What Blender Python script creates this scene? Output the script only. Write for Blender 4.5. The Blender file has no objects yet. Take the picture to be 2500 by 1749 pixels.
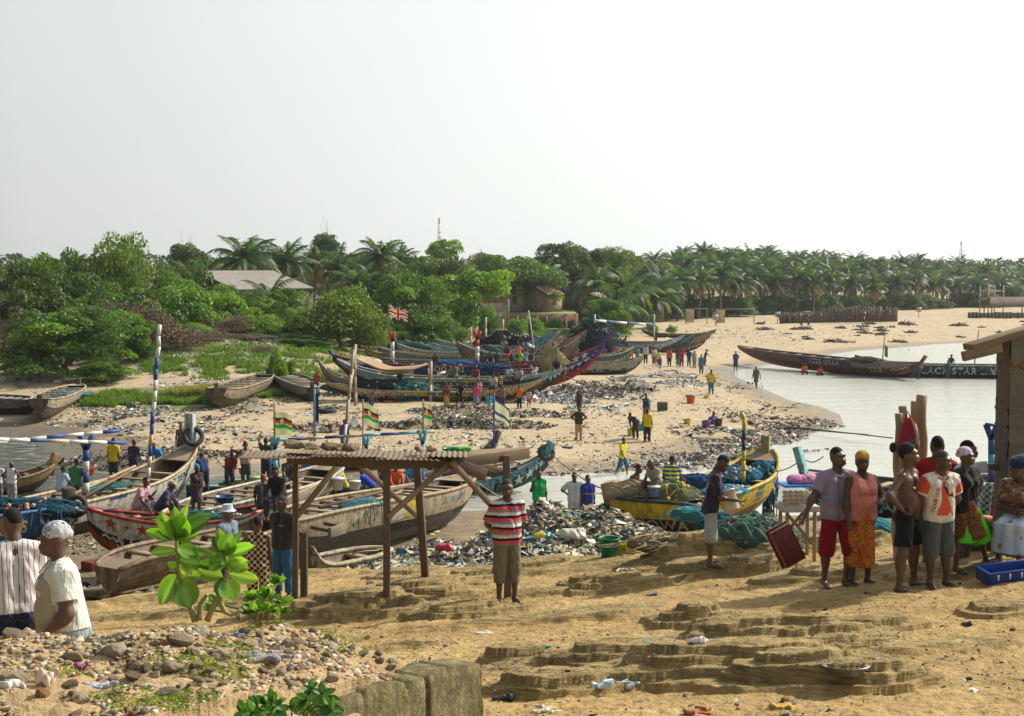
import bpy,math,random
import numpy as np
from mathutils import Vector,Matrix
from mathutils.bvhtree import BVHTree
rad=math.radians
SC=bpy.context.scene
COL=SC.collection
random.seed(7)
# ---------------------------------------------------------------- camera
CAMZ,FPX,HOR=9.3,3400.0,651.0
PITCH=math.atan((874.5-HOR)/FPX)
cam_d=bpy.data.cameras.new("camera")
cam_d.sensor_width=36.0;cam_d.lens=36.0*FPX/2500.0
cam_d.clip_start=0.5;cam_d.clip_end=6000
cam=bpy.data.objects.new("camera",cam_d);COL.objects.link(cam)
cam.location=(0,0,CAMZ);cam.rotation_euler=(rad(90)-PITCH,0,0)
SC.camera=cam
# ---------------------------------------------------------------- light
SUN_AZ,SUN_EL=rad(62),rad(38)
SC.view_settings.view_transform='Standard';SC.view_settings.look='None'
SC.view_settings.exposure=0.35;SC.view_settings.gamma=1
SC.view_settings.use_curve_mapping=False
W=bpy.data.worlds.new("World");SC.world=W;W.use_nodes=True
wt=W.node_tree;wt.nodes.clear()
wo=wt.nodes.new('ShaderNodeOutputWorld');wb=wt.nodes.new('ShaderNodeBackground')
sky=wt.nodes.new('ShaderNodeTexSky');sky.sky_type='NISHITA';sky.sun_disc=False
sky.sun_elevation=SUN_EL;sky.sun_rotation=SUN_AZ
sky.air_density=1.0;sky.dust_density=6.0;sky.ozone_density=1.0;sky.altitude=10
tc=wt.nodes.new('ShaderNodeTexCoord')
sunv=Vector((math.sin(SUN_AZ)*math.cos(rad(10)),math.cos(SUN_AZ)*math.cos(rad(10)),math.sin(rad(10))))
dp=wt.nodes.new('ShaderNodeVectorMath');dp.operation='DOT_PRODUCT';dp.inputs[1].default_value=sunv
wt.links.new(tc.outputs['Generated'],dp.inputs[0])
vr=wt.nodes.new('ShaderNodeValToRGB')
vr.color_ramp.elements[0].position=0.0;vr.color_ramp.elements[0].color=(1.8,2.0,2.1,1)
vr.color_ramp.elements[1].position=1.0;vr.color_ramp.elements[1].color=(10.5,10.6,10.0,1)
e=vr.color_ramp.elements.new(0.24);e.color=(5.7,5.9,5.75,1)
e=vr.color_ramp.elements.new(0.62);e.color=(8.3,8.6,8.3,1)
mr=wt.nodes.new('ShaderNodeMapRange');mr.inputs['From Min'].default_value=-0.1;mr.inputs['From Max'].default_value=1
wt.links.new(dp.outputs['Value'],mr.inputs['Value']);wt.links.new(mr.outputs[0],vr.inputs[0])
cn=wt.nodes.new('ShaderNodeTexNoise');cn.inputs['Scale'].default_value=2.2;cn.inputs['Detail'].default_value=3
cmr=wt.nodes.new('ShaderNodeMapRange');cmr.inputs['To Min'].default_value=0.93;cmr.inputs['To Max'].default_value=1.07
wt.links.new(tc.outputs['Generated'],cn.inputs['Vector']);wt.links.new(cn.outputs[0],cmr.inputs['Value'])
vm=wt.nodes.new('ShaderNodeVectorMath');vm.operation='SCALE'
wt.links.new(vr.outputs[0],vm.inputs[0]);wt.links.new(cmr.outputs[0],vm.inputs['Scale'])
mx=wt.nodes.new('ShaderNodeMix');mx.data_type='RGBA';mx.inputs[0].default_value=0.86
wt.links.new(sky.outputs[0],mx.inputs[6]);wt.links.new(vm.outputs[0],mx.inputs[7])
wt.links.new(mx.outputs[2],wb.inputs[0]);wb.inputs[1].default_value=0.11
wt.links.new(wb.outputs[0],wo.inputs[0])
sl=bpy.data.lights.new("sun",'SUN');sl.energy=4.6;sl.angle=rad(2.5);sl.color=(1.0,0.92,0.79)
so=bpy.data.objects.new("sun",sl);COL.objects.link(so)
so.rotation_euler=(rad(90)-SUN_EL,0,math.pi-SUN_AZ)
# ---------------------------------------------------------------- picture -> world
_F=np.array([0,math.cos(PITCH),-math.sin(PITCH)]);_U=np.array([0,math.sin(PITCH),math.cos(PITCH)])
def ray(px,py):
 return np.array([px-1250.0,0,0])+_F*FPX-_U*(py-874.5)
def P(px,py,z=0.0):
 d=ray(px,py);t=(z-CAMZ)/d[2]
 return Vector((d[0]*t,d[1]*t,z))
def PD(px,py,dist):
 d=ray(px,py);t=dist/d[1]
 return Vector((d[0]*t,dist,CAMZ+d[2]*t))
 # ---------------------------------------------------------------- tags
def tag(o,label=None,cat=None,group=None,kind=None):
 if label:o['label']=label
 if cat:o['category']=cat
 if group:o['group']=group
 if kind:o['kind']=kind
 return o
def empty(name,loc=(0,0,0),rz=0.0,label=None,cat=None,group=None):
 o=bpy.data.objects.new(name,None);COL.objects.link(o)
 o.location=loc;o.rotation_euler=(0,0,rz);o.empty_display_size=0.2
 return tag(o,label,cat,group)
def link(name,me,parent=None,mats=()):
 o=bpy.data.objects.new(name,me);COL.objects.link(o)
 for m in mats:me.materials.append(m)
 if parent is not None:o.parent=parent
 return o
def copy_tree(o,parent=None):
 c=o.copy();COL.objects.link(c);c.parent=parent
 for ch in list(o.children):copy_tree(ch,c)
 return c
 # ---------------------------------------------------------------- mesh builder
class MB:
 def __init__(s):s.v=[];s.f=[];s.mi=[];s.n=0;s.c=[]
 def add(s,v,f,mi=0,col=None):
  v=np.asarray(v,dtype=float).reshape(-1,3)
  s.v.append(v);n=s.n
  s.f+=[tuple(int(i)+n for i in q) for q in f];s.mi+=[mi]*len(f)
  s.c.append(np.tile(np.array(col if col is not None else(1,1,1)),(len(v),1)))
  s.n+=len(v);return s
 def box(s,c,sz,M=None,mi=0,col=None,taper=1.0):
  x,y,z=[k/2 for k in sz]
  v=np.array([[-x,-y,-z],[x,-y,-z],[x,y,-z],[-x,y,-z],[-x*taper,-y*taper,z],[x*taper,-y*taper,z],[x*taper,y*taper,z],[-x*taper,y*taper,z]])
  if M is not None:v=v@np.array(M).T
  return s.add(v+np.array(c),[(0,3,2,1),(4,5,6,7),(0,1,5,4),(1,2,6,5),(2,3,7,6),(3,0,4,7)],mi,col)
 def beam(s,a,b,w,h,mi=0,col=None,up=(0,0,1)):
  a,b=np.array(a,float),np.array(b,float);d=b-a;L=np.linalg.norm(d);d=d/L
  u=np.cross(np.array(up,float),d);nu=np.linalg.norm(u)
  u=u/nu if nu>1e-6 else np.array([1.0,0,0]);k=np.cross(d,u)
  return s.box((a+b)/2,(L,w,h),np.stack([d,u,k],1),mi,col)
 def tube(s,pts,r,n=8,mi=0,col=None,cap=True):
  pts=np.asarray(pts,float);m=len(pts)
  r=np.broadcast_to(np.asarray(r,float),(m,))
  t=np.gradient(pts,axis=0);t/=np.linalg.norm(t,axis=1)[:,None]+1e-9
  ref=np.array([0,0,1.0]) if abs(t[0][2])<0.9 else np.array([1.0,0,0])
  vs=[];a=np.arange(n)*2*math.pi/n
  u=np.cross(t[0],ref);u/=np.linalg.norm(u)
  for i in range(m):
   u=u-t[i]*np.dot(u,t[i]);u/=np.linalg.norm(u)+1e-9;w=np.cross(t[i],u)
   vs.append(pts[i]+r[i]*(np.cos(a)[:,None]*u+np.sin(a)[:,None]*w))
  f=[(i*n+j,i*n+(j+1)%n,(i+1)*n+(j+1)%n,(i+1)*n+j) for i in range(m-1) for j in range(n)]
  if cap:f+=[tuple(range(n))[::-1],tuple((m-1)*n+j for j in range(n))]
  return s.add(np.concatenate(vs),f,mi,col)
 def lathe(s,prof,n=24,c=(0,0,0),mi=0,sq=1.0,col=None,M=None):
  a=np.arange(n)*2*math.pi/n;vs=[]
  for r,z in prof:vs.append(np.stack([r*np.cos(a),r*sq*np.sin(a),np.full(n,z)],1))
  m=len(prof);v=np.concatenate(vs)
  if M is not None:v=v@np.array(M).T
  f=[(i*n+j,i*n+(j+1)%n,(i+1)*n+(j+1)%n,(i+1)*n+j) for i in range(m-1) for j in range(n)]
  return s.add(v+np.array(c),f,mi,col)
 def mesh(s,name='m'):
  return fastmesh(name,np.concatenate(s.v),s.f,s.mi,np.concatenate(s.c))
 def build(s,name,mats,parent=None,smooth=False,bevel=0):
  me=s.mesh(name)
  if smooth:me.polygons.foreach_set('use_smooth',[True]*len(me.polygons))
  o=link(name,me,parent,mats if isinstance(mats,(list,tuple)) else[mats])
  if bevel:
   b=o.modifiers.new('b','BEVEL');b.width=bevel;b.segments=2;b.limit_method='ANGLE'
  return o
def fastmesh(name,V,F,mi=None,C=None,smooth=False):
 me=bpy.data.meshes.new(name)
 V=np.asarray(V,np.float32);me.vertices.add(len(V));me.vertices.foreach_set('co',V.ravel())
 if isinstance(F,np.ndarray):
  n,k=F.shape;me.loops.add(n*k);me.loops.foreach_set('vertex_index',F.astype(np.int32).ravel())
  me.polygons.add(n);me.polygons.foreach_set('loop_start',np.arange(0,n*k,k,dtype=np.int32))
 else:
  n=len(F);ls=np.array([len(q) for q in F],dtype=np.int32)
  me.loops.add(int(ls.sum()));me.loops.foreach_set('vertex_index',np.fromiter((i for q in F for i in q),dtype=np.int32))
  me.polygons.add(n);me.polygons.foreach_set('loop_start',np.concatenate([[0],np.cumsum(ls)[:-1]]).astype(np.int32))
 if mi is not None and len(mi) and max(mi)>0:me.polygons.foreach_set('material_index',np.asarray(mi,dtype=np.int32))
 if smooth:me.polygons.foreach_set('use_smooth',np.ones(n,dtype=bool))
 me.update(calc_edges=True)
 if C is not None:
  a=me.color_attributes.new('Col','FLOAT_COLOR','POINT')
  a.data.foreach_set('color',np.concatenate([np.asarray(C,np.float32),np.ones((len(V),1),np.float32)],1).ravel())
 return me
 # ---------------------------------------------------------------- numpy noise
_rs=np.random.RandomState(3);_lat=_rs.rand(256,256)
def vnoise(x,y):
 xi=np.floor(x).astype(int);yi=np.floor(y).astype(int);fx=x-xi;fy=y-yi
 fx=fx*fx*(3-2*fx);fy=fy*fy*(3-2*fy)
 a=_lat[xi&255,yi&255];b=_lat[(xi+1)&255,yi&255];c=_lat[xi&255,(yi+1)&255];d=_lat[(xi+1)&255,(yi+1)&255]
 return(a*(1-fx)+b*fx)*(1-fy)+(c*(1-fx)+d*fx)*fy
def fbm(x,y,o=4):
 x=np.asarray(x,float);y=np.asarray(y,float);s=0;a=0.5;t=0
 for i in range(o):
  s=s+a*vnoise(x+17.3*i,y-9.1*i);t+=a;a*=0.5;x=x*2.03;y=y*2.03
 return s/t
def sstep(a,b,x):
 t=np.clip((x-a)/(b-a),0,1);return t*t*(3-2*t)
 # ---------------------------------------------------------------- materials
class NT:
 def __init__(s,name):
  s.m=bpy.data.materials.new(name);s.m.use_nodes=True;s.t=s.m.node_tree
  s.b=s.t.nodes['Principled BSDF']
 def n(s,typ,**kw):
  nd=s.t.nodes.new('ShaderNode'+typ)
  for k,v in kw.items():
   if hasattr(nd,k):setattr(nd,k,v)
   else:nd.inputs[k.replace('_',' ')].default_value=v
  return nd
 def l(s,a,b):s.t.links.new(a,b)
 def coord(s,kind='Object',scale=(1,1,1)):
  c=s.n('TexCoord');mp=s.n('Mapping');mp.inputs['Scale'].default_value=scale
  s.l(c.outputs[kind],mp.inputs['Vector']);return mp.outputs[0]
 def noise(s,vec,scale,detail=4,rough=0.55):
  nd=s.n('TexNoise');nd.inputs['Scale'].default_value=scale;nd.inputs['Detail'].default_value=detail
  nd.inputs['Roughness'].default_value=rough;s.l(vec,nd.inputs['Vector']);return nd.outputs[0]
 def ramp(s,val,stops,interp='LINEAR'):
  r=s.n('ValToRGB');cr=r.color_ramp;cr.interpolation=interp
  while len(cr.elements)<len(stops):cr.elements.new(0.5)
  for e,(p,c) in zip(cr.elements,stops):
   e.position=p;e.color=(*c,1) if not isinstance(c,(int,float)) else(c,c,c,1)
  s.l(val,r.inputs[0]);return r.outputs[0]
 def mix(s,f,a,b,blend='MIX'):
  m=s.n('Mix');m.data_type='RGBA';m.blend_type=blend
  for i,x in((0,f),(6,a),(7,b)):
   if hasattr(x,'links') or hasattr(x,'is_linked'):s.l(x,m.inputs[i])
   elif isinstance(x,(int,float)):m.inputs[i].default_value=x if i==0 else(x,x,x,1)
   else:m.inputs[i].default_value=(*x,1)
  return m.outputs[2]
 def bump(s,h,strength=0.3,dist=0.02):
  b=s.n('Bump');b.inputs['Strength'].default_value=strength;b.inputs['Distance'].default_value=dist
  s.l(h,b.inputs['Height']);s.l(b.outputs[0],s.b.inputs['Normal'])
 def out(s,col=None,rough=0.8,**kw):
  if col is not None:
   if isinstance(col,tuple):s.b.inputs['Base Color'].default_value=(*col,1)
   else:s.l(col,s.b.inputs['Base Color'])
  if isinstance(rough,(int,float)):s.b.inputs['Roughness'].default_value=rough
  else:s.l(rough,s.b.inputs['Roughness'])
  for k,v in kw.items():s.b.inputs[k.replace('_',' ')].default_value=v
  return s.m
_mc={}
def cached(fn):
 def g(*a,**k):
  key=(fn.__name__,a,tuple(sorted(k.items())))
  if key not in _mc:_mc[key]=fn(*a,**k)
  return _mc[key]
 return g
def hash_(s):return sum(ord(c)*(i+3) for i,c in enumerate(s))%1000
def dk(c,k):return tuple(x*k for x in c)
@cached
def m_plain(c,rough=0.6,var=0.25,scale=6.0,spec=0.4):
 t=NT('surface');v=t.coord();n=t.noise(v,scale)
 t.bump(t.noise(v,scale*5),0.15,0.01)
 return t.out(t.mix(n,dk(c,1-var),dk(c,1+var)),rough,Specular_IOR_Level=spec)
@cached
def m_cloth(c,var=0.2):
 t=NT('cloth');v=t.coord();n=t.noise(v,7.0,3)
 w=t.noise(t.coord('Object',(9,9,4)),1.6,2);t.bump(w,0.7,0.055)
 return t.out(t.mix(n,dk(c,1-var),dk(c,1+var)),0.9,Specular_IOR_Level=0.15,Sheen_Weight=0.15)
@cached
def m_paint(c,wear=0.45,under=(0.16,0.12,0.085)):
 """old boat paint: scraped through to the wood and grimy"""
 t=NT('boat_paint');v=t.coord('Object',(0.7,1,2.2))
 a=t.noise(v,3.2,6,0.68);m=t.ramp(a,[(0.66-wear*0.22,0),(0.72-wear*0.20,.9)])
 g=t.noise(t.coord('Object',(1,1,1)),1.3,5)
 base=t.mix(g,dk(c,0.62),dk(c,1.12))
 col=t.mix(m,base,under)
 sk=t.noise(t.coord('Object',(4.5,4.5,.7)),1.6,5,.65);col=t.mix(1.0,col,t.ramp(sk,[(.34,(.42,.40,.38)),(.56,(1,1,1))]),'MULTIPLY')
 a2=t.noise(t.coord('Object',(1.5,1.5,9)),5.0,4);t.bump(a2,0.35,0.012)
 return t.out(col,0.62,Specular_IOR_Level=0.3)
@cached
def m_wood(c=(0.30,0.225,0.15),var=0.45,ax=0):
 t=NT('weathered_wood');sc=[9,9,9];sc[ax]=0.8
 v=t.coord('Object',tuple(sc));n=t.noise(v,2.0,5,0.65)
 b=t.noise(t.coord(),1.1,4)
 col=t.mix(n,dk(c,1-var),dk(c,1+var));col=t.mix(t.ramp(b,[(0.35,0),(0.7,1)]),col,dk((c[0]*0.8,c[1]*0.85,c[2]*1.0),0.75))
 t.bump(n,0.5,0.012)
 return t.out(col,0.85,Specular_IOR_Level=0.2)
@cached
def m_vcol(rough=0.7,var=0.25,scale=8.0,transl=0.0,spec=0.3):
 t=NT('mixed_colours');a=t.n('Attribute');a.attribute_name='Col'
 n=t.noise(t.coord(),scale,3)
 f=t.ramp(n,[(0.25,1-var),(0.75,1+var)])
 c=t.mix(1.0,a.outputs['Color'],f,'MULTIPLY');t.out(c,rough,Specular_IOR_Level=spec)
 if transl:
  tr=t.n('BsdfTranslucent');ms=t.n('MixShader');ms.inputs[0].default_value=transl
  g=t.mix(1.0,c,(1.6,1.7,0.7),'MULTIPLY');t.l(g,tr.inputs[0])
  o=t.t.nodes['Material Output'];t.l(t.b.outputs[0],ms.inputs[1]);t.l(tr.outputs[0],ms.inputs[2]);t.l(ms.outputs[0],o.inputs[0])
 return t.m
 # ================================================================ TERRAIN
def poly_w(pts,z=0.0):return np.array([[*P(x,y,z)[:2]] for x,y in pts])
SEA=poly_w([(3300,834),(2500,836),(2362,838),(2285,841),(2231,847),(2092,857),(2010,868),(1960,880),(1863,893),(1789,905),(1789,918),(1863,950),(1928,978),(2000,992),(2050,1012),(2060,1035),(1990,1058),(1880,1078),(1760,1098),(1690,1112),(1640,1124),(1603,1136),(1554,1150),(1415,1156),(1329,1163),(1240,1168),(1150,1168),(900,1168),(640,1160),(420,1160),(300,1155),(230,1140),(150,1118),(112,1090),(60,1070),(0,1060),(-500,1050),(-1300,1040),(-1300,1240),(0,1245),(800,1250),(1300,1246),(1700,1285),(2600,1340),(3600,1340)])
def sdist(x,y,poly):
 x=np.asarray(x,float);y=np.asarray(y,float);d=np.full(x.shape,1e9);ins=np.zeros(x.shape,bool);n=len(poly)
 for i in range(n):
  a=poly[i];b=poly[(i+1)%n];e=b-a;L=e@e
  t=np.clip(((x-a[0])*e[0]+(y-a[1])*e[1])/L,0,1)
  d=np.minimum(d,(x-a[0]-t*e[0])**2+(y-a[1]-t*e[1])**2)
  c=((a[1]>y)!=(b[1]>y))&(x<(b[0]-a[0])*(y-a[1])/(b[1]-a[1]+1e-12)+a[0]);ins^=c
 d=np.sqrt(d);return np.where(ins,-d,d)
_cp=[(1240,1470,4.65),(2200,1440,5.35),(700,1455,3.5),(1730,1380,4.65),(2050,1425,5.35),(2480,1430,5.4),(1250,1749,5.9),(2500,1749,6.15),(2000,1749,6.05),(1145,1749,5.85),(945,1447,3.85),(1040,1405,3.75),(722,1440,3.4),(1490,1345,4.5),(1300,1370,4.15),(2100,1560,5.7),(1700,1560,5.45),(1350,1600,5.3),(950,1520,4.3),(220,1452,3.3),(500,1490,3.7),(2500,1330,5.3),(400,1560,4.3)]
_A=[];_B=[]
for px_,py_,z_ in _cp:
 p=P(px_,py_,z_);_A.append([1,p.x,p.y,p.x*p.x,p.x*p.y,p.y*p.y]);_B.append(z_)
_K=np.linalg.lstsq(np.array(_A),np.array(_B),rcond=None)[0]
def plat(x,y):
 x=np.clip(x,-9,6.6);y=np.clip(y,7,40)
 return _K[0]+_K[1]*x+_K[2]*y+_K[3]*x*x+_K[4]*x*y+_K[5]*y*y
_ed=[P(a,b,c) for a,b,c in[(-300,1560,3.6),(0,1490,3.4),(230,1456,3.25),(480,1410,3.2),(720,1392,3.3),(900,1376,3.5),(1100,1376,3.9),(1300,1365,4.2),(1480,1340,4.5),(1650,1325,4.6),(1800,1300,4.8),(1950,1292,5.0),(2200,1290,5.2),(2700,1290,5.3)]]
_ex=np.array([p.x for p in _ed]);_ey=np.array([p.y for p in _ed])
_oi=np.argsort(_ex);_ex=_ex[_oi];_ey=_ey[_oi]
LEDGE=[(850,1500,230,1.0,.38),(1010,1462,150,.8,.34),(1130,1500,120,.5,.18),(1060,1435,110,.5,.2),(1180,1405,90,.5,.15),(1510,1440,120,.45,.26),(1440,1432,70,.3,.2),(1700,1405,130,.5,.26),(1830,1395,110,.5,.28),(1760,1368,190,.8,.55),(1620,1380,60,.45,.28),(1880,1370,70,.5,.3),(1700,1525,110,.45,.26),(1980,1560,170,.35,.2),(2150,1540,110,.3,.14),(1850,1600,320,.7,.38),(1500,1645,230,.5,.3),(1780,1665,330,.55,.36),(2000,1680,260,.5,.33),(1270,1630,110,.4,.22),(1360,1700,160,.4,.2),(1420,1345,140,.5,.16),(1550,1340,120,.5,.2),(2450,1500,90,.4,.12),(2050,1405,150,.5,.14),(1300,1385,140,.6,.16),(1000,1400,100,.5,.12),(1900,1330,120,.7,.2),(2050,1330,160,.6,.2),(2330,1400,160,.5,.15)]
_lw=[]
for a,b,w,hd,h in LEDGE:
 p=P(a,b,4.6)
 for _ in range(4):p=P(a,b,float(plat(p.x,p.y)))
 _lw.append((p.x,p.y,w*p.y/FPX,hd,h))
def _wallline(x,y):
 a=np.array([-0.92,8.0]);d=np.array([0.64,1.0]);d=d/np.linalg.norm(d);n=np.array([d[1],-d[0]])
 return(x-a[0])*n[0]+(y-a[1])*n[1]
def ground(x,y,fine=True,info=False):
 x=np.asarray(x,float);y=np.asarray(y,float)
 sd=sdist(x,y,SEA)
 beach=np.where(sd>0,0.6*(1-np.exp(-sd/12.0))+0.004*np.minimum(sd,60),np.maximum(sd*0.12,-0.8))
 far=sstep(45,60,y)
 beach=beach+far*sstep(0.5,6,sd)*((fbm(x*.06,y*.06,3)-.5)*.5+(fbm(x*.5,y*.5,3)-.5)*.22)
 def hill(px,py,rx,ry,h):
  p=P(px,py,0.6);return h*np.exp(-((x-p.x)/rx)**2-((y-p.y)/ry)**2)
 beach=beach+hill(560,900,12,18,1.5)+hill(200,880,26,30,1.2)+hill(1010,850,20,22,.5)
 e_y=np.interp(x,_ex,_ey);e=y-e_y+(fbm(x*.5,y*.5+40,3)-.5)*1.6
 pz=plat(x,np.minimum(y,e_y))
 ee=np.maximum(e,0)
 pz=pz-(0.45*(1-np.exp(-ee/0.7))+0.155*ee)
 rock=np.zeros_like(x)
 if fine:
  onp=1-sstep(-0.5,2.0,e)
  nz=fbm(x*1.6+5,y*2.6,4);wob=(nz-.5)
  up=np.zeros_like(x)
  for lx,ly,lw,ld,lh in _lw:
   near=(np.abs(x-lx)<lw*2.2)&(np.abs(y-ly)<ld*2.2+.4)
   if not near.any():continue
   dx=(x[near]-lx)/(lw*1.15);dy=(y[near]-ly+0.18*dx*lw)/ld
   dy=np.where(dy>0,dy*.72,dy*1.05);r=np.sqrt(dx*dx+dy*dy);nk=max(2,int(lh/.075));m=np.zeros_like(r);hs=lh*.95/nk
   for q_ in range(nk):
    rw=r+(fbm(x[near]*1.5+lx*7+3.1*q_,y[near]*2.4-5*q_,4)-.5)*.85;rk=1.08-.82*q_/nk
    m=m+hs*(.86*sstep(rk,rk-.055-.05*(dy[...]>0),rw)+.14*sstep(rk+.1,rk-.5,rw))
   up[near]=np.maximum(up[near],m)
  gen=sstep(.62,.74,fbm(x*.35+3.7,y*1.1+1.1,4))*.09*onp
  up=np.maximum(up,gen)*onp
  lay=0.075;q=(up+wob*.11+0.05*x)/lay;fl=np.floor(q);fr=q-fl
  ter=up+.012*np.sin(fr*6.28)
  k=sstep(0.02,0.09,up)
  rock=k
  rise=0*k
  pz=pz+up*(1-k)+ter*k-0.02*rise+(1-k)*onp*((fbm(x*2.5,y*2.5,4)-.5)*.07+(fbm(x*11,y*11,3)-.5)*.035)
  pz=pz+k*(fbm(x*9,y*22,3)-.5)*.03
  pz=pz+(1-onp)*(fbm(x*.8,y*.8,4)-.5)*.5*sstep(0,3,e)
 z=np.maximum(beach,pz)
 ym=np.interp(x,[-8,-3.3,-1.9,-1.2,-.9,-.6,-.28],[9.4,9.1,8.95,9.0,9.0,9.05,9.0])
 wl=_wallline(x,y)
 mz=7.10-.14*sstep(-1.1,-.1,wl)*sstep(7.0,8.6,y)+(6.5-y)*0.105+(0.16*np.exp(-((x+1.9)/.9)**2-((y-8.4)/.8)**2))-.09*sstep(-1.2,-.5,x)*sstep(7.5,8.8,y)
 if fine:mz=mz+(fbm(x*2.2,y*2.2,4)-.5)*.16+(fbm(x*9,y*9,3)-.5)*.05
 back=np.maximum(y-ym,0)
 mm=mz-back*1.1-back**2*.3
 sw=(x+.92)*.539+(y-8)*.842;mound=np.where(wl<0.0,mm,np.where(sw<-.05,mm-wl*1.25-.05+(fbm(x*5,y*5,3)-.5)*.12*(wl<.8),-9))
 ismound=(mound>z)
 z=np.maximum(z,mound)
 if info:return z,dict(sd=sd,e=e,rock=rock,mound=ismound,plat=pz>beach)
 return z
def gz(x,y):return float(ground(np.array([x]),np.array([y]))[0])
def G(px,py,dz=0.0,z0=None):
 """where the line of sight through a pixel of the photograph meets the ground"""
 d=ray(px,py);d=d/d[1]
 ts=np.concatenate([np.arange(4.5,60,.05),np.arange(60,600,.5)])
 X=d[0]*ts;Z=CAMZ+d[2]*ts;g=ground(X,ts)+dz
 k=np.argmax(Z<=g)
 if k==0:k=1
 a,b=ts[k-1],ts[k];fa=(CAMZ+d[2]*a)-g[k-1];fb=(CAMZ+d[2]*b)-g[k]
 t=a+(b-a)*fa/(fa-fb) if fa!=fb else b
 return Vector((d[0]*t,t,CAMZ+d[2]*t))
def make_ground():
 inner=np.linspace(rad(-23),rad(23),1150)
 ang=np.concatenate([np.linspace(rad(-75),rad(-24),60),inner,np.linspace(rad(24),rad(75),60)])
 r=np.concatenate([np.geomspace(3.5,9.6,150,endpoint=False),np.geomspace(9.6,32,820,endpoint=False),np.geomspace(32,420,520,endpoint=False),np.geomspace(420,5000,30)])
 A,R=np.meshgrid(ang,r);X=R*np.sin(A);Y=R*np.cos(A)
 n,m=X.shape;x=X.ravel();y=Y.ravel()
 z,inf=ground(x,y,True,True)
 i=np.arange(n-1)[:,None]*m+np.arange(m-1)[None,:]
 F=np.stack([i,i+1,i+m+1,i+m],-1).reshape(-1,4)
 sand=np.array([.43,.35,.235]);ochre=np.array([.37,.255,.105]);rockc=np.array([.26,.195,.09]);mud=np.array([.12,.10,.075]);soil=np.array([.40,.29,.155]);grn=np.array([.10,.14,.03])
 C=np.tile(sand,(len(x),1))
 def lay(mask,c):
  nonlocal C;C=C*(1-mask[:,None])+c*mask[:,None]
 n1=fbm(x*.8,y*.8,4);n2=fbm(x*3.1,y*3.1,3);n3=fbm(x*.12,y*.12,3)
 lay(np.clip(n3-.35,0,.5)*.6,sand*np.array([.8,.78,.78]))
 sd=inf['sd'];wetn=sd+(n1-.5)*3*(y>55)
 lay(sstep(4.5,.3,wetn)*(y>52)*.85,np.array([.19,.15,.105]))
 lay(sstep(.0,-1.0,sd)*1.0,np.array([.16,.145,.11]))
 lf=sstep(-13,-19,x)*sstep(6.5,3,sd+(n1-.5)*5)*(y>50);lay(lf*.9,mud)
 pm=(inf['plat']&(inf['e']<3)).astype(float);lay(pm,ochre)
 lay(pm*sstep(.5,.75,n1)*.6,np.array([.45,.335,.155]))
 lay(pm*sstep(.55,.3,n2)*.25,np.array([.33,.23,.10]))
 lay(inf['rock']*pm*.88,rockc)
 lay(inf['rock']*pm*sstep(.5,.7,n2)*.5,np.array([.37,.29,.13]))
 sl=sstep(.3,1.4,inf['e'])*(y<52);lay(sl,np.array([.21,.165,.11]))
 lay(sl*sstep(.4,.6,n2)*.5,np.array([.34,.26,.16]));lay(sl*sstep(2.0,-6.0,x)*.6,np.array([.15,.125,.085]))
 lay(inf['mound'].astype(float),soil);lay(inf['mound']*sstep(.5,.75,n2)*.5,np.array([.29,.16,.08]))
 def gp(px,py,rx,ry,k=.85):
  p=P(px,py,.8);return k*sstep(1.1,.5,np.sqrt(((x-p.x)/rx)**2+((y-p.y)/ry)**2)+(n1-.5)*.8)
 for q in[(560,900,10,14),(330,965,7,4),(620,965,5,3),(1250,815,16,14),(750,870,9,14),(480,985,5,3)]:lay(gp(*q),grn)
 far=sstep(230,300,y)*(x<40)+sstep(150,175,y)*(x<-15)
 lay(np.clip(far,0,1)*.8,np.array([.10,.09,.05]))
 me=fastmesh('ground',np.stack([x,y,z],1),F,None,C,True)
 rk=me.attributes.new('rockiness','FLOAT','POINT');rk.data.foreach_set('value',(inf['rock']*pm).astype(np.float32))
 we=me.attributes.new('wetness','FLOAT','POINT');we.data.foreach_set('value',(sstep(2.5,.1,wetn)*(y>52)).astype(np.float32))
 t=NT('ground_surface');a=t.n('Attribute');a.attribute_name='Col'
 rka=t.n('Attribute');rka.attribute_name='rockiness';wea=t.n('Attribute');wea.attribute_name='wetness'
 o=t.coord();nA=t.noise(o,1.7,6,.6);nB=t.noise(o,14,6,.65);nC=t.noise(o,60,3)
 st=t.noise(t.coord('Object',(3,6,60)),1.0,4,.6)
 c=t.mix(1.0,a.outputs['Color'],t.ramp(nA,[(.25,(.74,.72,.70)),(.75,(1.24,1.24,1.2))]),'MULTIPLY')
 c=t.mix(1.0,c,t.ramp(nB,[(.28,(.68,.66,.62)),(.5,(1,1,1)),(.78,(1.2,1.2,1.2))]),'MULTIPLY')
 c2=t.mix(1.0,c,t.ramp(st,[(.3,(.5,.48,.44)),(.5,(1,1,1)),(.7,(1.25,1.25,1.15))]),'MULTIPLY')
 c=t.mix(rka.outputs['Fac'],c,c2)
 vo=t.n('TexVoronoi');vo.inputs['Scale'].default_value=17;t.l(o,vo.inputs['Vector'])
 pe=t.ramp(vo.outputs['Distance'],[(.0,1),(.16,1),(.2,0)]);sel=t.ramp(t.noise(o,2.3,3),[(.56,0),(.64,1)])
 pem=t.mix(1.0,pe,sel,'MULTIPLY');c=t.mix(pem,c,t.mix(.55,c,(.16,.09,.05)))
 hsum=t.n('Math');hsum.operation='ADD';t.l(nB,hsum.inputs[0]);t.l(st,hsum.inputs[1])
 h2=t.n('Math');h2.operation='MULTIPLY_ADD';t.l(nC,h2.inputs[0]);h2.inputs[1].default_value=.35;t.l(hsum.outputs[0],h2.inputs[2])
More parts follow.
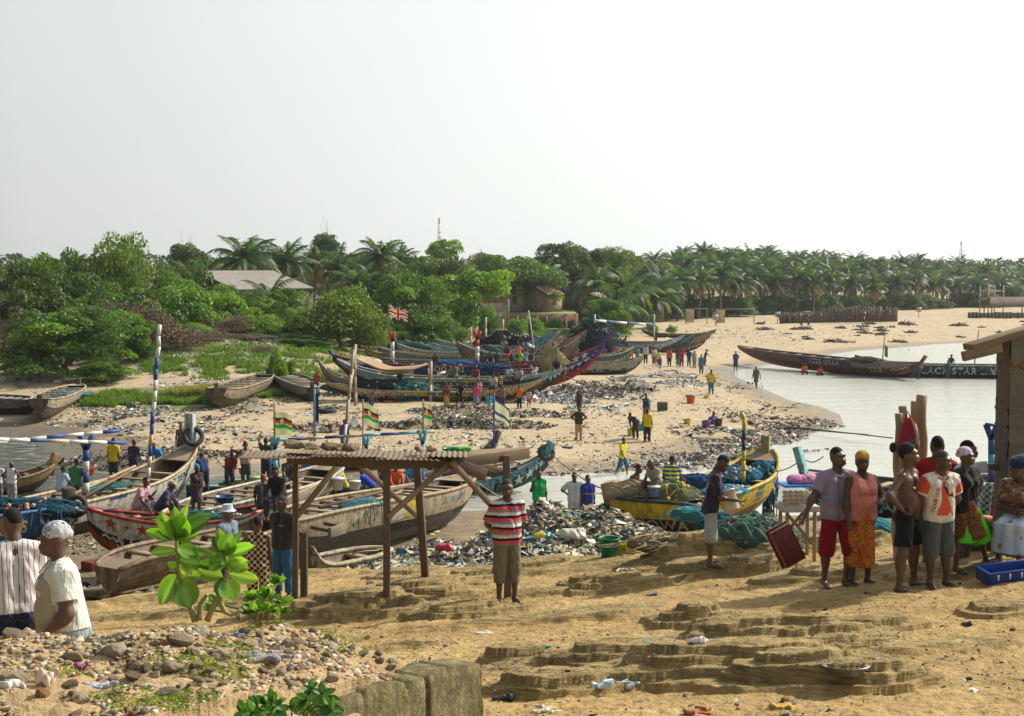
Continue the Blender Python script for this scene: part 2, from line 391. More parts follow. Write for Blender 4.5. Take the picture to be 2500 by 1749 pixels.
 t.bump(h2.outputs[0],.7,.05)
 ro=t.ramp(wea.outputs['Fac'],[(0,.92),(1,.28)])
 t.out(c,ro,Specular_IOR_Level=.3)
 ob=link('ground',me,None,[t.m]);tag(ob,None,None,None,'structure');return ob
make_ground()
# ---------------------------------------------------------------- water
def make_water():
 n=220
 x=np.linspace(-420,900,260);y=np.concatenate([np.linspace(38,200,400),np.linspace(205,1500,60)])
 X,Y=np.meshgrid(x,y);Z=np.zeros_like(X)
 m=X.shape[1];i=np.arange(X.shape[0]-1)[:,None]*m+np.arange(m-1)[None,:]
 F=np.stack([i,i+1,i+m+1,i+m],-1).reshape(-1,4)
 me=fastmesh('water',np.stack([X.ravel(),Y.ravel(),Z.ravel()],1),F,None,None,True)
 sd=sdist(X.ravel(),Y.ravel(),SEA);a=me.attributes.new('shore','FLOAT','POINT');a.data.foreach_set('value',(-sd).astype(np.float32))
 t=NT('sea_water');sa=t.n('Attribute');sa.attribute_name='shore'
 v=t.coord('Object',(.35,1.1,1));n1=t.noise(v,1.2,5,.6);n2=t.noise(t.coord('Object',(1.2,4.0,1)),1.6,3)
 n3=t.noise(t.coord('Object',(.06,.22,1)),1.0,3)
 mm=t.n('Math');mm.operation='MULTIPLY_ADD';t.l(n2,mm.inputs[0]);mm.inputs[1].default_value=.35;t.l(n1,mm.inputs[2])
 m3=t.n('Math');m3.operation='MULTIPLY_ADD';t.l(n3,m3.inputs[0]);m3.inputs[1].default_value=1.2;t.l(mm.outputs[0],m3.inputs[2])
 t.bump(m3.outputs[0],.6,.17)
 fo=t.noise(t.coord('Object',(.7,2.2,1)),1.0,6,.7)
 sh=t.n('MapRange');sh.inputs['From Min'].default_value=0;sh.inputs['From Max'].default_value=9;sh.inputs['To Min'].default_value=.12;sh.inputs['To Max'].default_value=-.12
 t.l(sa.outputs['Fac'],sh.inputs['Value']);ad=t.n('Math');ad.operation='ADD';t.l(fo,ad.inputs[0]);t.l(sh.outputs[0],ad.inputs[1])
 fm=t.ramp(ad.outputs[0],[(.60,0),(.70,.55)])
 se=t.n('SeparateXYZ');tcn=t.n('TexCoord');t.l(tcn.outputs['Object'],se.inputs[0])
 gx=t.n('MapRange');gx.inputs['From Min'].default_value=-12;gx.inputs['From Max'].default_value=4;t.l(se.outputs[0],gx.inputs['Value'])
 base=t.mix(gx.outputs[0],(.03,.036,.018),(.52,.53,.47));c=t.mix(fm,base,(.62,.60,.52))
 t.out(c,.13,Specular_IOR_Level=.5);t.b.inputs['IOR'].default_value=1.33
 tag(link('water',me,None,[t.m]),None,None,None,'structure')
make_water()
# ================================================================ VEGETATION
def leaf_quads(c,nrm,s,rng,w=0.55,jit=0.9):
 n=len(c);d=nrm+rng.normal(0,jit,(n,3));d/=np.linalg.norm(d,axis=1)[:,None]+1e-9
 r=rng.normal(0,1,(n,3));u=np.cross(d,r);u/=np.linalg.norm(u,axis=1)[:,None]+1e-9;v=np.cross(d,u)
 s=np.asarray(s)[:,None]*np.ones((n,1))
 V=np.stack([c-u*s,c+v*s*w,c+u*s,c-v*s*w],1).reshape(-1,3)
 return V,np.arange(n*4).reshape(-1,4)
def crown(seed,rx,rz,nc,nl,leaf,pal,low=-0.35,flat=1.0,clump=.33,sparse=0):
 rng=np.random.RandomState(seed);cs=[];k=0
 while len(cs)<nc:
  d=rng.normal(0,1,3);d/=np.linalg.norm(d)
  if d[2]<low:continue
  rr=rng.uniform(.45,.98) if rng.rand()<.75 else rng.uniform(.1,.6)
  cs.append(d*np.array([rx,rx,rz])*rr*(1+.16*math.sin(3*d[0]+seed)+.12*math.sin(5*d[1]+2*seed)))
 cs=np.array(cs);V=[];C=[];pal=np.array(pal)
 for c in cs:
  rc=rx*clump*rng.uniform(.6,1.25);n=int(nl*(rc/(rx*clump))**2)
  d=rng.normal(0,1,(n,3));d/=np.linalg.norm(d,axis=1)[:,None];d[:,2]=np.where(d[:,2]<-.35,-d[:,2],d[:,2])
  rad_=rc*rng.uniform(.55,1.12,n)**(.6)
  pts=c+d*rad_[:,None]*np.array([1,1,.62*flat+.1])
  v,_=leaf_quads(pts,d+np.array([0,0,.5]),leaf*rng.uniform(.6,1.3,n),rng)
  base=pal[rng.randint(len(pal))];col=base*rng.uniform(.72,1.3,n)[:,None]*(1+rng.normal(0,.08,(n,3)))
  V.append(v);C.append(np.repeat(col,4,0))
 V=np.concatenate(V);C=np.clip(np.concatenate(C),.004,1)
 F=np.arange(len(V)).reshape(-1,4)
 return fastmesh('crown',V,F,None,C),cs
M_LEAF=m_vcol(0.5,.22,3.0,.35,.35);M_BARK=m_wood((.16,.125,.09),.4,2);M_TWIG=m_vcol(.85,.2,5)
def trunk_mesh(seed,h,r,cs,lean=0.0,nb=7):
 rng=np.random.RandomState(seed);m=MB();n=6
 pts=[(lean*(i/n)**2+rng.normal(0,.03)*i,rng.normal(0,.03)*i,h*i/n) for i in range(n+1)]
 m.tube(pts,np.linspace(r,r*.45,n+1),8)
 for c in cs[rng.permutation(len(cs))[:nb]]:
  s=np.array(pts[rng.randint(2,n)]);e=np.array([0,0,h])+c*.85;mid=(s+e)/2+np.array([0,0,.15*h])
  m.tube([s,mid*.6+s*.4,mid,e],[r*.45,r*.33,r*.24,r*.08],5)
 me=m.mesh('trunk');me.materials.append(M_BARK);return me
G1=[(.062,.135,.014),(.09,.175,.016),(.05,.105,.014)];G2=[(.12,.23,.012),(.155,.27,.014),(.085,.18,.013)]
G3=[(.040,.080,.014),(.052,.095,.016),(.07,.115,.018)];G4=[(.14,.21,.02),(.11,.18,.02),(.10,.15,.02)]
BR=[(.14,.095,.055),(.11,.08,.05),(.17,.12,.07)]
_tv={}
def tree_variant(kind,k):
 key=(kind,k)
 if key in _tv:return _tv[key]
 sd=hash_(kind)+k*7
 if kind=='round':a=crown(sd,1,.85,62,200,.045,G1)
 elif kind=='bright':a=crown(sd,1,.8,62,200,.048,G2)
 elif kind=='dark':a=crown(sd,1,.9,62,200,.045,G3)
 elif kind=='olive':a=crown(sd,1,.85,50,200,.040,G4)
 elif kind=='umbrella':a=crown(sd,1,.55,40,200,.05,G2,.05,.6)
 elif kind=='bush':a=crown(sd,1,.95,84,260,.036,G1+G2[:1],-.7,1,.27)
 elif kind=='twig':a=crown(sd,1,.8,60,190,.028,BR,-.4)
 me,cs=a;me.materials.append(M_LEAF if kind!='twig' else M_TWIG)
 tm=trunk_mesh(sd,1.0,.045,cs*.8+np.array([0,0,.1]))
 _tv[key]=(me,tm);return _tv[key]
def tree(px,dist,top,wpx,kind,label,k=0,group=None,cat='tree',name=None,crownh=None,base=None):
 wpx*=1.12;x=(px-1250)/FPX*dist;zb=gz(x,dist) if base is None else base
 zt=PD(px,top,dist).z;h=zt-zb;r=wpx/2*dist/FPX
 ch=crownh if crownh else min(h*.95,r*1.7)
 if cat=='bush':ch=h*1.02
 cm,tm=tree_variant(kind,k)
 name=name or('leafy_bush' if cat=='bush' else 'leafy_tree')
 o=empty(name,(x,dist,zb),random.uniform(0,6.28),label,cat,group)
 c=link('crown',cm,o);rz={'umbrella':.55}.get(kind,.85)
 full=cat=='bush' or(dist<165 and kind!='umbrella')
 lo={'bush':.7,'twig':.4}.get(kind,.35)
 if full:sz=h*(.99 if cat=='bush' else .9)/(rz*(1.05+lo));cz=h-rz*1.03*sz
 else:sz=ch/(2*rz)*.98;cz=h-ch/2
 c.scale=(r/1.12,r/1.12,sz);c.location=(0,0,cz)
 t=link('trunk',tm,o);t.scale=(r*.9,r*.9,max(cz,.4*h));return o
def palm_mesh(seed,dead=.2):
 rng=np.random.RandomState(seed);V=[];C=[];F=[];n=0
 nf=28
 for i in range(nf):
  az=i*2.39996+rng.uniform(-.25,.25);el0=rad(82-110*(i/nf)**1.0+rng.uniform(-8,8));L=rng.uniform(3.4,4.6)
  isd=(i>nf*(1-dead));droop=rng.uniform(1.2,2.0)*(1.25 if isd else 1)
  if isd:el0=rad(rng.uniform(-45,5));L*=.85
  m=14;p=np.zeros(3);h=np.array([math.cos(az),math.sin(az),0]);P_=[p.copy()];T=[]
  for j in range(m):
   e=el0-droop*(j/m)**1.3;d=h*math.cos(e)+np.array([0,0,math.sin(e)])
   T.append(d);p=p+d*L/m;P_.append(p.copy())
  P_=np.array(P_);T=np.array(T);side=np.cross(h,[0,0,1]);twist=rng.uniform(-.5,.5)
  base=np.array([.15,.105,.06]) if isd else(np.array([.038,.088,.030]) if rng.rand()<.75 else np.array([.09,.125,.04]))
  base=base*rng.uniform(.75,1.25)
  for j in range(1,m):
   for q in(0,.5):
    c=P_[j]*(1-q)+P_[min(j+1,m)]*q;t=T[min(j,m-1)];up=np.cross(side,t)
    ll=.95*math.sin(math.pi*min(1,(j+q)/m*.9+.12))**.7*(.8 if isd else 1)
    for s in(-1,1):
     d=side*s*.8+t*.55-np.array([0,0,1])*rng.uniform(.25,.7)+up*twist*s;d/=np.linalg.norm(d)
     w=t*.095;tip=c+d*ll+np.array([0,0,-.12*ll])
     V+=[c-w,c+w,tip+w*.15];C+=[base*rng.uniform(.8,1.25)]*3;F.append((n,n+1,n+2));n+=3
  for j in range(m):
   w=side*.05*(1-j/m*.8);V+=[P_[j]-w,P_[j]+w,P_[j+1]+w*.7,P_[j+1]-w*.7]
   C+=[np.array([.16,.15,.05])]*4;F.append((n,n+1,n+2,n+3));n+=4
 for i in range(9):
  a=rng.uniform(0,6.28);c=np.array([math.cos(a)*.28,math.sin(a)*.28,-.25+rng.uniform(-.1,.1)])
  for d in((1,0,0),(0,1,0),(0,0,1)):
   pass
 me=fastmesh('crown',np.array(V),F,None,np.clip(np.array(C),.004,1));me.materials.append(M_LEAF);return me
PALMS=[palm_mesh(11+5*i,[.12,.2,.3,.16,.36,.2][i]) for i in range(6)]
def palm_trunk(seed):
 rng=np.random.RandomState(seed);m=MB();lx=rng.uniform(-1.0,1.0);n=10
 pts=[(lx*(i/n)**1.8-lx,.3*math.sin(i*.5+seed),10*i/n) for i in range(n+1)]
 pts=[(p[0],p[1]*(1-i/n),p[2]) for i,p in enumerate(pts)]
 m.tube(pts,[.26,.2]+[.16]*(n-2)+[.14],8);me=m.mesh('trunk');me.materials.append(m_wood((.20,.165,.125),.35,0));return me
PTR=[palm_trunk(i) for i in range(4)]
def palm(px,dist,top,label,k,group,sc=1.0):
 x=(px-1250)/FPX*dist;zb=gz(x,dist);zt=PD(px,top,dist).z;h=max(2.2,zt-zb-3.0*sc)
 o=empty('palm_tree',(x,dist,zb),random.uniform(0,6.28),label,'palm tree',group)
 t=link('trunk',PTR[k%4],o);t.scale=(1,1,h/10)
 c=link('crown',PALMS[k%6],o);c.location=(0,0,h);c.scale=(sc,)*3;c.rotation_euler=(random.uniform(-.12,.12),random.uniform(-.12,.12),0)
 return o
rnd=random.Random(5)
def front_d(px):return float(np.interp(px,[1380,1500,1700,1900,2100,2300,2500,2700],[205,205,226,246,262,285,300,330]))
def skyline(px):return float(np.interp(px,[1380,1470,1600,1700,1800,1900,2000,2100,2250,2400,2500,2700],[625,612,606,590,586,598,606,612,618,628,636,645]))
cnt=0
for row in range(8):
 px=1400+rnd.uniform(0,20)+(0 if row>1 else 40)
 while px<2540:
  d=front_d(px)+row*13+rnd.uniform(-5,5);sky_y=skyline(px)
  low=[678,662,650,640,630,620,610,600][row]
  top=max(sky_y+rnd.uniform(-6,16) if row>4 else 0,sky_y+(low-600)*.62+rnd.uniform(-14,14))
  lb=['coconut palm standing in the front row of the grove behind the far sand','coconut palm deep in the dense grove, showing above the front row'][row>0]
  palm(px,d,top,lb,cnt*5+row,'coconut palms of the far grove',rnd.uniform(.85,1.15));cnt+=1
  px+=rnd.uniform(36,62) if row<2 else rnd.uniform(48,74)
for i in range(34):
 px=1420+i*34+rnd.uniform(-8,8);d=front_d(px)+rnd.uniform(-1,12)
 tree(px,d,722+rnd.uniform(-10,12),100,'dark','dark undergrowth bush between the trunks of the far palm grove',i%2,'undergrowth of the palm grove','bush')
for i,(px,d,top,sc,lb) in enumerate([(597,168,560,1.25,'tallest coconut palm, head above the long grey roofed house'),(700,175,576,1.15,'coconut palm right of the tallest one, behind the long roof'),(655,150,668,1.1,'low palm with pale drooping fronds in front of the long roof'),(590,140,700,1.0,'small palm in front of the long house wall'),(770,190,588,1.1,'palm behind the right end of the long roof'),(830,185,600,1.1,'palm between the long roof and the flag tree'),(930,200,570,1.2,'tall palm whose head breaks the skyline above the union flag'),(975,205,590,1.1,'palm just right of the skyline palm above the flag'),(1030,190,625,1.1,'palm under the thin red and white mast on the skyline'),(1130,200,632,1.0,'palm left of the little brick houses'),(1190,222,640,1.1,'palm with dry fronds over the left brick house'),(1215,222,640,1.0,'short palm behind the left brick house'),(870,165,640,1.0,'low palm above the olive tree by the boats'),(1330,215,622,1.0,'palm behind the right brick house'),(1460,190,640,1.15,'palm with a broad head right of the thatched roof'),(1530,182,640,1.3,'broad palm at the left edge of the grove'),(1500,175,676,1.25,'low spreading palm right of the thatched roof'),(1600,190,660,1.3,'low palm with hanging dry fronds beside the beach'),(460,165,628,.9,'palm behind the bright almond tree on the left'),(505,172,622,.9,'thin palm at the left end of the long roof'),(1400,225,640,1,'palm between the brick house and the grove')]):
 palm(px,d,top,lb,i,'palms around the houses',sc)
T=tree
T(165,101,752,325,'bush','big round bright green bush beside the left creek boats',0,None,'bush')
T(60,104,850,150,'bush','lower left shoulder bush at the left picture edge',1,None,'bush');T(250,98,880,170,'bush','low bush drooping behind the half sunk boat',1,None,'bush')
T(335,106,782,80,'bush','narrow green sapling right of the big round bush',1,None,'bush')
for i,(px,d,top,w,k,lb) in enumerate([(10,135,625,190,'dark','dark tree at the left picture edge'),(110,138,605,210,'round','dark green tree left on the skyline'),(205,140,606,170,'round','tree left of the highest left tree'),(300,138,577,190,'olive','highest tree of the left wood'),(30,118,700,190,'dark','shaded tree behind the big round bush'),(150,122,672,230,'dark','shaded tree over the brown thicket'),(385,140,650,150,'round','green tree right of the highest left tree'),(460,190,600,90,'dark','small round topped tree far left of the tall palm'),(430,155,632,150,'round','tree behind the left end of the long roof'),(250,120,700,200,'round','tree above the brown thicket'),(340,122,690,190,'round','tree right above the brown thicket')]):
 T(px,d,top,w,k,lb,i%2,'trees of the left wood')
for i,(px,d,top,w,lb) in enumerate([(250,112,735,190,'brown leafless thicket left part'),(360,110,745,200,'brown leafless thicket behind the striped mast'),(430,112,800,170,'brown dry brush right of the striped mast'),(60,112,760,160,'brown bare brush at the left picture edge'),(560,125,770,160,'dry brown brush under the bright almond tree'),(640,112,845,70,'small bare shrub on the green hillock'),(480,116,800,170,'brown thicket behind the hillock, left part'),(600,120,815,150,'brown thicket behind the hillock, right part'),(330,108,830,130,'brown brush at the left foot of the hillock')]):
 T(px,d,top,w,'twig',lb,i%2,'dry thickets','bush','dry_thicket')
T(450,128,692,215,'bright','bright almond tree in the middle of the left wood',0);T(545,130,715,140,'bright','right half of the bright almond clump',1);T(470,120,790,120,'bright','low bright shrub under the almond tree',1,None,'bush')
T(650,132,735,130,'bush','green bush left of the olive tree by the boats',0,None,'bush');T(700,128,780,150,'dark','dark bush at the foot of the olive tree',0,None,'bush')
T(830,124,702,250,'olive','broad olive green tree left of the union flag',0,None,'tree',None,8.6);T(780,126,770,150,'bush','shrubby lower part of the olive tree clump',0,None,'bush')
T(900,122,760,110,'olive','olive bush at the right of the broad olive tree',1,None,'bush')
T(985,140,668,210,'bush','rounded green tree right of the union flag',0,None,'bush');T(1040,138,740,150,'round','green bush behind the row of boat bows',0,None,'bush')
T(1115,150,712,130,'bright','bright tree left of the flat topped tree',1);T(1165,152,664,185,'umbrella','flat topped bright tree before the left brick house',0,None,'tree',None,5.6)
T(1190,146,760,70,'bush','hanging bush under the flat topped tree',1,None,'bush');T(960,135,800,120,'bush','bush under the union flag',1,None,'bush')
T(1490,165,728,110,'bush','round bush on the beach edge between the houses and the grove',0,None,'bush');T(1440,168,780,70,'bright','small bush left of the round beach bush',0,None,'bush')
for i,(px,d,top,w,k,lb) in enumerate([(1082,230,588,90,'umbrella','tree with tiered bright top under the thin mast'),(1280,205,618,190,'round','rounded tree above the brick houses'),(1200,210,620,120,'olive','olive tree on the skyline left of the brick houses'),(1370,225,600,130,'dark','dark tree on the skyline above the thatched roof'),(1440,228,602,100,'dark','second dark skyline tree above the thatched roof'),(1510,225,606,110,'olive','skyline tree at the left end of the grove'),(880,215,610,150,'round','green tree behind the skyline palms'),(800,215,575,80,'dark','round topped tree between the two skyline palms'),(740,220,625,150,'dark','dark tree behind the long roof'),(1290,226,655,170,'round','green slope of foliage behind the brick houses'),(1440,222,680,140,'dark','dark foliage right of the right brick house'),(1060,175,640,150,'dark','dark tree behind the flat topped tree'),(960,168,650,140,'dark','dark tree behind the union flag tree'),(560,205,640,150,'dark','dark tree behind the tallest palm'),(1180,250,618,60,'twig','purple brown bare tree on the skyline'),(650,215,615,140,'dark','dark tree behind the tall palms'),(1000,210,620,130,'round','green tree left of the thin mast')]):
 T(px,d,top,w,k,lb,i%2,'trees behind the houses')
for i,(px,d,top,w,k,lb) in enumerate([(745,120,815,150,'bush','dark green bush at the right foot of the left wood'),(520,118,835,110,'bush','low green bush in the middle of the brown thicket'),(390,116,800,120,'bush','green bush behind the striped mast'),(900,128,815,130,'bush','bush right of the broad olive tree'),(1090,140,780,110,'bush','bush under the bright tree by the tan hull'),(640,126,770,120,'bright','bright shrub left of the olive tree'),(680,146,705,150,'bush','green bush before the right end of the long house'),(550,146,712,130,'bush','green bush before the left end of the long house'),(610,143,722,120,'bush','green bush before the middle of the long house')]):
 T(px,d,top,w,k,lb,i%2,'bushes at the foot of the wood','bush')
T(675,98,858,52,'bright','young milkweed bush on the green hillock',0,None,'bush');T(708,100,880,30,'bright','small milkweed right of the hillock bush',1,None,'bush')
for i,(px,py,w,h_) in enumerate([(1300,800,60,25),(1260,806,50,26),(1350,795,50,18),(1590,803,40,14),(1640,805,30,10),(1180,812,50,20)]):
 g=G(px,py+10);T(px,g.y,py-h_,w,'bright','low shrub on the grass below the buttressed wall',i%2,'low shrubs on the grass','bush')
def far_wood():
 rng=np.random.RandomState(2);V=[];C=[]
 for px in np.arange(-900,3600,13):
  d=rng.uniform(330,430)+(90 if px>1500 else 0);x=(px-1250)/FPX*d;top=640+rng.uniform(-10,6) if px>1500 else 634+rng.uniform(-14,8)
  if px>2500:top+=4
  h=PD(px,top,d).z;r=rng.uniform(4,7);n=170
  dd=rng.normal(0,1,(n,3));dd/=np.linalg.norm(dd,axis=1)[:,None];dd[:,2]=np.abs(dd[:,2])
  pts=np.array([x,d,1.5])+dd*np.array([r,r,h-1.5]);v,_=leaf_quads(pts,dd,rng.uniform(.5,.9,n),rng);V.append(v)
  C.append(np.repeat(np.array([.05,.085,.025])*rng.uniform(.6,1.3,n)[:,None],4,0))
 V=np.concatenate(V);me=fastmesh('far_woodland',V,np.arange(len(V)).reshape(-1,4),None,np.concatenate(C))
 tag(link('far_woodland',me,None,[M_LEAF]),'belt of distant woodland closing the horizon','woodland',None,'stuff')
far_wood()
def grass_patch(name,label,spots,n,hgt,cols,seed=1,w=.03):
 rng=np.random.RandomState(seed);V=[];C=[]
 tot=sum(s[4] for s in spots)
 for(px,py,rx,ry,k) in spots:
  g=G(px,py);m=int(n*k/tot);a=rng.uniform(0,6.28,m);r=np.sqrt(rng.rand(m))*(0.75+.35*np.sin(a*3+px)*np.cos(a*5))
  x=g.x+rx*r*np.cos(a);y=g.y+ry*r*np.sin(a);z=ground(x,y,y.min()<45)
  keep=fbm(x*.9,y*.9,3)>.47;x,y,z=x[keep],y[keep],z[keep];m=len(x)
  hh=hgt*rng.uniform(.5,1.3,m);ln=rng.normal(0,.35,(m,2))*hh[:,None];th=rng.uniform(0,3.14,m);dx=np.cos(th)*w;dy=np.sin(th)*w
  V.append(np.stack([np.stack([x-dx,y-dy,z-.02],1),np.stack([x+dx,y+dy,z-.02],1),np.stack([x+ln[:,0],y+ln[:,1],z+hh],1)],1).reshape(-1,3))
  c=np.array(cols)[rng.randint(len(cols),size=m)]*rng.uniform(.7,1.3,m)[:,None];C.append(np.repeat(c,3,0))
 V=np.concatenate(V);me=fastmesh(name,V,np.arange(len(V)).reshape(-1,3),None,np.concatenate(C))
 return tag(link(name,me,None,[M_LEAF]),label,'grass',None,'stuff')
grass_patch('grass','bright green grass at the foot of the hillock and below the far houses',[(320,975,6.5,3.2,2.2),(250,985,3,2,1),(440,985,3.5,2,1),(600,965,4.0,2.5,1.6),(560,905,9,6,1.4),(700,915,7,6,1),(470,890,7,5,1.0),(820,870,6,8,.8),(1260,815,12,8,1.6),(1350,812,12,6,1.2),(640,865,7,5,.6)],70000,.34,[(.11,.20,.02),(.15,.22,.025),(.08,.15,.02)],1,.05)
grass_patch('dry_grass','yellow seeded grass clump left of the upturned canoe bows',[(510,968,3.2,1.6,1)],9000,.7,[(.30,.28,.10),(.22,.24,.07)],4,.035)
# ================================================================ BUILDINGS BEHIND
def bake(o):return o
def house(px,base_py,dist,w,dep,hw,rise,yaw,wall,roofc,name,label,zb=None,win=(),over=.5):
 x=(px-1250)/FPX*dist;zb=gz(x,dist)-.1 if zb is None else zb
 o=empty(name,(x,dist,zb),yaw,label,'house')
 m=MB();t=.2
 for s in(-1,1):m.box((s*(w/2-t/2),0,hw/2),(t,dep,hw))
 for s in(-1,1):
  y=s*(dep/2-t/2);a=-w/2+t;b=w/2-t
  v=[(a,y-t/2,0),(b,y-t/2,0),(b,y-t/2,hw),(0,y-t/2,hw+rise*.94),(a,y-t/2,hw)]
  v+=[(p[0],y+t/2,p[2]) for p in v[:5]]
  m.add(v,[(0,1,2,3,4),(9,8,7,6,5),(0,5,6,1),(1,6,7,2),(2,7,8,3),(3,8,9,4),(4,9,5,0)])
 m.build('wall',wall,o)
 r=MB();n=max(8,int(dep/.35));sl=math.hypot(w/2+over,rise)
 for s in(-1,1):
  nx=26;vs=[];fs=[]
  ys=np.linspace(-dep/2-over,dep/2+over,n*2+1)
  for j,y in enumerate(ys):
   u=.03*(1 if j%2 else-1)
   for(q,tt) in((0,0),(1,0)):
    vs.append((s*q*(w/2+over),y,hw+rise+.04-q*(rise+rise*over/(w/2))+u))
  m_=len(ys)
  for j in range(m_-1):fs.append((2*j,2*j+1,2*j+3,2*j+2))
  k=len(vs);vs2=[(a,b,c-.08) for a,b,c in vs];fs+=[(q[3]+k,q[2]+k,q[1]+k,q[0]+k) for q in list(fs)]
  r.add(vs+vs2,fs)
 rf=r.build('roof',roofc,o)
 for e in(-1,1):
  b=MB()
  for s in(-1,1):
   y=e*(dep/2+over+.03)
   b.beam((0,y,hw+rise-.05),(s*(w/2+over),y,hw-rise*over/(w/2)-.05),.05,.22)
  b.build('fascia',m_paint((.07,.075,.085),.2),rf)
 for(wx,wz,ww,wh,side) in win:
  f=MB();g=MB()
  if side=='f':c=(wx,-dep/2-.02,wz);dim=lambda a,b_:(a,.08,b_)
  else:c=(w/2+.02,wx,wz);dim=lambda a,b_:(.08,a,b_)
  hor=(1,0,0) if side=='f' else(0,1,0)
  for s in(-1,1):
   f.box((c[0]+hor[0]*s*ww/2,c[1]+hor[1]*s*ww/2,c[2]),dim(.07,wh));f.box((c[0],c[1],c[2]+s*(wh/2-.03)),dim(ww-.08,.07))
  f.box(c,dim(.05,wh-.16));fr=f.build('window',m_paint((.45,.43,.38),.3),o)
  g.box((c[0]+(.02 if side!='f' else 0),c[1]+(.02 if side=='f' else 0),c[2]),(ww-.1,.02,wh-.1) if side=='f' else(.02,ww-.1,wh-.1));g.build('pane',m_plain((.03,.04,.045),.15),fr)
 return o
def m_brick(c,c2=None,sc=1.0):
 t=NT('block_wall');v=t.coord();b=t.n('TexBrick');b.inputs['Scale'].default_value=sc;b.inputs['Mortar Size'].default_value=.018
 b.inputs['Brick Width'].default_value=.42;b.inputs['Row Height'].default_value=.2
 sw=t.n('SeparateXYZ');t.l(v,sw.inputs[0]);cb=t.n('CombineXYZ');ad=t.n('Math');t.l(sw.outputs[0],ad.inputs[0]);t.l(sw.outputs[1],ad.inputs[1]);t.l(ad.outputs[0],cb.inputs[0]);t.l(sw.outputs[2],cb.inputs[1])
 t.l(cb.outputs[0],b.inputs['Vector']);b.inputs['Color1'].default_value=(*c,1);b.inputs['Color2'].default_value=(*(c2 or dk(c,.75)),1);b.inputs['Mortar'].default_value=(*dk(c,.55),1)
 n=t.noise(v,1.2,5);col=t.mix(1.0,b.outputs[0],t.ramp(n,[(.3,.7),(.7,1.15)]),'MULTIPLY');t.bump(b.outputs['Fac'],-.4,.02)
 return t.out(col,.9,Specular_IOR_Level=.15)
MBK=m_brick((.36,.27,.15));MYW=m_brick((.45,.36,.19));MGB=m_brick((.27,.23,.17))
ROOFG=m_paint((.30,.28,.25),.35,(.2,.16,.12));ROOFR=m_paint((.23,.105,.06),.4,(.28,.22,.16));THATCH=m_wood((.20,.165,.12),.5,1)
house(575,860,162,12,12,5.6,1.9,rad(-33),MGB,ROOFG,'long_house','long block house with wide pale grey roof among the palms',win=((2.2,3.6,.8,.9,'f'),))
house(1240,780,204,5.4,6,2.9,1.3,rad(-50),MYW,ROOFR,'brick_house','left brick house with red brown roof, half behind the flat topped tree',zb=2.8,win=((-1,1.7,.9,1.2,'s'),))
house(1327,770,203,3.7,4.4,2.6,1.0,rad(-32),MBK,ROOFR,'brick_house','right small brick house with red tiled roof and a barred window',zb=2.8,win=((0,1.5,1.1,1.5,'s'),),over=.35)
house(1375,760,225,5,5,5.0,2.0,rad(-40),m_plain((.10,.09,.07),.9),THATCH,'thatched_hut','dark hut with sagging thatched roof right of the brick houses',over=.7)
def struct_wall():
 a=PD(1225,800,192);b=PD(1412,800,192);z0=gz(a.x,192)-.3;z1=2.75
 o=empty('retaining_wall',(a.x,192,z0),0,'red block retaining wall with slanting buttresses below the brick houses','wall')
 L=b.x-a.x;h=z1-z0;MB().box((L/2,.15,h/2),(L,.3,h)).build('wall',m_brick((.36,.21,.13)),o)
 t=MB().box((L/2,10.3,h-.1),(L,20,.16));t.build('terrace',m_plain((.16,.19,.06),.9),o)
 for i in range(7):
  x=2.2+i*(L-2.6)/6;m=MB();w=.16
  v=[(x-w,0,h*.98),(x-w,0,0),(x-w,-1.8,0),(x-w,-1.6,.25)];v+=[(x+w,p[1],p[2]) for p in v]
  m.add(v,[(0,1,2,3),(7,6,5,4),(0,3,7,4),(3,2,6,7),(2,1,5,6),(1,0,4,5)]);m.build('buttress',m_brick((.17,.11,.07)),o)
 f=empty('plank_fence',(PD(1172,790,188).x,188,gz(-4,188)),0,'pale plank fence left of the red retaining wall','fence')
 m=MB();rg=random.Random(3)
 for i in range(26):m.box((i*.14,0,1.7),(.12,.03,3.6+rg.uniform(-.2,.25)))
 m.build('boards',m_wood((.40,.33,.23),.3,2),f);MB().box((3.8,.1,2.0),(.32,.32,4.1)).build('post',m_plain((.3,.28,.24),.9),f)
 a=P(1560,800,1.2);q=empty('boundary_wall',(a.x,240,gz(a.x,240)),rad(4),'low brown wall seen between the palm trunks at the left of the grove','wall')
 MB().box((9,0,.8),(22,.25,1.7)).build('wall',m_brick((.14,.10,.07)),q)
struct_wall()
def brush_fence():
 rg=np.random.RandomState(9);a=P(1905,783,1.2);b=P(2190,779,1.2);o=empty('brush_fence',(a.x,a.y,gz(a.x,a.y)),0,'ragged fence of dry sticks and palm fronds along the top of the far beach','fence')
 m=MB();n=520;d=b-a
 for i in range(n):
  t=rg.rand();x=d.x*t;y=d.y*t;h=rg.uniform(1.2,2.5) if t>.38 else rg.uniform(1.0,1.7);l=rg.normal(0,.25,2)
  m.tube([(x,y,0),(x+l[0],y+l[1],h)],[.12,.08],4,0,np.array((.13,.105,.08))*rg.uniform(.5,1.4))
 m.build('stalks',m_vcol(.9),o)
 r=MB();r.beam((0,-.15,1.3),(d.x*.5,d.y*.5-.15,1.35),.07,.09);r.beam((d.x*.52,d.y*.52-.15,1.4),(d.x,d.y-.15,1.2),.07,.09);r.build('rail',m_wood((.4,.33,.24)),o)
brush_fence()
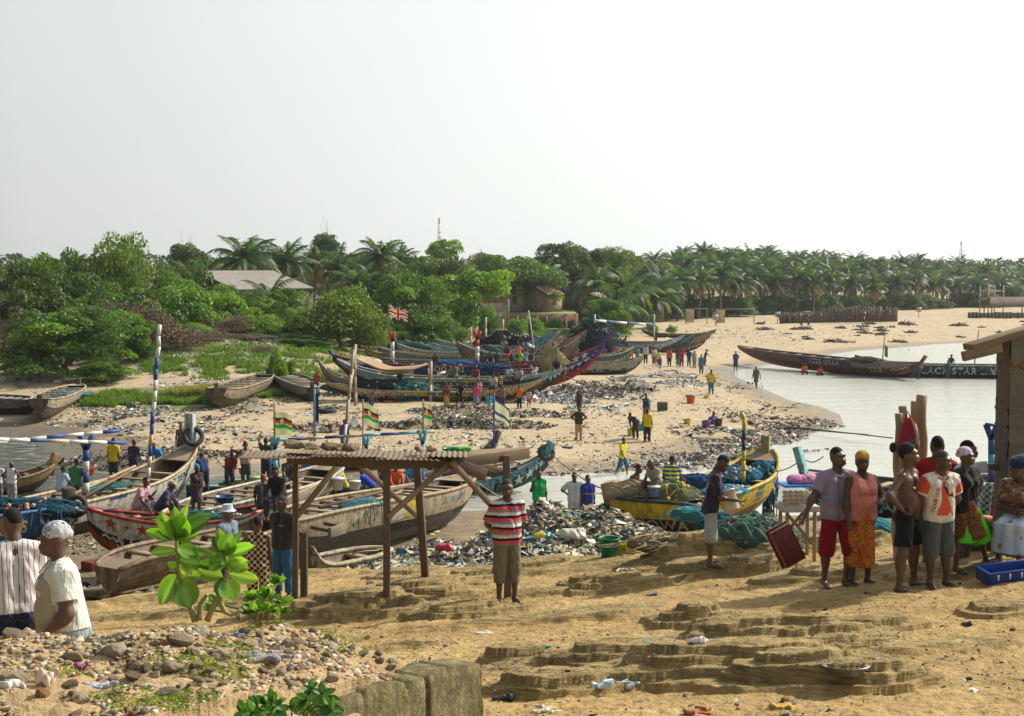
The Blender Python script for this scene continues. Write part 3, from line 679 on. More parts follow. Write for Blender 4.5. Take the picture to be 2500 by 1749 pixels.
def mast(px,top,dist,label):
 x=(px-1250)/FPX*dist;h=PD(px,top,dist).z;o=empty('radio_mast',(x,dist,0),.4,label,'mast');m=MB();w=1.5;cr=.45
 def pt(s,z):k=w*(1-.72*z/h);return[(k*math.cos(a),k*math.sin(a),z) for a in(.5,2.6,4.7)]
 N=22
 for i in range(N):
  p=pt(0,h*i/N);q=pt(0,h*(i+1)/N);c=(.5,.07,.05) if(i//4)%2 else(.75,.75,.72)
  for j in range(3):m.tube([p[j],q[j]],.13,4,0,c);m.tube([p[j],q[(j+1)%3]],.07,3,0,c);m.tube([q[j],q[(j+1)%3]],.07,3,0,c)
 m.build('lattice',m_vcol(.6),o)
 d=MB();d.lathe([(0,0),(.7,.1),(.8,.5)],12,(0,-1.0,h*.78));d.lathe([(0,0),(.6,.1),(.7,.45)],12,(0,-1.0,h*.7));d.build('dish',m_plain((.6,.6,.6),.5),o)
mast(1073,533,700,'thin red and white lattice mast above the middle of the skyline');mast(2343,590,760,'small lattice mast on the skyline at the right')
def beach_stuff():
 rg=random.Random(12);WD=m_wood((.33,.26,.18));
 g=P(2420,768,1.0);z=gz(g.x,g.y);o=empty('lookout_platform',(g.x,g.y,z),.2,'spindly white timber lookout platform before the palms at the far right','platform')
 for sx in(-1.4,1.4):
  for sy in(-1.4,1.4):MB().beam((sx,sy,0),(sx,sy,5.2),.14,.14).build('post',m_paint((.5,.5,.47),.3),o)
 m=MB()
 for z_ in(2.6,4.2):
  for s in(-1,1):m.beam((-1.7,s*1.4-.1*s,z_),(1.7,s*1.4-.1*s,z_),.1,.14);m.beam((s*1.25,-1.6,z_+.16),(s*1.25,1.6,z_+.16),.1,.14)
 m.build('rails',m_paint((.5,.5,.47),.3),o);MB().box((0,0,2.9),(3.2,3.2,.08)).build('deck',WD,o)
 g=P(2450,772,1.0);z=gz(g.x,g.y+4);o=empty('beach_shack',(g.x+2,g.y+4,z),.1,'low open shack with a dark slanting roof right of the lookout','shack')
 for sx in(-3.4,3.4):
  for sy in(-1.5,1.5):MB().beam((sx,sy,0),(sx,sy,1.9),.16,.16).build('post',WD,o)
 v=[(-4,-2,1.7),(4,-2,1.7),(3,0,3.2),(-3,0,3.2),(4,2,1.9),(-4,2,1.9)];MB().add(v+[(a,b,c+.12) for a,b,c in v],[(0,3,2,1),(3,5,4,2),(6,7,8,9),(9,8,10,11),(0,1,7,6),(5,11,10,4)]).build('roof',m_wood((.17,.13,.10)),o)
 g=P(2440,772,1.0);o=empty('pallet_wall',(g.x-6,g.y-3,gz(g.x,g.y)),0,'low dark wall of stacked timber below the lookout platform','wall');m=MB()
 for i in range(26):m.box((i*.62,0,.5),(.5,.3,1.0+rg.uniform(-.2,.2)))
 m.build('stack',m_wood((.10,.09,.08)),o)
 for(px,py,w,h,lb) in[(1700,792,1.6,2.4,'small board frame on the sand beneath the first palms'),(1795,793,2.8,2.4,'open pale board frame between the palms and the canoes')]:
  g=G(px,py);o=empty('board_frame',g,.1,lb,'frame')
  for s in(-1,1):MB().beam((s*w,0,0),(s*w,0,h),.1,.1).build('post',WD,o)
  MB().box((0,0,h-.12),(w*2+.2,.07,.14)).build('rail',WD,o);m=MB()
  for i in range(7):m.box((-w+.16+i*.17,.07,h*.5),(.15,.03,h*.8))
  m.build('boards',m_wood((.48,.38,.25),.25,2),o)
 for i,(px,py) in enumerate([(1898,789),(2243,775),(1746,797)]):
  g=G(px,py);o=empty('sign_post',g,0,['white notice board on a post at the foot of the left front palm','white notice board far right at the foot of a palm','white notice board beside the palm nearest the canoes'][i],'sign');MB().beam((0,0,0),(0,0,1.2),.09,.09).build('post',WD,o);MB().box((0,-.07,1.3),(.8,.05,.8)).build('board',m_paint((.6,.6,.55),.2),o)
 g=G(1965,796);m=MB();m.tube([(.55*math.cos(a),0,.45+.55*math.sin(a)) for a in np.linspace(-.6,3.8,16)],.15,8);o=m.build('old_tyre',m_plain((.03,.03,.03),.8));o.location=g;tag(o,'old tyre standing half buried on the far beach','tyre')
 for i in range(36):
  px=rg.uniform(1850,2560);py=rg.uniform(790,838) if px<2350 else rg.uniform(786,828)
  g=G(px,py);s=rg.uniform(.35,1.1);m=MB();r=np.random.RandomState(i)
  for k in range(int(26*s+8)):
   p=r.normal(0,.6,3)*s;m.tube([(p[0],p[1],0),(p[0]*.3+r.normal(0,.4)*s,p[1]*.3,abs(r.normal(.25,.15))*s)],[.09,.04],4,0,np.array((.09,.075,.06))*r.uniform(.5,1.6))
  o=m.build('driftwood_heap',m_vcol(.9));o.location=g;tag(o,'dark heap of driftwood and weed lying on the far beach','debris heap','debris heaps on the far beach')
beach_stuff()
# ================================================================ BOATS
def text_mesh(s,bold=.02):
 c=bpy.data.curves.new('t','FONT');c.body=s;c.offset=bold;c.resolution_u=2;c.align_x='CENTER';c.align_y='CENTER';c.space_character=1.12
 o=bpy.data.objects.new('t',c);COL.objects.link(o);dg=bpy.context.evaluated_depsgraph_get();me=bpy.data.meshes.new_from_object(o.evaluated_get(dg))
 v=np.array([x.co[:] for x in me.vertices]) if len(me.vertices) else np.zeros((0,3));f=[tuple(p.vertices) for p in me.polygons]
 bpy.data.objects.remove(o);bpy.data.curves.remove(c);bpy.data.meshes.remove(me);return v[:,:2],f
def star_pts(r,n=5,q=.42,a0=math.pi/2):return[((r if i%2==0 else r*q)*math.cos(a0+i*math.pi/n),(r if i%2==0 else r*q)*math.sin(a0+i*math.pi/n)) for i in range(2*n)]
WHITE=(.62,.60,.53);BLACK=(.022,.022,.022);BLUE=(.03,.09,.26);LBLUE=(.20,.42,.50);TEAL=(.05,.22,.24);YEL=(.62,.47,.03);RED=(.36,.035,.025);BROWN=(.20,.125,.07);GREY=(.16,.15,.135);NAVY=(.015,.03,.075);CREAM=(.50,.44,.31);OLIVE=(.20,.16,.05)
class Boat:pass
BOATS={}
def boat(key,label,A,B,H=None,gy=None,beam=1.9,zb=None,low=BLACK,up=WHITE,gun=None,inn=(.20,.145,.09),wear=.45,pA=3.2,pB=3.2,nthw=8,deco=(),postA=0,postB=0,bottom=None,split=.55,group='wooden fishing canoes',name='fishing_canoe',kA=5.,kB=5.,tipd=.28,endA=.06,endB=.06,thw=(.33,.25,.16),pcol=None):
 a=PD(*A);b=PD(*B);mid=(a+b)/2
 d=Vector((b.x-a.x,b.y-a.y,0));L=d.length;yaw=math.atan2(d.y,d.x)
 if zb is None:zb=(gz(mid.x,mid.y)-.12,)*2
 if not isinstance(zb,tuple):zb=(zb,zb)
 z0=(zb[0]+zb[1])/2;zA=a.z-zb[0];zB=b.z-zb[1]
 if H is None:H=CAMZ-(mid.y-beam/2*.9)*(gy-HOR)/FPX-z0
 o=empty(name,(mid.x,mid.y,z0),yaw,label,'boat',group)
 W_=beam/2
 def u_(s):return 2*s-1
 def zg(s):
  u=u_(s);e=np.abs(u);return H+np.where(u<0,(zA-H)*e**pA,(zB-H)*e**pB)
 def zk(s):
  u=u_(s);e=np.abs(u);return np.where(u<0,(zA-tipd)*e**kA,(zB-tipd)*e**kB)
 def bm(s):
  u=u_(s);e=np.abs(u);en=np.where(u<0,endA,endB);return W_*(1-e**2.4)**.72*(1-en)+W_*en+.035
 def tilt(s):return(zb[1]-zb[0])*(s-.5)
 def pt(s,t,side,off=0.0):
  s,t=np.broadcast_arrays(np.asarray(s,float),np.asarray(t,float));g=zg(s);k=zk(s);w=bm(s)
  y=(w*np.sin(math.pi/2*np.clip(t,0,1))**.78*(.86+.14*t)+off)*side
  return np.stack([(s-.5)*L,y,k+(g-k)*t**1.1+tilt(s)],-1)
 def strip(s0,s1,t0,t1,side,off,ns,nt):
  S,T_=np.meshgrid(np.linspace(s0,s1,ns+1),np.linspace(t0,t1,nt+1),indexing='ij')
  v=pt(S,T_,side,off).reshape(-1,3);m=nt+1
  f=[(i*m+j,(i+1)*m+j,(i+1)*m+j+1,i*m+j+1) for i in range(ns) for j in range(nt)]
  if side>0:f=[q[::-1] for q in f]
  return v,f
 NS=44
 hm=MB()
 for side in(-1,1):
  if bottom is not None:
   v,f=strip(0,1,0,.3,side,0,NS,3);hm.add(v,f,2);v,f=strip(0,1,.3,split,side,0,NS,3);hm.add(v,f,0)
  else:v,f=strip(0,1,0,split,side,0,NS,5);hm.add(v,f,0)
  v,f=strip(.01,.99,.12,1,side,-.05,NS,5);hm.add(v,[q[::-1] for q in f],1)
 for e in(0.,1.):
  tt=np.linspace(0,1,6);l1=pt(e,tt,-1);l2=pt(e,tt,1);fs=[(i,i+1,7+i,6+i) for i in range(5)];hm.add(np.concatenate([l1,l2]),fs if e else[q[::-1] for q in fs],0)
 ss=np.linspace(.06,.94,30);p1=pt(ss,.22,-1,-.05);p2=pt(ss,.22,1,-.05);hm.add(np.concatenate([p1,p2]),[(i,i+1,31+i-1+0,30+i) if False else(i,i+1,30+i+1,30+i) for i in range(29)],1)
 hull=hm.build('hull',[m_paint(low,wear),m_paint(inn,.5,(.15,.11,.07)),m_paint(bottom or low,.3)],o)
 for side in(-1,1):
  sm=MB();v,f=strip(0,1,split,1,side,.025,NS,3);sm.add(v,f);v2,f2=strip(0,1,.97,1,side,-.045,NS,1)
  top=pt(np.linspace(0,1,NS+1),1,side,.025);ti=pt(np.linspace(0,1,NS+1),1,side,-.05)
  sm.add(np.concatenate([top,ti]),[(i,i+1,NS+2+i,NS+1+i) for i in range(NS)])
  bt=pt(np.linspace(0,1,NS+1),split,side,.025);bi=pt(np.linspace(0,1,NS+1),split,side,-.0)
  sm.add(np.concatenate([bt,bi]),[(i,i+1,NS+2+i,NS+1+i) for i in range(NS)])
  sm.build('side_plank',m_paint(up,wear),o)
  gm=MB();s_=np.linspace(0,1,NS+1);q=[pt(s_,1,side,e)+np.array([0,0,h]) for e,h in((.055,-.05),(.055,.035),(-.07,.035),(-.07,-.05))]
  n=NS+1;gm.add(np.concatenate(q),[(k*n+i,k*n+i+1,((k+1)%4)*n+i+1,((k+1)%4)*n+i) for k in range(4) for i in range(NS)]+[(0,n,2*n,3*n),(NS,n+NS,2*n+NS,3*n+NS)])
  gm.build('gunwale',m_paint(gun or up,wear*.9),o)
 for i in range(nthw):
  s=.14+.72*(i+.5)/nthw;w=float(bm(s))-.02;z=float(zg(s)+tilt(s))-.10;MB().box(((s-.5)*L,0,z),(.24,2*w,.05)).build('thwart',m_wood(thw,.3,1),o)
 for(e,pp) in((0,postA),(1,postB)):
  dm=MB();s_=np.linspace(0.0,.085,6) if e==0 else np.linspace(.915,1.0,6);l1=pt(s_,1,-1,-.02);l2=pt(s_,1,1,-.02);l1[:,2]-=.02;l2[:,2]-=.02
  dm.add(np.concatenate([l1,l2,l1-np.array([0,0,.05]),l2-np.array([0,0,.05])]),[(i,i+1,7+i,6+i) for i in range(5)]+[(12+i,18+i,19+i,13+i) for i in range(5)]);dm.build('end_deck',m_wood(thw,.3,0),o)
  if pp:
   sg=-1 if e==0 else 1;x=sg*L/2;zt=(zA if e==0 else zB)+float(tilt(float(e)));m=MB()
   lean=pp[1] if isinstance(pp,tuple) else .15;hh=pp[0] if isinstance(pp,tuple) else pp;wd=pp[2] if isinstance(pp,tuple) and len(pp)>2 else .16
   m.beam((x-sg*.12-sg*lean*.4,0,zt-.55),(x+sg*lean*hh,0,zt+hh),wd,wd*1.4,up=(0,1,0));m.build('stem_post',m_paint(pcol or gun or up,.5),o,bevel=.02)
 def decal(kind,pts,faces,s,t,col,side=-1,off=.036,h=None,nm='lettering',wr=.08):
  pts=np.asarray(pts,float);S=s+pts[:,0]/L*(1 if side<0 else-1);dep=float(zg(s)-zk(s));T_=t+pts[:,1]/dep
  v=pt(np.clip(S,0,1),np.clip(T_,0.01,1),side,off);m=MB();m.add(v,faces if side<0 else[f[::-1] for f in faces]);m.build(nm,m_paint(col,wr,dk(low,1.2)),o)
 for dd in deco:
  k=dd[0];side=-1
  if k=='t':v,f=text_mesh(dd[1]);decal(k,v*dd[4]*1.35,f,dd[2],dd[3],dd[5])
  elif k=='b':
   v,f=strip(dd[1],dd[2],dd[3],dd[4],-1,.031,max(2,int((dd[2]-dd[1])*L*2.5)),2);MB().add(v,f).build('painted_panel',m_paint(dd[5],.3),o)
  elif k=='*':p_=star_pts(dd[3]);decal(k,p_+[(0,0)],[(i,(i+1)%10,10) for i in range(10)],dd[1],dd[2],dd[4],nm='star',off=.04)
  elif k=='d':r=dd[3];decal(k,[(-r,0),(0,-r*.7),(r,0),(0,r*.7)],[(0,1,2,3)],dd[1],dd[2],dd[4],nm='diamond',off=.04)
  elif k=='v':
   s0,s1,t0,t1,n,col=dd[1:];P_=[];F_=[]
   for i in range(n):a_=s0+(s1-s0)*i/n;b_=s0+(s1-s0)*(i+1)/n;P_+=[(a_,t0),((a_+b_)/2,t1),(b_,t0)];F_.append((3*i,3*i+1,3*i+2))
   P_=np.array(P_);v=pt(P_[:,0],P_[:,1],-1,.038);MB().add(v,F_).build('teeth_pattern',m_paint(col,.25),o)
  elif k=='z':
   s0,s1,t0,amp,n,col=dd[1:];ss=np.linspace(s0,s1,2*n+1);tt=t0+amp*np.array([1 if i%2 else-1 for i in range(2*n+1)]);w=.035
   v=np.concatenate([pt(ss,tt-w,-1,.037),pt(ss,tt+w,-1,.037)]);m_=2*n+1;MB().add(v,[(i,i+1,m_+i+1,m_+i) for i in range(2*n)]).build('wave_pattern',m_paint(col,.25),o)
 r=Boat();r.o=o;r.L=L;r.H=H;r.zg=zg;r.bm=bm;r.zk=zk;r.M=Matrix.Translation((mid.x,mid.y,z0))@Matrix.Rotation(yaw,4,'Z');r.yaw=yaw
 r.at=lambda s,y,dz=0.0:r.M@Vector(((s-.5)*L,y,float(zg(s)+tilt(s))+dz))
 r.px_s=None;BOATS[key]=r;return r
boat('she','long white and blue canoe with a tall striped mast and a tyre round its bow',(-150,1290,41.5),(468,1088,53.5),H=1.5,beam=2.4,zb=0,low=(.05,.045,.035),up=(.55,.55,.46),gun=(.55,.45,.27),nthw=11,postB=(1.25,-.05,.26),pcol=(.42,.52,.52),endB=.16,kB=7,tipd=.5,wear=.28,deco=[('t','SHE YENI',.83,.82,.27,NAVY),('t','AIRWAY',.62,.36,.34,(.62,.60,.40)),('t','NA1Y',.80,.46,.5,WHITE),('b',.50,.57,.9,1,BLUE),('b',.93,.97,.9,1,BLUE),('v',.66,.92,.55,.4,7,BLUE)])
boat('blue','blue canoe with white letters and a tyre on its end post, left picture edge',(-700,1335,34),(176,1228,39.5),H=1.4,beam=1.8,low=(.30,.25,.06),up=(.025,.10,.27),gun=(.05,.16,.40),nthw=6,postB=(.45,-.25,.28),pcol=(.10,.07,.05),endB=.2,pB=5,kB=9,tipd=.9,split=.5,zb=1.15,deco=[('t',"IN JESUS' NAME",.82,.72,.34,(.66,.63,.5)),('v',.5,.98,.5,.3,9,(.03,.03,.03)),('*',.9,.3,.16,(.5,.5,.2))])
boat('star','white canoe with red gunwale and red stars, lettering on its black lower side',(213,1240,38.5),(655,1232,40.5),gy=1284,beam=1.7,zb=1.15,low=BLACK,up=(.58,.55,.47),gun=RED,bottom=(.33,.06,.02),nthw=8,split=.52,pA=1.6,kA=6,tipd=.6,wear=.35,deco=[('*',.11,.80,.17,RED),('*',.27,.78,.17,RED),('d',.19,.79,.17,(.5,.45,.4)),('d',.19,.79,.07,RED),('z',.07,.18,.42,.04,3,WHITE),('t','STORE PAPA',.42,.36,.34,WHITE),('b',.345,.385,.3,.97,(.52,.5,.42))])
boat('worn','broken brown canoe with bare scraped planks behind the big leafed milkweed',(262,1386,31),(690,1238,36),H=.85,beam=1.5,zb=(1.9,1.75),low=(.27,.17,.09),up=(.30,.22,.13),inn=(.2,.14,.08),wear=.75,nthw=5,pA=6,pB=5,kA=12,kB=9,tipd=.6,endA=.5,endB=.4,deco=[('t','TUPA',.74,.45,.26,CREAM),('z',.2,.5,.5,.03,5,CREAM)])
boat('glai','cream bowed canoe with worn planks and red letters, right of the seated men',(400,1262,44.5),(822,1133,53.5),H=1.3,beam=2.3,zb=.1,low=(.06,.05,.045),up=(.55,.51,.40),nthw=9,pB=2.6,kB=5,endB=.25,tipd=.6,deco=[('t','GLAN',.60,.35,.3,WHITE),('t','GOD',.87,.72,.3,RED),('v',.62,.85,.5,.35,6,WHITE)])
boat('grey','large grey canoe with cream top planks and yellow panel behind the timber frame',(676,1272,38),(1142,1160,50),H=1.55,beam=2.1,zb=(1.0,0.0),low=(.115,.105,.095),up=(.45,.38,.26),gun=(.40,.31,.19),nthw=10,endA=.35,endB=.22,kA=9,kB=6,pB=4,tipd=.7,wear=.4,deco=[('b',.47,.53,.62,.97,YEL),('b',.40,.46,.6,.95,WHITE),('t','MC DICHICH',.76,.80,.24,(.28,.38,.42)),('t','WAR ZONE',.5,.42,.34,(.03,.03,.03)),('v',.8,.96,.5,.36,5,(.04,.04,.04))])
boat('heart','small old canoe painted with a blue star and red heart beside the timber posts',(737,1332,29.5),(948,1338,31.5),H=.62,beam=1.0,low=(.14,.10,.05),up=(.48,.41,.27),nthw=2,wear=.6,pA=8,pB=5,kA=14,kB=6,endA=.6,tipd=.5,deco=[('*',.22,.78,.085,(.05,.08,.3)),('d',.38,.76,.07,RED),('t','AD DAMO',.68,.74,.1,(.1,.1,.25))])
boat('isaiah','long dark teal canoe with a verse number and white stars near its tall blue prow',(455,1185,56),(1338,1098,57.5),gy=1191,beam=1.9,zb=-.12,low=(.018,.05,.062),up=(.03,.10,.16),gun=(.12,.30,.38),nthw=13,postB=(.32,.55,.3),pcol=(.10,.36,.44),pB=5,kB=8,tipd=.7,wear=.3,deco=[('b',.78,.985,.72,.98,(.16,.42,.44)),('t','ISAIAH 40:31',.915,.86,.27,NAVY),('t',"GOD'S",.795,.80,.2,WHITE),('t','TIME',.825,.45,.42,(.45,.62,.60)),('t','NOT',.505,.62,.34,WHITE),('*',.915,.5,.24,(.5,.66,.6)),('*',.945,.56,.22,(.5,.66,.6)),('v',.945,.985,.78,.45,3,(.5,.66,.6))])
boat('brownbow','brown and white canoe whose curved bow rises behind the blue prowed canoe',(1030,1160,59.5),(1214,1066,61.5),H=.7,beam=1.5,zb=.1,low=(.22,.15,.09),up=(.42,.38,.30),nthw=6,postB=(.25,.3,.2),pcol=(.10,.08,.06))
boat('howa','small bright yellow canoe with black rail and a square wooden end post',(1492,1206,39.5),(1722,1236,38.5),gy=1227,beam=1.5,zb=1.7,low=(.05,.035,.03),up=YEL,gun=(.05,.055,.07),nthw=4,postA=(.35,.1,.42),pcol=(.38,.24,.10),endA=.25,kA=9,pA=4,tipd=.8,wear=.22,deco=[('t','CHIOWA',.50,.38,.32,CREAM)])
boat('eben','yellow and blue canoe full of blue nets with a black and yellow pole',(1650,1232,42.5),(1870,1098,50.5),H=1.5,beam=2.3,zb=.55,low=(.20,.145,.07),up=YEL,gun=(.55,.44,.05),nthw=5,postB=(.5,0,.22),pcol=(.38,.30,.15),endB=.2,kB=7,tipd=.7,pB=3.5,deco=[('t','EBENEZER',.74,.40,.34,(.62,.56,.38)),('b',.5,.58,.62,.97,(.1,.16,.22)),('b',.72,.78,.82,.97,(.1,.16,.22)),('b',.9,.97,.82,.97,(.1,.16,.22))])
boat('sulas','black canoe with pale blue letters behind the food table and a pale blue prow post',(1958,1148,45),(2315,1190,42),gy=1190,beam=1.9,low=(.02,.035,.045),up=(.025,.06,.075),gun=(.10,.11,.11),nthw=6,postA=(.75,.25,.22),pcol=(.25,.50,.55),wear=.25,deco=[('t',"JESU LASI",.50,.60,.52,(.35,.62,.62)),('t','SEA NEVER DRY',.5,.88,.2,(.35,.55,.58))])
boat('eko','black canoe with white rail and a pale hand emblem beside the concrete pillar',(2250,1176,38.5),(2720,1170,38),gy=1186,beam=1.8,low=(.018,.028,.033),up=(.02,.035,.045),gun=(.50,.52,.46),nthw=6,wear=.25,deco=[('t','EKO',.37,.70,.34,(.35,.55,.50)),('t','W',.385,.38,.3,(.4,.62,.6)),('b',.1,.9,.86,.97,(.52,.54,.48))])
boat('ro','white canoe with red letters and red rail behind the pillar',(2310,1140,46),(2800,1125,46),gy=1158,beam=1.8,low=(.05,.05,.05),up=(.58,.56,.50),gun=RED,nthw=5,wear=.25,deco=[('t','GOD ROCK',.33,.80,.3,RED)])
boat('jire','front canoe of the beach row, yellow and cream side with white and yellow emblems',(797,935,89),(1334,921,88),gy=957,beam=1.9,low=(.085,.06,.045),up=(.46,.38,.22),gun=(.50,.42,.22),bottom=(.10,.075,.06),nthw=10,pB=3.6,split=.62,wear=.3,deco=[('b',.06,.30,.8,.97,(.6,.55,.42)),('t','JEHOVAH JIREH',.245,.58,.36,(.66,.60,.45)),('b',.46,.57,.68,.97,(.04,.10,.28)),('b',.44,.47,.68,.97,YEL),('b',.57,.70,.68,.97,(.10,.09,.06)),('t','ZODOLAO',.56,.50,.34,YEL),('t','X',.515,.82,.3,WHITE),('b',.9,.99,.6,.97,(.5,.38,.2)),('t','GOD IS ABLE',.70,.78,.26,(.60,.55,.40)),('v',.72,.92,.62,.42,7,YEL)])
boat('al','second canoe of the beach row, pale blue and black with white symbols and number 121',(823,876,94),(1381,898,91.5),gy=925,beam=2.0,low=(.03,.035,.035),up=(.22,.42,.46),gun=(.45,.50,.46),nthw=10,pB=3.4,wear=.25,split=.66,deco=[('t','AL IZI 121',.22,.74,.42,WHITE),('b',.44,.9,.7,.85,(.03,.06,.08)),('b',.36,.40,.82,.98,YEL),('b',.58,.61,.82,.98,YEL),('*',.46,.70,.16,WHITE),('t','0 X H',.55,.70,.34,WHITE),('v',.93,.985,.7,.3,3,(.5,.62,.58)),('b',.75,.82,.85,.98,WHITE)])
boat('usa','large canoe with red and white stripes and white stars on its high blue bow',(812,866,100.5),(1474,838,99),gy=893,beam=2.4,low=(.025,.03,.06),up=(.028,.05,.14),gun=(.34,.06,.05),bottom=(.46,.03,.02),nthw=12,postB=(.75,.45,.26),postA=(.3,.8,.2),pcol=(.03,.08,.30),pB=3.4,kB=4.6,split=.6,tipd=.5,wear=.12,deco=[('b',.60,.845,.56,.98,(.36,.035,.035))]+[('b',.60,.845,.62+i*.11,.655+i*.11,(.62,.58,.54)) for i in range(3)]+[('b',.58,.88,.30,.56,(.33,.03,.025)),('b',.845,.995,.30,.985,(.02,.04,.20)),('t','GOD BLESS',.67,.46,.46,WHITE),('t','GOD.FIRST',.44,.86,.42,WHITE),('t','= || O || =',.44,.62,.4,WHITE),('t','225',.25,.80,.4,(.6,.5,.5))]+[('*',.868,.84,.3,WHITE),('*',.90,.84,.3,WHITE),('*',.93,.84,.28,WHITE),('v',.85,.95,.62,.45,4,WHITE),('*',.858,.52,.3,WHITE)]+[('*',.852+.011*i,.95-.17*((i*7)%4)-.04*(i%3),.07,WHITE) for i in range(12)]+[('b',.845,.97,.02,.3,(.46,.03,.02)),('b',.02,.28,.8,.98,(.03,.06,.2))])
boat('grey2','pale brown canoe end at the far left of the beach row',(777,877,97),(1010,905,97),gy=928,beam=1.6,low=(.16,.13,.10),up=(.30,.26,.20),nthw=4)
boat('yesu','yellow and black canoe behind the tan awning',(890,851,106.5),(1378,839,104),gy=880,beam=1.7,low=(.03,.028,.02),up=(.33,.25,.04),gun=(.12,.11,.05),nthw=9,deco=[('t','YESU MMO',.28,.52,.42,(.5,.45,.3)),('b',.62,.74,.62,.97,(.03,.06,.09)),('b',.58,.62,.62,.97,YEL),('b',.75,.98,.6,.97,(.45,.42,.36)),('v',.82,.97,.6,.4,5,WHITE)])
boat('olive','olive canoe with many pale thwarts and a lettered white bow',(921,846,112),(1386,816,112),gy=871,beam=1.9,low=(.10,.08,.04),up=(.15,.14,.09),gun=(.30,.32,.30),nthw=11,thw=(.6,.52,.38),pB=2.6,kB=4,deco=[('b',.80,.995,.55,.97,(.55,.50,.42)),('t','YEHOVA DA',.89,.80,.4,(.10,.03,.03)),('v',.84,.98,.55,.35,8,(.35,.05,.03))])
boat('brown2','dark brown bowed canoe leaning behind the lettered white bow',(1115,835,109.2),(1418,816,109.5),gy=867,beam=1.3,low=(.10,.075,.05),up=(.20,.16,.12),gun=(.35,.42,.44),nthw=5,pA=2.4)
boat('teal','canoe with a teal triangular bow panel in the back of the beach row',(958,834,119),(1355,807,119),gy=858,beam=1.8,low=(.12,.13,.13),up=(.06,.20,.26),gun=(.12,.3,.38),nthw=8,pB=2.2,kB=3.2,deco=[('b',.84,.99,.3,.97,(.05,.33,.40)),('v',.86,.98,.35,.6,4,(.02,.05,.07))])
boat('gw','grey white canoe beside the teal bowed one',(969,838,115.6),(1275,850,115.6),gy=862,beam=1.5,low=(.25,.24,.22),up=(.38,.38,.34),nthw=6)
boat('dgrey','weathered grey canoe under the trees behind the beach row',(988,828,126),(1240,840,126),gy=851,beam=1.5,low=(.14,.13,.12),up=(.25,.22,.19),nthw=5)
boat('whblue','white canoe with a thin blue rail in the back row',(1053,837,122.5),(1330,840,122.5),gy=855,beam=1.4,low=(.30,.32,.32),up=(.40,.44,.44),gun=(.10,.3,.4),nthw=6)
boat('back1','pale canoe at the very back of the beach row',(1061,826,131),(1372,804,131),gy=845,beam=1.7,low=(.13,.12,.11),up=(.30,.34,.34),gun=(.35,.42,.42),nthw=7,pB=2.3)
boat('tan','tan upturned boat hull on props beneath the trees',(1100,792,142),(1168,796,142),H=1.0,zb=1.7,beam=1.5,low=(.42,.30,.16),up=(.46,.34,.18),nthw=2,wear=.2,pA=2,pB=2)
boat('chb','low dark canoe with white marks right of the star painted bow',(1330,885,113.5),(1571,868,116),gy=887,beam=1.5,low=(.05,.05,.05),up=(.36,.33,.28),gun=(.30,.26,.2),nthw=5,pB=3.8,kB=5,deco=[('t','CHCBC',.46,.50,.4,(.5,.5,.42)),('z',.62,.75,.5,.05,4,WHITE),('v',.8,.92,.55,.3,4,WHITE)])
boat('german','black canoe with long white lettering and pale bow right in the beach row',(1300,838,138),(1673,817,139),gy=850,beam=2.0,low=(.02,.022,.025),up=(.025,.03,.035),gun=(.3,.42,.5),nthw=9,pB=2.8,deco=[('t','THE GERMAN KOKO',.62,.66,.5,(.5,.52,.5)),('b',.78,.995,.66,.97,(.40,.50,.56)),('v',.82,.98,.66,.45,8,(.42,.52,.58))])
boat('e4','dark toothed canoe end behind the standing crowd',(1470,850,143),(1721,830,141.5),gy=856,beam=1.7,low=(.04,.035,.03),up=(.17,.12,.08),nthw=5,pB=2.6,deco=[('v',.7,.97,.75,.45,8,WHITE)])
boat('e2','slim dark blue bowed canoe behind the black lettered one',(1450,835,146.5),(1696,817,146),gy=843,beam=1.6,low=(.025,.03,.04),up=(.05,.16,.22),gun=(.1,.3,.38),nthw=6,pB=2.6)
boat('e3','light brown canoe, rearmost of the right bows',(1470,828,150.5),(1739,809,150),gy=836,beam=1.7,low=(.24,.17,.10),up=(.34,.25,.15),nthw=6,pB=2.6)
boat('e5','old brown canoe with pale thwarts lying alone below the palm grove',(1566,802,172),(1748,804,170),gy=817,beam=2.2,low=(.20,.15,.10),up=(.24,.18,.12),nthw=7,thw=(.55,.47,.35),wear=.4)
boat('g1','dark grey open canoe half in the mud at the left picture edge',(-150,952,86),(98,977,84),H=1.25,zb=.1,beam=2.3,low=(.035,.033,.03),up=(.20,.19,.17),inn=(.10,.09,.08),thw=(.32,.28,.22),nthw=8)
boat('g2','old white scraped canoe with a net inside beneath the round green bush',(97,974,80),(192,938,92),H=1.2,zb=.35,beam=2.1,low=(.12,.10,.08),up=(.42,.38,.28),thw=(.3,.27,.22),nthw=6,wear=.6,postA=(.25,-.3,.22),postB=(.35,.1,.2),pcol=(.12,.09,.07),pA=5,kA=9,endA=.45,tipd=.9)
boat('g3','old brown canoe with a side bracket lying on the sand left of centre',(528,948,84),(655,911,98),H=1.35,zb=.4,beam=2.3,low=(.10,.07,.05),up=(.36,.29,.20),thw=(.34,.28,.2),nthw=8,wear=.65,postA=(.3,-.2,.2),postB=(.3,.1,.2),pcol=(.14,.10,.07),pA=5,kA=9,endA=.5,tipd=.95,deco=[('t','KO IN JAH',.22,.62,.3,(.5,.47,.4))])
boat('g4','grey blue open canoe beside the old brown one, seen end on',(684,913,101),(762,946,88),H=1.3,zb=.4,beam=2.1,low=(.06,.055,.05),up=(.24,.26,.25),thw=(.42,.36,.26),nthw=8,wear=.45,postB=(.35,-.1,.18),pcol=(.10,.08,.06),pB=5,kB=8,endB=.3,tipd=.8)
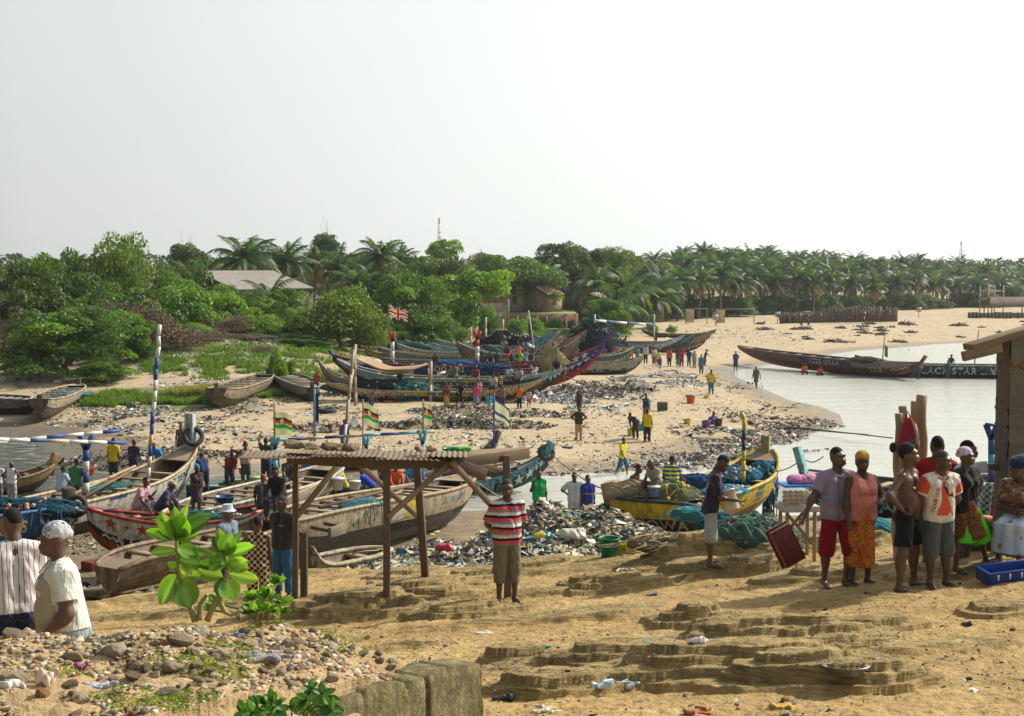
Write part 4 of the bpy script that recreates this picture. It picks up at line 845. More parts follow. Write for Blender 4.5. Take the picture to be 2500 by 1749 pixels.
boat('ssb','long dark red canoe with a high bow lying in the shallow sea',(1802,844,131),(2250,884,114),H=1.35,zb=(.3,-.25),beam=2.0,low=(.16,.045,.035),up=(.20,.11,.085),gun=(.28,.22,.18),nthw=9,pA=3.5,kA=3.8,postB=(.55,.8,.22),pcol=(.2,.12,.09),wear=.35,deco=[('b',.40,.68,.6,.97,(.03,.045,.10)),('t','AZER OYAH',.54,.74,.42,(.55,.5,.5)),('b',.68,.98,.62,.97,(.30,.24,.20)),('t','S.S.B',.80,.50,.42,(.55,.5,.45)),('z',.87,.95,.5,.06,3,WHITE)])
boat('bsl','black and white canoe lettered in white, floating behind the red one',(2087,867,118),(2640,872,115),gy=893,beam=2.0,zb=-.3,low=(.012,.02,.025),up=(.025,.05,.055),gun=(.35,.38,.36),nthw=10,thw=(.5,.42,.3),wear=.15,pA=3.4,deco=[('t','BLACK STAR LINE',.46,.66,.58,(.62,.64,.60)),('b',.62,.95,.75,.98,(.52,.54,.52)),('b',.03,.3,.75,.98,(.50,.50,.46)),('t','OTT XX',.67,.60,.45,(.55,.58,.55))])
boat('x1','plain grey canoe squeezed behind the star painted one',(930,874,103),(1335,868,102.6),gy=882,beam=1.1,low=(.06,.05,.04),up=(.22,.20,.17),gun=(.10,.28,.34),nthw=7)
boat('x2','dark green canoe right of the lettered white bow',(1330,862,121.5),(1548,846,124),gy=870,beam=1.5,low=(.03,.05,.04),up=(.05,.14,.11),gun=(.45,.42,.3),nthw=6,pB=2.8,deco=[('v',.75,.97,.6,.4,6,WHITE)])
boat('x3','old canoe with an orange rail at the back of the beach row',(1180,824,136),(1432,806,136),gy=842,beam=1.6,low=(.07,.06,.05),up=(.10,.18,.22),gun=(.40,.14,.04),nthw=6,pB=2.4)
boat('x4','brown canoe with a square end post behind the long white canoe',(-200,1178,55),(132,1128,58),H=.8,beam=1.5,zb=-.15,low=(.14,.09,.05),up=(.34,.24,.13),nthw=6,postB=(.35,.3,.3),pcol=(.36,.22,.10),endB=.3)
boat('x5','small blue and cream canoe afloat behind the blue cloth',(690,1150,62.5),(985,1132,63.5),H=.75,beam=1.4,zb=-.05,low=(.03,.07,.16),up=(.42,.38,.28),gun=(.05,.18,.3),nthw=6,pB=2.6,tipd=.35)
# ================================================================ FIGURES
def surface(prims,k,vox,cuts=(),subs=(),wr=0.0,seed=0):
 """smooth union of round limbs and bodies -> one continuous quad surface"""
 lo=np.full(3,1e9);hi=-lo
 for p in prims:
  if p[0] in 'ck':r=max(p[3],p[4]);q=np.array([p[1],p[2]]);lo=np.minimum(lo,q.min(0)-r);hi=np.maximum(hi,q.max(0)+r)
  else:r=max(p[3]);lo=np.minimum(lo,p[1]-r);hi=np.maximum(hi,p[1]+r)
 lo-=vox*2.5+k*.3;hi+=vox*2.5+k*.3;n=np.ceil((hi-lo)/vox).astype(int)+1
 f=np.full(n,.5,np.float32);ax=[lo[i]+vox*np.arange(n[i]) for i in range(3)]
 def dist(p,X,Y,Z):
  if p[0] in 'ck':
   a,b=np.asarray(p[1],float),np.asarray(p[2],float);d=b-a;L2=d@d+1e-12;t=((X-a[0])*d[0]+(Y-a[1])*d[1]+(Z-a[2])*d[2])/L2
   tc=np.clip(t,0,1);r=np.sqrt((X-a[0]-tc*d[0])**2+(Y-a[1]-tc*d[1])**2+(Z-a[2]-tc*d[2])**2)-(p[3]+(p[4]-p[3])*tc)
   if p[0]=='k':
    L=math.sqrt(L2);rr=np.sqrt(np.maximum((X-a[0]-t*d[0])**2+(Y-a[1]-t*d[1])**2+(Z-a[2]-t*d[2])**2,0))-(p[3]+(p[4]-p[3])*t);r=np.maximum(rr,np.maximum(-t*L,(t-1)*L))
   return r
  c=p[1];R=p[2];q=np.stack([X-c[0],Y-c[1],Z-c[2]],-1) if False else None
  x=X-c[0];y=Y-c[1];z=Z-c[2]
  if R is not None:x,y,z=R[0,0]*x+R[1,0]*y+R[2,0]*z,R[0,1]*x+R[1,1]*y+R[2,1]*z,R[0,2]*x+R[1,2]*y+R[2,2]*z
  r=p[3];q=np.sqrt((x/r[0])**2+(y/r[1])**2+(z/r[2])**2);return(q-1)*min(r)
 def box(p,pad):
  if p[0] in 'ck':q=np.array([p[1],p[2]]);r=max(p[3],p[4]);a,b=q.min(0)-r,q.max(0)+r
  else:r=max(p[3]);a,b=p[1]-r,p[1]+r
  i0=np.clip(np.floor((a-pad-lo)/vox).astype(int),0,n-1);i1=np.clip(np.ceil((b+pad-lo)/vox).astype(int)+1,1,n)
  return tuple(slice(i0[i],i1[i]) for i in range(3))
 def grid(s):return ax[0][s[0]][:,None,None],ax[1][s[1]][None,:,None],ax[2][s[2]][None,None,:]
 for p in prims:
  kk=p[5] if len(p)>5 else k
  s=box(p,kk+vox*2);d=dist(p,*grid(s));g=f[s];h=np.maximum(kk-np.abs(g-d),0)/kk;f[s]=np.minimum(g,d)-h*h*kk*.25
 for p in subs:
  s=box(p,vox*2);d=dist(p,*grid(s));f[s]=np.maximum(f[s],-d)
 if cuts:
  X,Y,Z=ax[0][:,None,None],ax[1][None,:,None],ax[2][None,None,:]
  for c,nn in cuts:f=np.maximum(f,(X-c[0])*nn[0]+(Y-c[1])*nn[1]+(Z-c[2])*nn[2])
 ins=f<0;c8=sum(ins[i:n[0]-1+i,j:n[1]-1+j,l:n[2]-1+l].astype(np.int8) for i in(0,1) for j in(0,1) for l in(0,1))
 act=np.argwhere((c8>0)&(c8<8));idx=np.full(tuple(n-1),-1,np.int32);idx[act[:,0],act[:,1],act[:,2]]=np.arange(len(act))
 corner=[(i,j,l) for i in(0,1) for j in(0,1) for l in(0,1)];F8={c:f[act[:,0]+c[0],act[:,1]+c[1],act[:,2]+c[2]] for c in corner}
 acc=np.zeros((len(act),3));cnt=np.zeros(len(act))
 for c in corner:
  for a in range(3):
   if c[a]==0:
    c2=list(c);c2[a]=1;c2=tuple(c2);f0,f1=F8[c],F8[c2];m=(f0<0)!=(f1<0);t=np.where(m,f0/(f0-f1+1e-12),0)
    q=np.tile(np.array(c,float),(len(act),1));q[:,a]+=t;acc[m]+=q[m];cnt+=m
 V=lo+vox*(act+acc/cnt[:,None]);Fs=[]
 for a in range(3):
  b_,c_=[(1,2),(2,0),(0,1)][a];sl0=[slice(None)]*3;sl1=[slice(None)]*3;sl0[a]=slice(0,-1);sl1[a]=slice(1,None)
  A=ins[tuple(sl0)];B=ins[tuple(sl1)];e=np.argwhere(A!=B);e=e[(e[:,b_]>0)&(e[:,c_]>0)&(e[:,b_]<n[b_]-1)&(e[:,c_]<n[c_]-1)]
  def g(db,dc):q=e.copy();q[:,b_]-=db;q[:,c_]-=dc;return idx[q[:,0],q[:,1],q[:,2]]
  Q=np.stack([g(1,1),g(0,1),g(0,0),g(1,0)],1);fl=~A[e[:,0],e[:,1],e[:,2]];Q[fl]=Q[fl][:,::-1];Fs.append(Q)
 Fs=np.concatenate(Fs);Fs=Fs[(Fs>=0).all(1)]
 if wr:
  s=seed*1.7;x,y,z=V.T;a=np.arctan2(y,x)
  w=np.sin(9*a+14*z+2*np.sin(11*z+s))*.5+np.sin(23*z+5*a+3*np.sin(4*a+s)+s)*.6+np.sin(37*x+21*z+s)*.3
  r=np.stack([x,y,0*z],1);r/=np.linalg.norm(r,axis=1)[:,None]+1e-6;V=V+r*(w*wr)[:,None]
 return V,Fs
def rotm(ax,a):
 c,s=math.cos(a),math.sin(a)
 return np.array({'x':[[1,0,0],[0,c,-s],[0,s,c]],'y':[[c,0,s],[0,1,0],[-s,0,c]],'z':[[c,-s,0],[s,c,0],[0,0,1]]}[ax])
@cached
def m_skin(c=(.055,.03,.019)):
 t=NT('skin');v=t.coord();n=t.noise(v,9,4);t.bump(t.noise(v,60,2),.12,.004)
 return t.out(t.mix(n,dk(c,.75),dk(c,1.3)),.42,Specular_IOR_Level=.45)
@cached
def m_stripe(kind,cols,per,base=(.5,.5,.5)):
 """woven or printed pattern: kind z bands, v pinstripe, c check, f flowers"""
 t=NT('patterned_cloth');v=t.coord();sp=t.n('SeparateXYZ');t.l(v,sp.inputs[0]);fold=t.noise(t.coord('Object',(8,8,4)),1.6,2);t.bump(fold,.5,.03)
 if kind in 'zv':
  src=sp.outputs[2 if kind=='z' else 0]
  w=t.n('Math');w.operation='MULTIPLY_ADD';t.l(fold,w.inputs[0]);w.inputs[1].default_value=.03;t.l(src,w.inputs[2])
  m=t.n('Math');m.operation='DIVIDE';t.l(w.outputs[0],m.inputs[0]);m.inputs[1].default_value=per;fr=t.n('Math');fr.operation='FRACT';t.l(m.outputs[0],fr.inputs[0])
  col=t.ramp(fr.outputs[0],[(p,c) for p,c in cols],'CONSTANT')
 elif kind=='c':
  ch=t.n('TexChecker');ch.inputs['Scale'].default_value=1/per;cb=t.n('CombineXYZ');t.l(sp.outputs[0],cb.inputs[0]);t.l(sp.outputs[2],cb.inputs[1]);cb.inputs[2].default_value=.01;t.l(cb.outputs[0],ch.inputs['Vector'])
  ch.inputs['Color1'].default_value=(*cols[0][1],1);ch.inputs['Color2'].default_value=(*cols[1][1],1);col=ch.outputs[0]
 else:
  vo=t.n('TexVoronoi');vo.inputs['Scale'].default_value=1/per;t.l(v,vo.inputs['Vector']);a=t.ramp(vo.outputs['Distance'],[(p,c) for p,c in cols],'CONSTANT');col=t.mix(t.ramp(t.noise(v,.6/per,2),[(.45,0),(.55,.8)]),a,cols[-1][1])
 return t.out(col,.9,Specular_IOR_Level=.15)
def clothm(c):return c if isinstance(c,bpy.types.Material) else m_cloth(c)
HANG=((.16,.02,-1),(.06,.12,-1))
ARMS=dict(hang=HANG,hip=((.85,-.25,-.80),(-.80,.38,-.50)),back=((.28,-.38,-.95),(-.45,-.42,-.5)),fwd=((.1,.45,-.85),(-.05,.95,-.1)),front=((.15,.2,-.95),(-.45,.8,.05)),head=((.95,.30,.42),(-.85,.05,.55)),swingf=((.12,.38,-.95),(.0,.65,-.8)),swingb=((.22,-.5,-.9),(.1,-.15,-1)),up=((.4,.5,.8),(-.1,.5,.85)),side=((1,.1,-.05),(1,.1,.02)),cross=((.25,.25,-.95),(-.9,.55,.15)),knee=((.2,.65,-.7),(-.1,.75,-.4)),low=((.1,.6,-.8),(0,.6,-.8)),chin=((.2,.5,-.85),(-.35,.45,.9)),carry=((.38,.1,-.95),(.2,.12,-1)),pull=((.2,.7,-.5),(0,1,-.3)))
LEGS=dict(st=((.05,.0,-1),(.02,-.03,-1)),wide=((.22,.06,-1),(.12,-.06,-1)),f=((.03,.42,-1),(.0,.02,-1)),b=((.03,-.25,-1),(.0,-.55,-.9)),sit=((.12,1,-.06),(0,.05,-1)),sitk=((.15,.85,.35),(0,.25,-1)),squat=((.28,.9,.25),(0,-.25,-1)),sitl=((.2,.9,-.3),(.05,.7,-.8)),bent=((.08,.18,-1),(.0,-.12,-1)),far=((.3,.25,-1),(.25,.1,-1)))
POSES=dict(stand=('hang','hang','st','st',2),hips=('hip','hip','st','st',0),hipr=('hang','hip','st','st',0),hipl=('hip','hang','st','st',0),back=('back','back','st','st',0),walk=('swingf','swingb','b','f',4),walk2=('swingb','swingf','f','b',4),front=('front','front','st','st',6),sit=('knee','knee','sit','sit',14),sitk=('knee','knee','sitk','sitk',20),sitdown=('low','low','sit','sit',35),squat=('knee','knee','squat','squat',30),bend=('low','low','bent','bent',72),lean=('low','front','bent','bent',38),headh=('head','hang','st','st',0),armsup=('up','up','st','st',0),cross=('cross','cross','st','st',0),pull=('pull','pull','wide','wide',12),chin=('chin','hang','st','st',4))
def skin_of(label):k=.85+.5*(hash_(label)%17)/16;return(.080*k,.044*k,.029*k)
def person(loc,h,pose,yaw,label,top=('tee',(.3,.3,.3)),bot=('shorts',(.1,.1,.12)),hair='short',skin=None,head=(0,0),d=60,fem=False,belly=0.0,build=1.0,group=None,seat=None,arms=None,legs=None,lean=None,flip=False,extra=None,hem=None,name='person',shoes=None):
 P_=POSES[pose];A=arms or(P_[0],P_[1]);Lg=legs or(P_[2],P_[3]);ln=rad(P_[4] if lean is None else lean)
 if flip:A=A[::-1];Lg=Lg[::-1]
 near=d<30;vox=.0078 if near else min(.021,max(.011,.00035*d))
 o=empty(name,loc,yaw,label,'person',group);b=build
 S=lambda*v:np.array(v,float)*h
 Rt=rotm('x',ln)
 def V3(v,side,R=None):q=np.array([v[0]*side,-v[1],v[2]],float);q/=np.linalg.norm(q);return q if R is None else R@q
 hipz=.52
 def up(x,y,z):return Rt@S(x,y,z-.53)+S(0,0,.53)
 J={}
 for i,s in enumerate((-1,1)):
  ua,fa=[V3(v,s,Rt) for v in(ARMS[A[i]] if isinstance(A[i],str) else A[i])]
  sh=up(s*.106*(1 if not fem else .9)*(b**.5),.005,.802);el=sh+ua*.175*h;wr=el+fa*.15*h;hd=wr+fa*.045*h;tip=wr+fa*.1*h
  th,shn=[V3(v,s) for v in(LEGS[Lg[i]] if isinstance(Lg[i],str) else Lg[i])]
  hp=S(s*.05,0,.515);kn=hp+th*.245*h;an=kn+shn*.24*h
  J[s]=(sh,el,wr,hd,tip,hp,kn,an,ua,fa,th,shn)
 zmin=min(J[s][7][2] for s in(-1,1))-.032*h
 if seat is not None:zmin=.455*h-seat
 off=np.array([0,0,-zmin]);K=.022*h
 b2=b
 torso=[]
 for s in(-1,1):
  torso+=[('c',up(s*.050,0,.765),up(s*.036,.004,.64),.056*h*b2,.046*h*b2),('c',up(s*.038,.004,.64),S(s*.043,.004,.535),.048*h*b2,.06*h*b2),('c',up(s*.015,.008,.836),up(s*.098*(.92 if fem else 1),.004,.806),.026*h,.030*h)]
 torso+=[('c',up(0,.008,.80),up(0,.004,.872),.034*h,.029*h)]
 for s in(-1,1):torso.append(('e',S(s*.036,.035,.515),None,(.047*h*b2,.047*h*b2,.05*h)))
 if fem:
  for s in(-1,1):torso.append(('e',up(s*.04,-.05-.01*b,.735),None,(.036*h*b,.036*h*b,.04*h)))
 if belly:torso.append(('e',up(0,-.03-belly*.25,.63),None,((.07+belly*.4)*h,(.05+belly*.4)*h,.085*h)))
 limbs=[]
 for s in(-1,1):
  sh,el,wr,hd,tip,hp,kn,an,ua,fa,th,shn=J[s]
  limbs+=[('c',sh,el,.030*h*b2,.0225*h*b2),('c',el,wr,.0235*h*b2,.0145*h),('e',el+fa*.03*h,None,(.026*h*b2,)*3),('c',hp,kn,.054*h*b2,.034*h),('c',kn,an,.031*h,.0195*h),('e',kn+shn*.07*h+np.array([0,.012*h,0]),None,(.033*h,.034*h,.06*h))]
  if near or d<34:
   side=np.cross(fa,[0,0,1.0]);side=side/(np.linalg.norm(side)+1e-6) if abs(fa[2])<.95 else np.array([0,-1.0,0]);pn=np.cross(side,fa);u=h/1.75
   limbs+=[('c',wr,hd+side*.014*u,.0155*u,.018*u,.008),('c',wr,hd-side*.014*u,.0155*u,.018*u,.008)]
   for q in range(4):
    b0=wr+fa*.082*u+side*(q-1.5)*.0195*u;l1=(.034,.04,.037,.028)[q]*u;k1=fa*.85-pn*.35*s;m1=b0+k1*l1;m2=m1+(fa*.55-pn*.75*s)*l1*.9
    limbs+=[('c',b0,m1,.0093*u,.0088*u,.004),('c',m1,m2,.0088*u,.0078*u,.004)]
   t0=wr+fa*.025*u+side*.024*u;limbs+=[('c',t0,t0+(side*.75+fa*.6)*.035*u,.011*u,.0095*u,.006),('c',t0+(side*.75+fa*.6)*.035*u,t0+side*.028*u+fa*.055*u,.0095*u,.008*u,.005)]
  else:limbs+=[('c',wr,tip,.0185*h,.012*h)]
  fd=np.array([shn[0]*0+s*.18,-1,0]);fd/=np.linalg.norm(fd);heel=an+np.array([0,0,-.012*h])-fd*.012*h
  limbs+=[('c',heel,an+fd*.075*h+np.array([0,0,-.018*h]),.022*h,.0165*h),('c',an+fd*.075*h+np.array([0,0,-.018*h]),an+fd*.115*h+np.array([s*-.004*h,0,-.022*h]),.0175*h,.0125*h)]
  if near:
   for q in range(5):
    tb=an+fd*.108*h+np.array([fd[1],-fd[0],0])*(q-2)*.011*h*s*-1+np.array([0,0,-.024*h]);limbs.append(('c',tb,tb+fd*(.022-.003*q)*h,.0068*h,.006*h,.003))
 hy,hpit=rad(head[0]),rad(head[1]);nk=up(0,.000,.872);Rh=Rt@rotm('x',-ln*.6) if ln>.3 else Rt;Rh=Rh@rotm('z',hy)@rotm('x',hpit)
 def hd_(x,y,z):return nk+Rh@S(x,y,z)
 HS=1.0
 hp_=[('e',hd_(0,.004,.092),Rh,(.0435*h,.054*h,.055*h)),('e',hd_(0,-.020,.055),Rh,(.035*h,.035*h,.044*h)),('c',nk,hd_(0,.008,.06),.030*h,.030*h),('e',hd_(0,-.036,.022),Rh,(.018*h,.014*h,.012*h))]
 sub=[]
 if d<60:
  hp_+=[('c',hd_(0,-.052,.079),hd_(0,-.064,.056),.0045*h,.0085*h,.008),('e',hd_(0,-.054,.035),Rh,(.016*h,.009*h,.0055*h),.004),('e',hd_(0,-.053,.0275),Rh,(.014*h,.0085*h,.005*h),.003)]
  for s in(-1,1):
   hp_+=[('e',hd_(s*.045,.008,.068),Rh,(.006*h,.012*h,.018*h),.004),('e',hd_(s*.009,-.056,.054),Rh,(.007*h,.007*h,.0055*h),.005),('e',hd_(s*.02,-.047,.093),Rh,(.017*h,.009*h,.006*h),.006),('e',hd_(s*.026,-.038,.058),Rh,(.014*h,.012*h,.012*h),.012)]
   sub.append(('e',hd_(s*.0185,-.0535,.078),Rh,(.0115*h,.0065*h,.006*h)))
 V,F=surface(torso+limbs+hp_,K,vox,subs=sub if near else())
 me=fastmesh('body',V+off,F,smooth=True);link('body',me,o,[m_skin(skin or skin_of(label))])
 def piece(nm,prims,mat_,cuts=(),subs=(),k=None,wr=None,vx=None,parent=None):
  V,F=surface(prims,k or K,vx or vox,cuts,subs,(.0055 if near else .007) if wr is None else wr,hash_(label))
  if len(F):return link(nm,fastmesh(nm,V+off,F,smooth=True),parent or o,[clothm(mat_)])
 if near:
  for s in(-1,1):
   c=hd_(s*.0185,-.0465,.0775)+off
   m=MB();m.lathe([(.0001,.0095*h),(.006*h,.0075*h),(.0093*h,.003*h),(.0095*h,-.003*h)],12,tuple(c),0,1,None,Rh@rotm('x',math.pi/2));ey=m.build('eye',m_plain((.22,.18,.15),.3),o,True)
   m=MB();m.lathe([(.0001,.0103*h),(.0030*h,.0098*h),(.0042*h,.0085*h)],10,tuple(c),0,1,None,Rh@rotm('x',math.pi/2));m.build('iris',m_plain((.012,.008,.006),.15),ey,True)
 skull=[('e',hd_(0,.005,.094),Rh,(.0475*h,.0575*h,.057*h))];fwd=Rh@np.array([0,-1,0.0]);upv=Rh@np.array([0,0,1.0])
 cut1=(hd_(0,-.036,.112),fwd*.75-upv*.66)
 hc=(.012,.010,.009)
 if hair in('short','afro','dread'):
  g={'short':.968,'afro':1.10,'dread':1.12}[hair];pr=[('e',hd_(0,.006,.096),Rh,(.0475*h*g,.0575*h*g,.0575*h*g))]
  if hair=='dread':
   rg=random.Random(hash_(label));pr+=[('c',hd_(math.cos(a)*.04,.01+math.sin(a)*.045,.11),hd_(math.cos(a)*.068,.012+math.sin(a)*.065,.045+rg.uniform(-.02,.02)),.014*h,.009*h) for a in np.linspace(-.5,math.pi+.5,11)]
   pr+=[('c',hd_(0,.01,.14),hd_(rg.uniform(-.05,.05),.02,.175),.014*h,.010*h) for a in range(4)]
  piece('hair',pr,m_plain(hc,.95,.4,60),[cut1] if hair!='dread' else[],(),.004,.0012 if near else 0)
 elif hair=='greying':piece('hair',skull,m_plain((.045,.042,.04),.95,.4,60),[(cut1[0]+upv*.012*h,cut1[1])],(),.004,0)
 elif isinstance(hair,tuple):
  kind,hcol=hair[:2]
  if kind=='wrap':
   piece('head_scarf',[('e',hd_(0,.012,.108),Rh,(.053*h,.064*h,.052*h)),('e',hd_(0,.062,.088),Rh,(.024*h,.022*h,.022*h))]+([('c',hd_(.035,.055,.09),hd_(.048,.045,.01),.016*h,.012*h)] if len(hair)>2 else[]),hcol,[(hd_(0,-.03,.092),fwd*.35-upv*.93)],(),.006,.003)
  elif kind=='big':piece('head_scarf',[('e',hd_(0,.03,.12),Rh,(.075*h,.09*h,.055*h))],hcol,[(hd_(0,-.03,.095),fwd*.35-upv*.93)],(),.006,.004)
  elif kind=='cap':piece('cap',[('e',hd_(0,.002,.106),Rh,(.050*h,.060*h,.048*h)),('e',hd_(0,-.062,.104),Rh,(.036*h,.032*h,.006*h))],hcol,[(hd_(0,0,.093),-upv)],(),.006,0)
  elif kind=='hat':piece('sun_hat',[('k',hd_(0,0,.105),hd_(0,.004,.155),.056*h,.046*h),('k',hd_(0,0,.088),hd_(0,0,.108),.088*h,.056*h)],hcol,(),(),.006,0)
  elif kind=='beanie':piece('beanie',[('e',hd_(0,.008,.108),Rh,(.052*h,.061*h,.054*h))],hcol,[(hd_(0,-.03,.098),-upv)],(),.006,0)
 e=.0085*h if near else .012*h
 tk,tcol=top[0],top[1];upz=Rt@np.array([0,0,1.0])
 if tk!='none':
  pr=[(p[0],p[1],p[2],p[3]+e,p[4]+e) if p[0]=='c' else(p[0],p[1],p[2],tuple(q+e for q in p[3])) for p in torso if not(p[0]=='c' and p[1][2]>up(0,0,.79)[2] and abs(p[1][0])<.001*h and ln<.5)]
  loose={'tee':.007,'loose':.014,'long':.008,'tank':.006,'dress':.012}.get(tk,.01)*h
  for s in(-1,1):
   pr.append(('c',up(s*.05,0,.70),(S(s*.045,.004,.53) if ln<.4 else up(s*.045,.004,.54)),.050*h*b+e+loose*.6,.056*h*b+e+loose))
   sh,el,wr=J[s][:3]
   if tk!='tank':pr.append(('c',up(s*.05,.005,.812),sh,.031*h+e,.0345*h*b+e))
   if tk in('tee','loose'):pr.append(('k',sh-(el-sh)*.08,sh+(el-sh)*(.66 if tk=='tee' else .84),.036*h*b+e*.4,.036*h*b+e*.5+loose*.6))
   if tk=='long':pr+=[('c',sh,el,.036*h*b,.030*h),('k',el,el+(wr-el)*.97,.030*h,.023*h)]
  hm=(hem if hem is not None else{'tank':.50,'tee':.475,'loose':.44,'long':.47,'dress':.30}[tk])
  cuts=[(S(0,0,hm),np.array([0,0,-1.0]))] if ln<.5 else[(up(0,0,.50),-upz)]
  if tk=='dress':pr.append(('k',S(0,0,.56),S(0,-.01,hm-.01),.085*h,.115*h))
  nc=[('e',up(0,-.012,.858),None,(.038*h,.044*h,(.030 if tk!='tank' else .06)*h))]
  if tk=='tank':nc+=[('e',up(s*.118,0,.815),None,(.030*h,.06*h,.075*h)) for s in(-1,1)]
  sh_o=piece('shirt' if tk!='dress' else 'dress',pr,tcol,cuts,nc)
 else:sh_o=None
 bk,bcol=bot[0],bot[1]
 if bk!='none':
  e2=e*.7;pr=[]
  for s in(-1,1):
   hp,kn,an=J[s][5],J[s][6],J[s][7];pr+=[('c',up(s*.036,.004,.61) if ln<.5 else S(s*.036,0,.58),S(s*.045,.006,.53),.046*h*b+e2,.060*h*b+e2)]
   pr.append(('e',S(s*.036,.035,.515),None,(.050*h*b+e2,.050*h*b+e2,.052*h)))
   ext={'brief':.45,'shorts':.82,'knee':1.18,'calf':1.45,'long':1.9,'wrap':0,'skirt':0}[bk]
   if bk in('wrap','skirt'):continue
   fl={'brief':.012,'shorts':.016,'knee':.014,'calf':.012,'long':.006}[bk]*h;pr.append(('k' if ext<=1 else 'c',hp-(kn-hp)*.1,hp+(kn-hp)*min(ext,1),.054*h*b+e2,(.042+.012*(1-min(ext,1)))*h*b+e2+fl))
   shn_=J[s][11]
   if ext>1:pr+=[('e',kn,None,(.043*h+fl,)*3),('k',kn-shn_*.02*h,kn+(an-kn)*(ext-1),.040*h+fl,.036*h+fl)]
  if bk in('wrap','skirt'):
   hz=bot[2] if len(bot)>2 else(.12 if bk=='wrap' else .28)
   if J[1][10][1]<-.6:
    for s in(-1,1):kn=J[s][6];an=J[s][7];pr+=[('c',J[s][5],kn,.068*h*b,.052*h),('k',kn+np.array([0,0,.03*h]),kn+(an-kn)*(.35 if bk=='skirt' else .8),.05*h,.062*h)]
    pr.append(('c',(J[1][6]+J[-1][6])/2,(J[1][5]+J[-1][5])/2,.05*h,.06*h));mk=(J[1][6]+J[-1][6])/2;ma=(J[1][7]+J[-1][7])/2;pr.append(('k',mk+np.array([0,0,.03*h]),mk+(ma-mk)*(.35 if bk=='skirt' else .8),.06*h,.085*h))
   else:
    c=(J[1][7]+J[-1][7])/2;w=abs(J[1][7][0]-J[-1][7][0])/2
    for s in(-1,1):q=J[s][5]+(J[s][7]-J[s][5])*(1-hz/.52);pr.append(('k',S(s*.03,.01,.6),q*np.array([.75,1,1]),.066*h*b,.072*h))
    pr.append(('k',S(0,.01,.58),np.array([c[0],(J[1][7][1]+J[-1][7][1])/2*.6,hz*h]),.082*h*b,.078*h+w*.3))
  cuts=[(S(0,0,.595),np.array([0,0,1.0]))]
  piece({'brief':'shorts','shorts':'shorts','knee':'shorts','calf':'trousers','long':'trousers','wrap':'wrap_skirt','skirt':'skirt'}[bk],pr,bcol,cuts,(),.012*h)
 if shoes is not None:
  for s in(-1,1):
   an=J[s][7];fd=np.array([s*.18,-1,0]);fd/=np.linalg.norm(fd);m=MB();c=an+fd*.05*h+off+np.array([0,0,-.034*h]);m.tube([c-fd*.075*h,c-fd*.03*h,c+fd*.04*h,c+fd*.09*h],[.02*h,.024*h,.027*h,.02*h],10);v=m.v[0];v[:,2]=c[2]+(v[:,2]-c[2])*.25;m.build('sandal',m_plain(shoes,.6),o)
 o_info=dict(J=J,off=off,up=up,hd=hd_,shirt=sh_o,h=h,Rh=Rh)
 return o,o_info
def stick_on(o,tgt,v2,faces,cx,cz,sc,col,name,ydir=-1,off=.006,rough=.6):
 """lay a flat print on the front (ydir -1) of a garment: x across, z up, in the figure's own frame"""
 me=tgt.data;vv=[v.co for v in me.vertices];bv=BVHTree.FromPolygons(vv,[tuple(p.vertices) for p in me.polygons]);out=[]
 for x,z in v2:
  X=cx+x*sc*(1 if ydir<0 else-1);Z=cz+z*sc;hit=bv.ray_cast(Vector((X,ydir*2,Z)),Vector((0,-ydir,0)))
  out.append((X,(hit[0].y if hit[0] else 0)+ydir*off,Z))
 MB().add(out,faces if ydir<0 else[f[::-1] for f in faces]).build(name,m_plain(col,rough),tgt)
 # ================================================================ PEOPLE
def st(px,feet,hpx,pose,yaw,label,d=None,**k):
 loc=G(px,feet) if d is None else PD(px,feet,d);dd=loc.y;h=hpx*dd/FPX
 return person(loc,h,pose,rad(yaw),label,d=dd,**k)
def si(px,seatpy,d,pose,yaw,label,h=1.72,**k):return person(PD(px,seatpy,d),h,pose,rad(yaw),label,d=d,seat=0.0,**k)
T_=lambda c,k='tee':(k,c)
polo=m_stripe('z',((0,(.55,.52,.53)),(.27,(.21,.21,.24)),(.47,(.50,.07,.09)),(.77,(.02,.018,.02))),.155)
pin=m_stripe('v',((0,(.62,.57,.56)),(.86,(.06,.05,.07))),.042)
chk=m_stripe('c',((0,(.55,.42,.30)),(1,(.035,.022,.018))),.052)
fl_or=m_stripe('f',((0,(.03,.04,.12)),(.22,(.55,.13,.02)),(.5,(.32,.05,.02)),(.7,(.50,.20,.03))),.06)
fl_br=m_stripe('f',((0,(.02,.015,.01)),(.3,(.20,.09,.02)),(.6,(.03,.02,.015)),(.8,(.12,.05,.015))),.05)
fl_bl=m_stripe('f',((0,(.03,.03,.05)),(.16,(.45,.22,.03)),(.33,(.40,.50,.62)),(.9,(.48,.55,.64))),.16)
fl_mt=m_stripe('f',((0,(.45,.28,.08)),(.25,(.05,.12,.18)),(.45,(.40,.36,.26)),(.6,(.18,.06,.03))),.06)
wrapg=m_stripe('f',((0,(.50,.50,.52)),(.25,(.10,.12,.17)),(.45,(.5,.52,.56)),(.6,(.14,.16,.22)),(.8,(.48,.50,.53))),.06)
yb=m_stripe('z',((0,(.60,.52,.06)),(.5,(.03,.10,.22))),.115);yk=m_stripe('z',((0,(.65,.5,.05)),(.5,(.02,.02,.02))),.14)
purpf=m_stripe('f',((0,(.20,.06,.35)),(.3,(.55,.42,.62)),(.8,(.50,.40,.60))),.05)
gingham=m_stripe('c',((0,(.30,.42,.42)),(1,(.06,.12,.14))),.045)
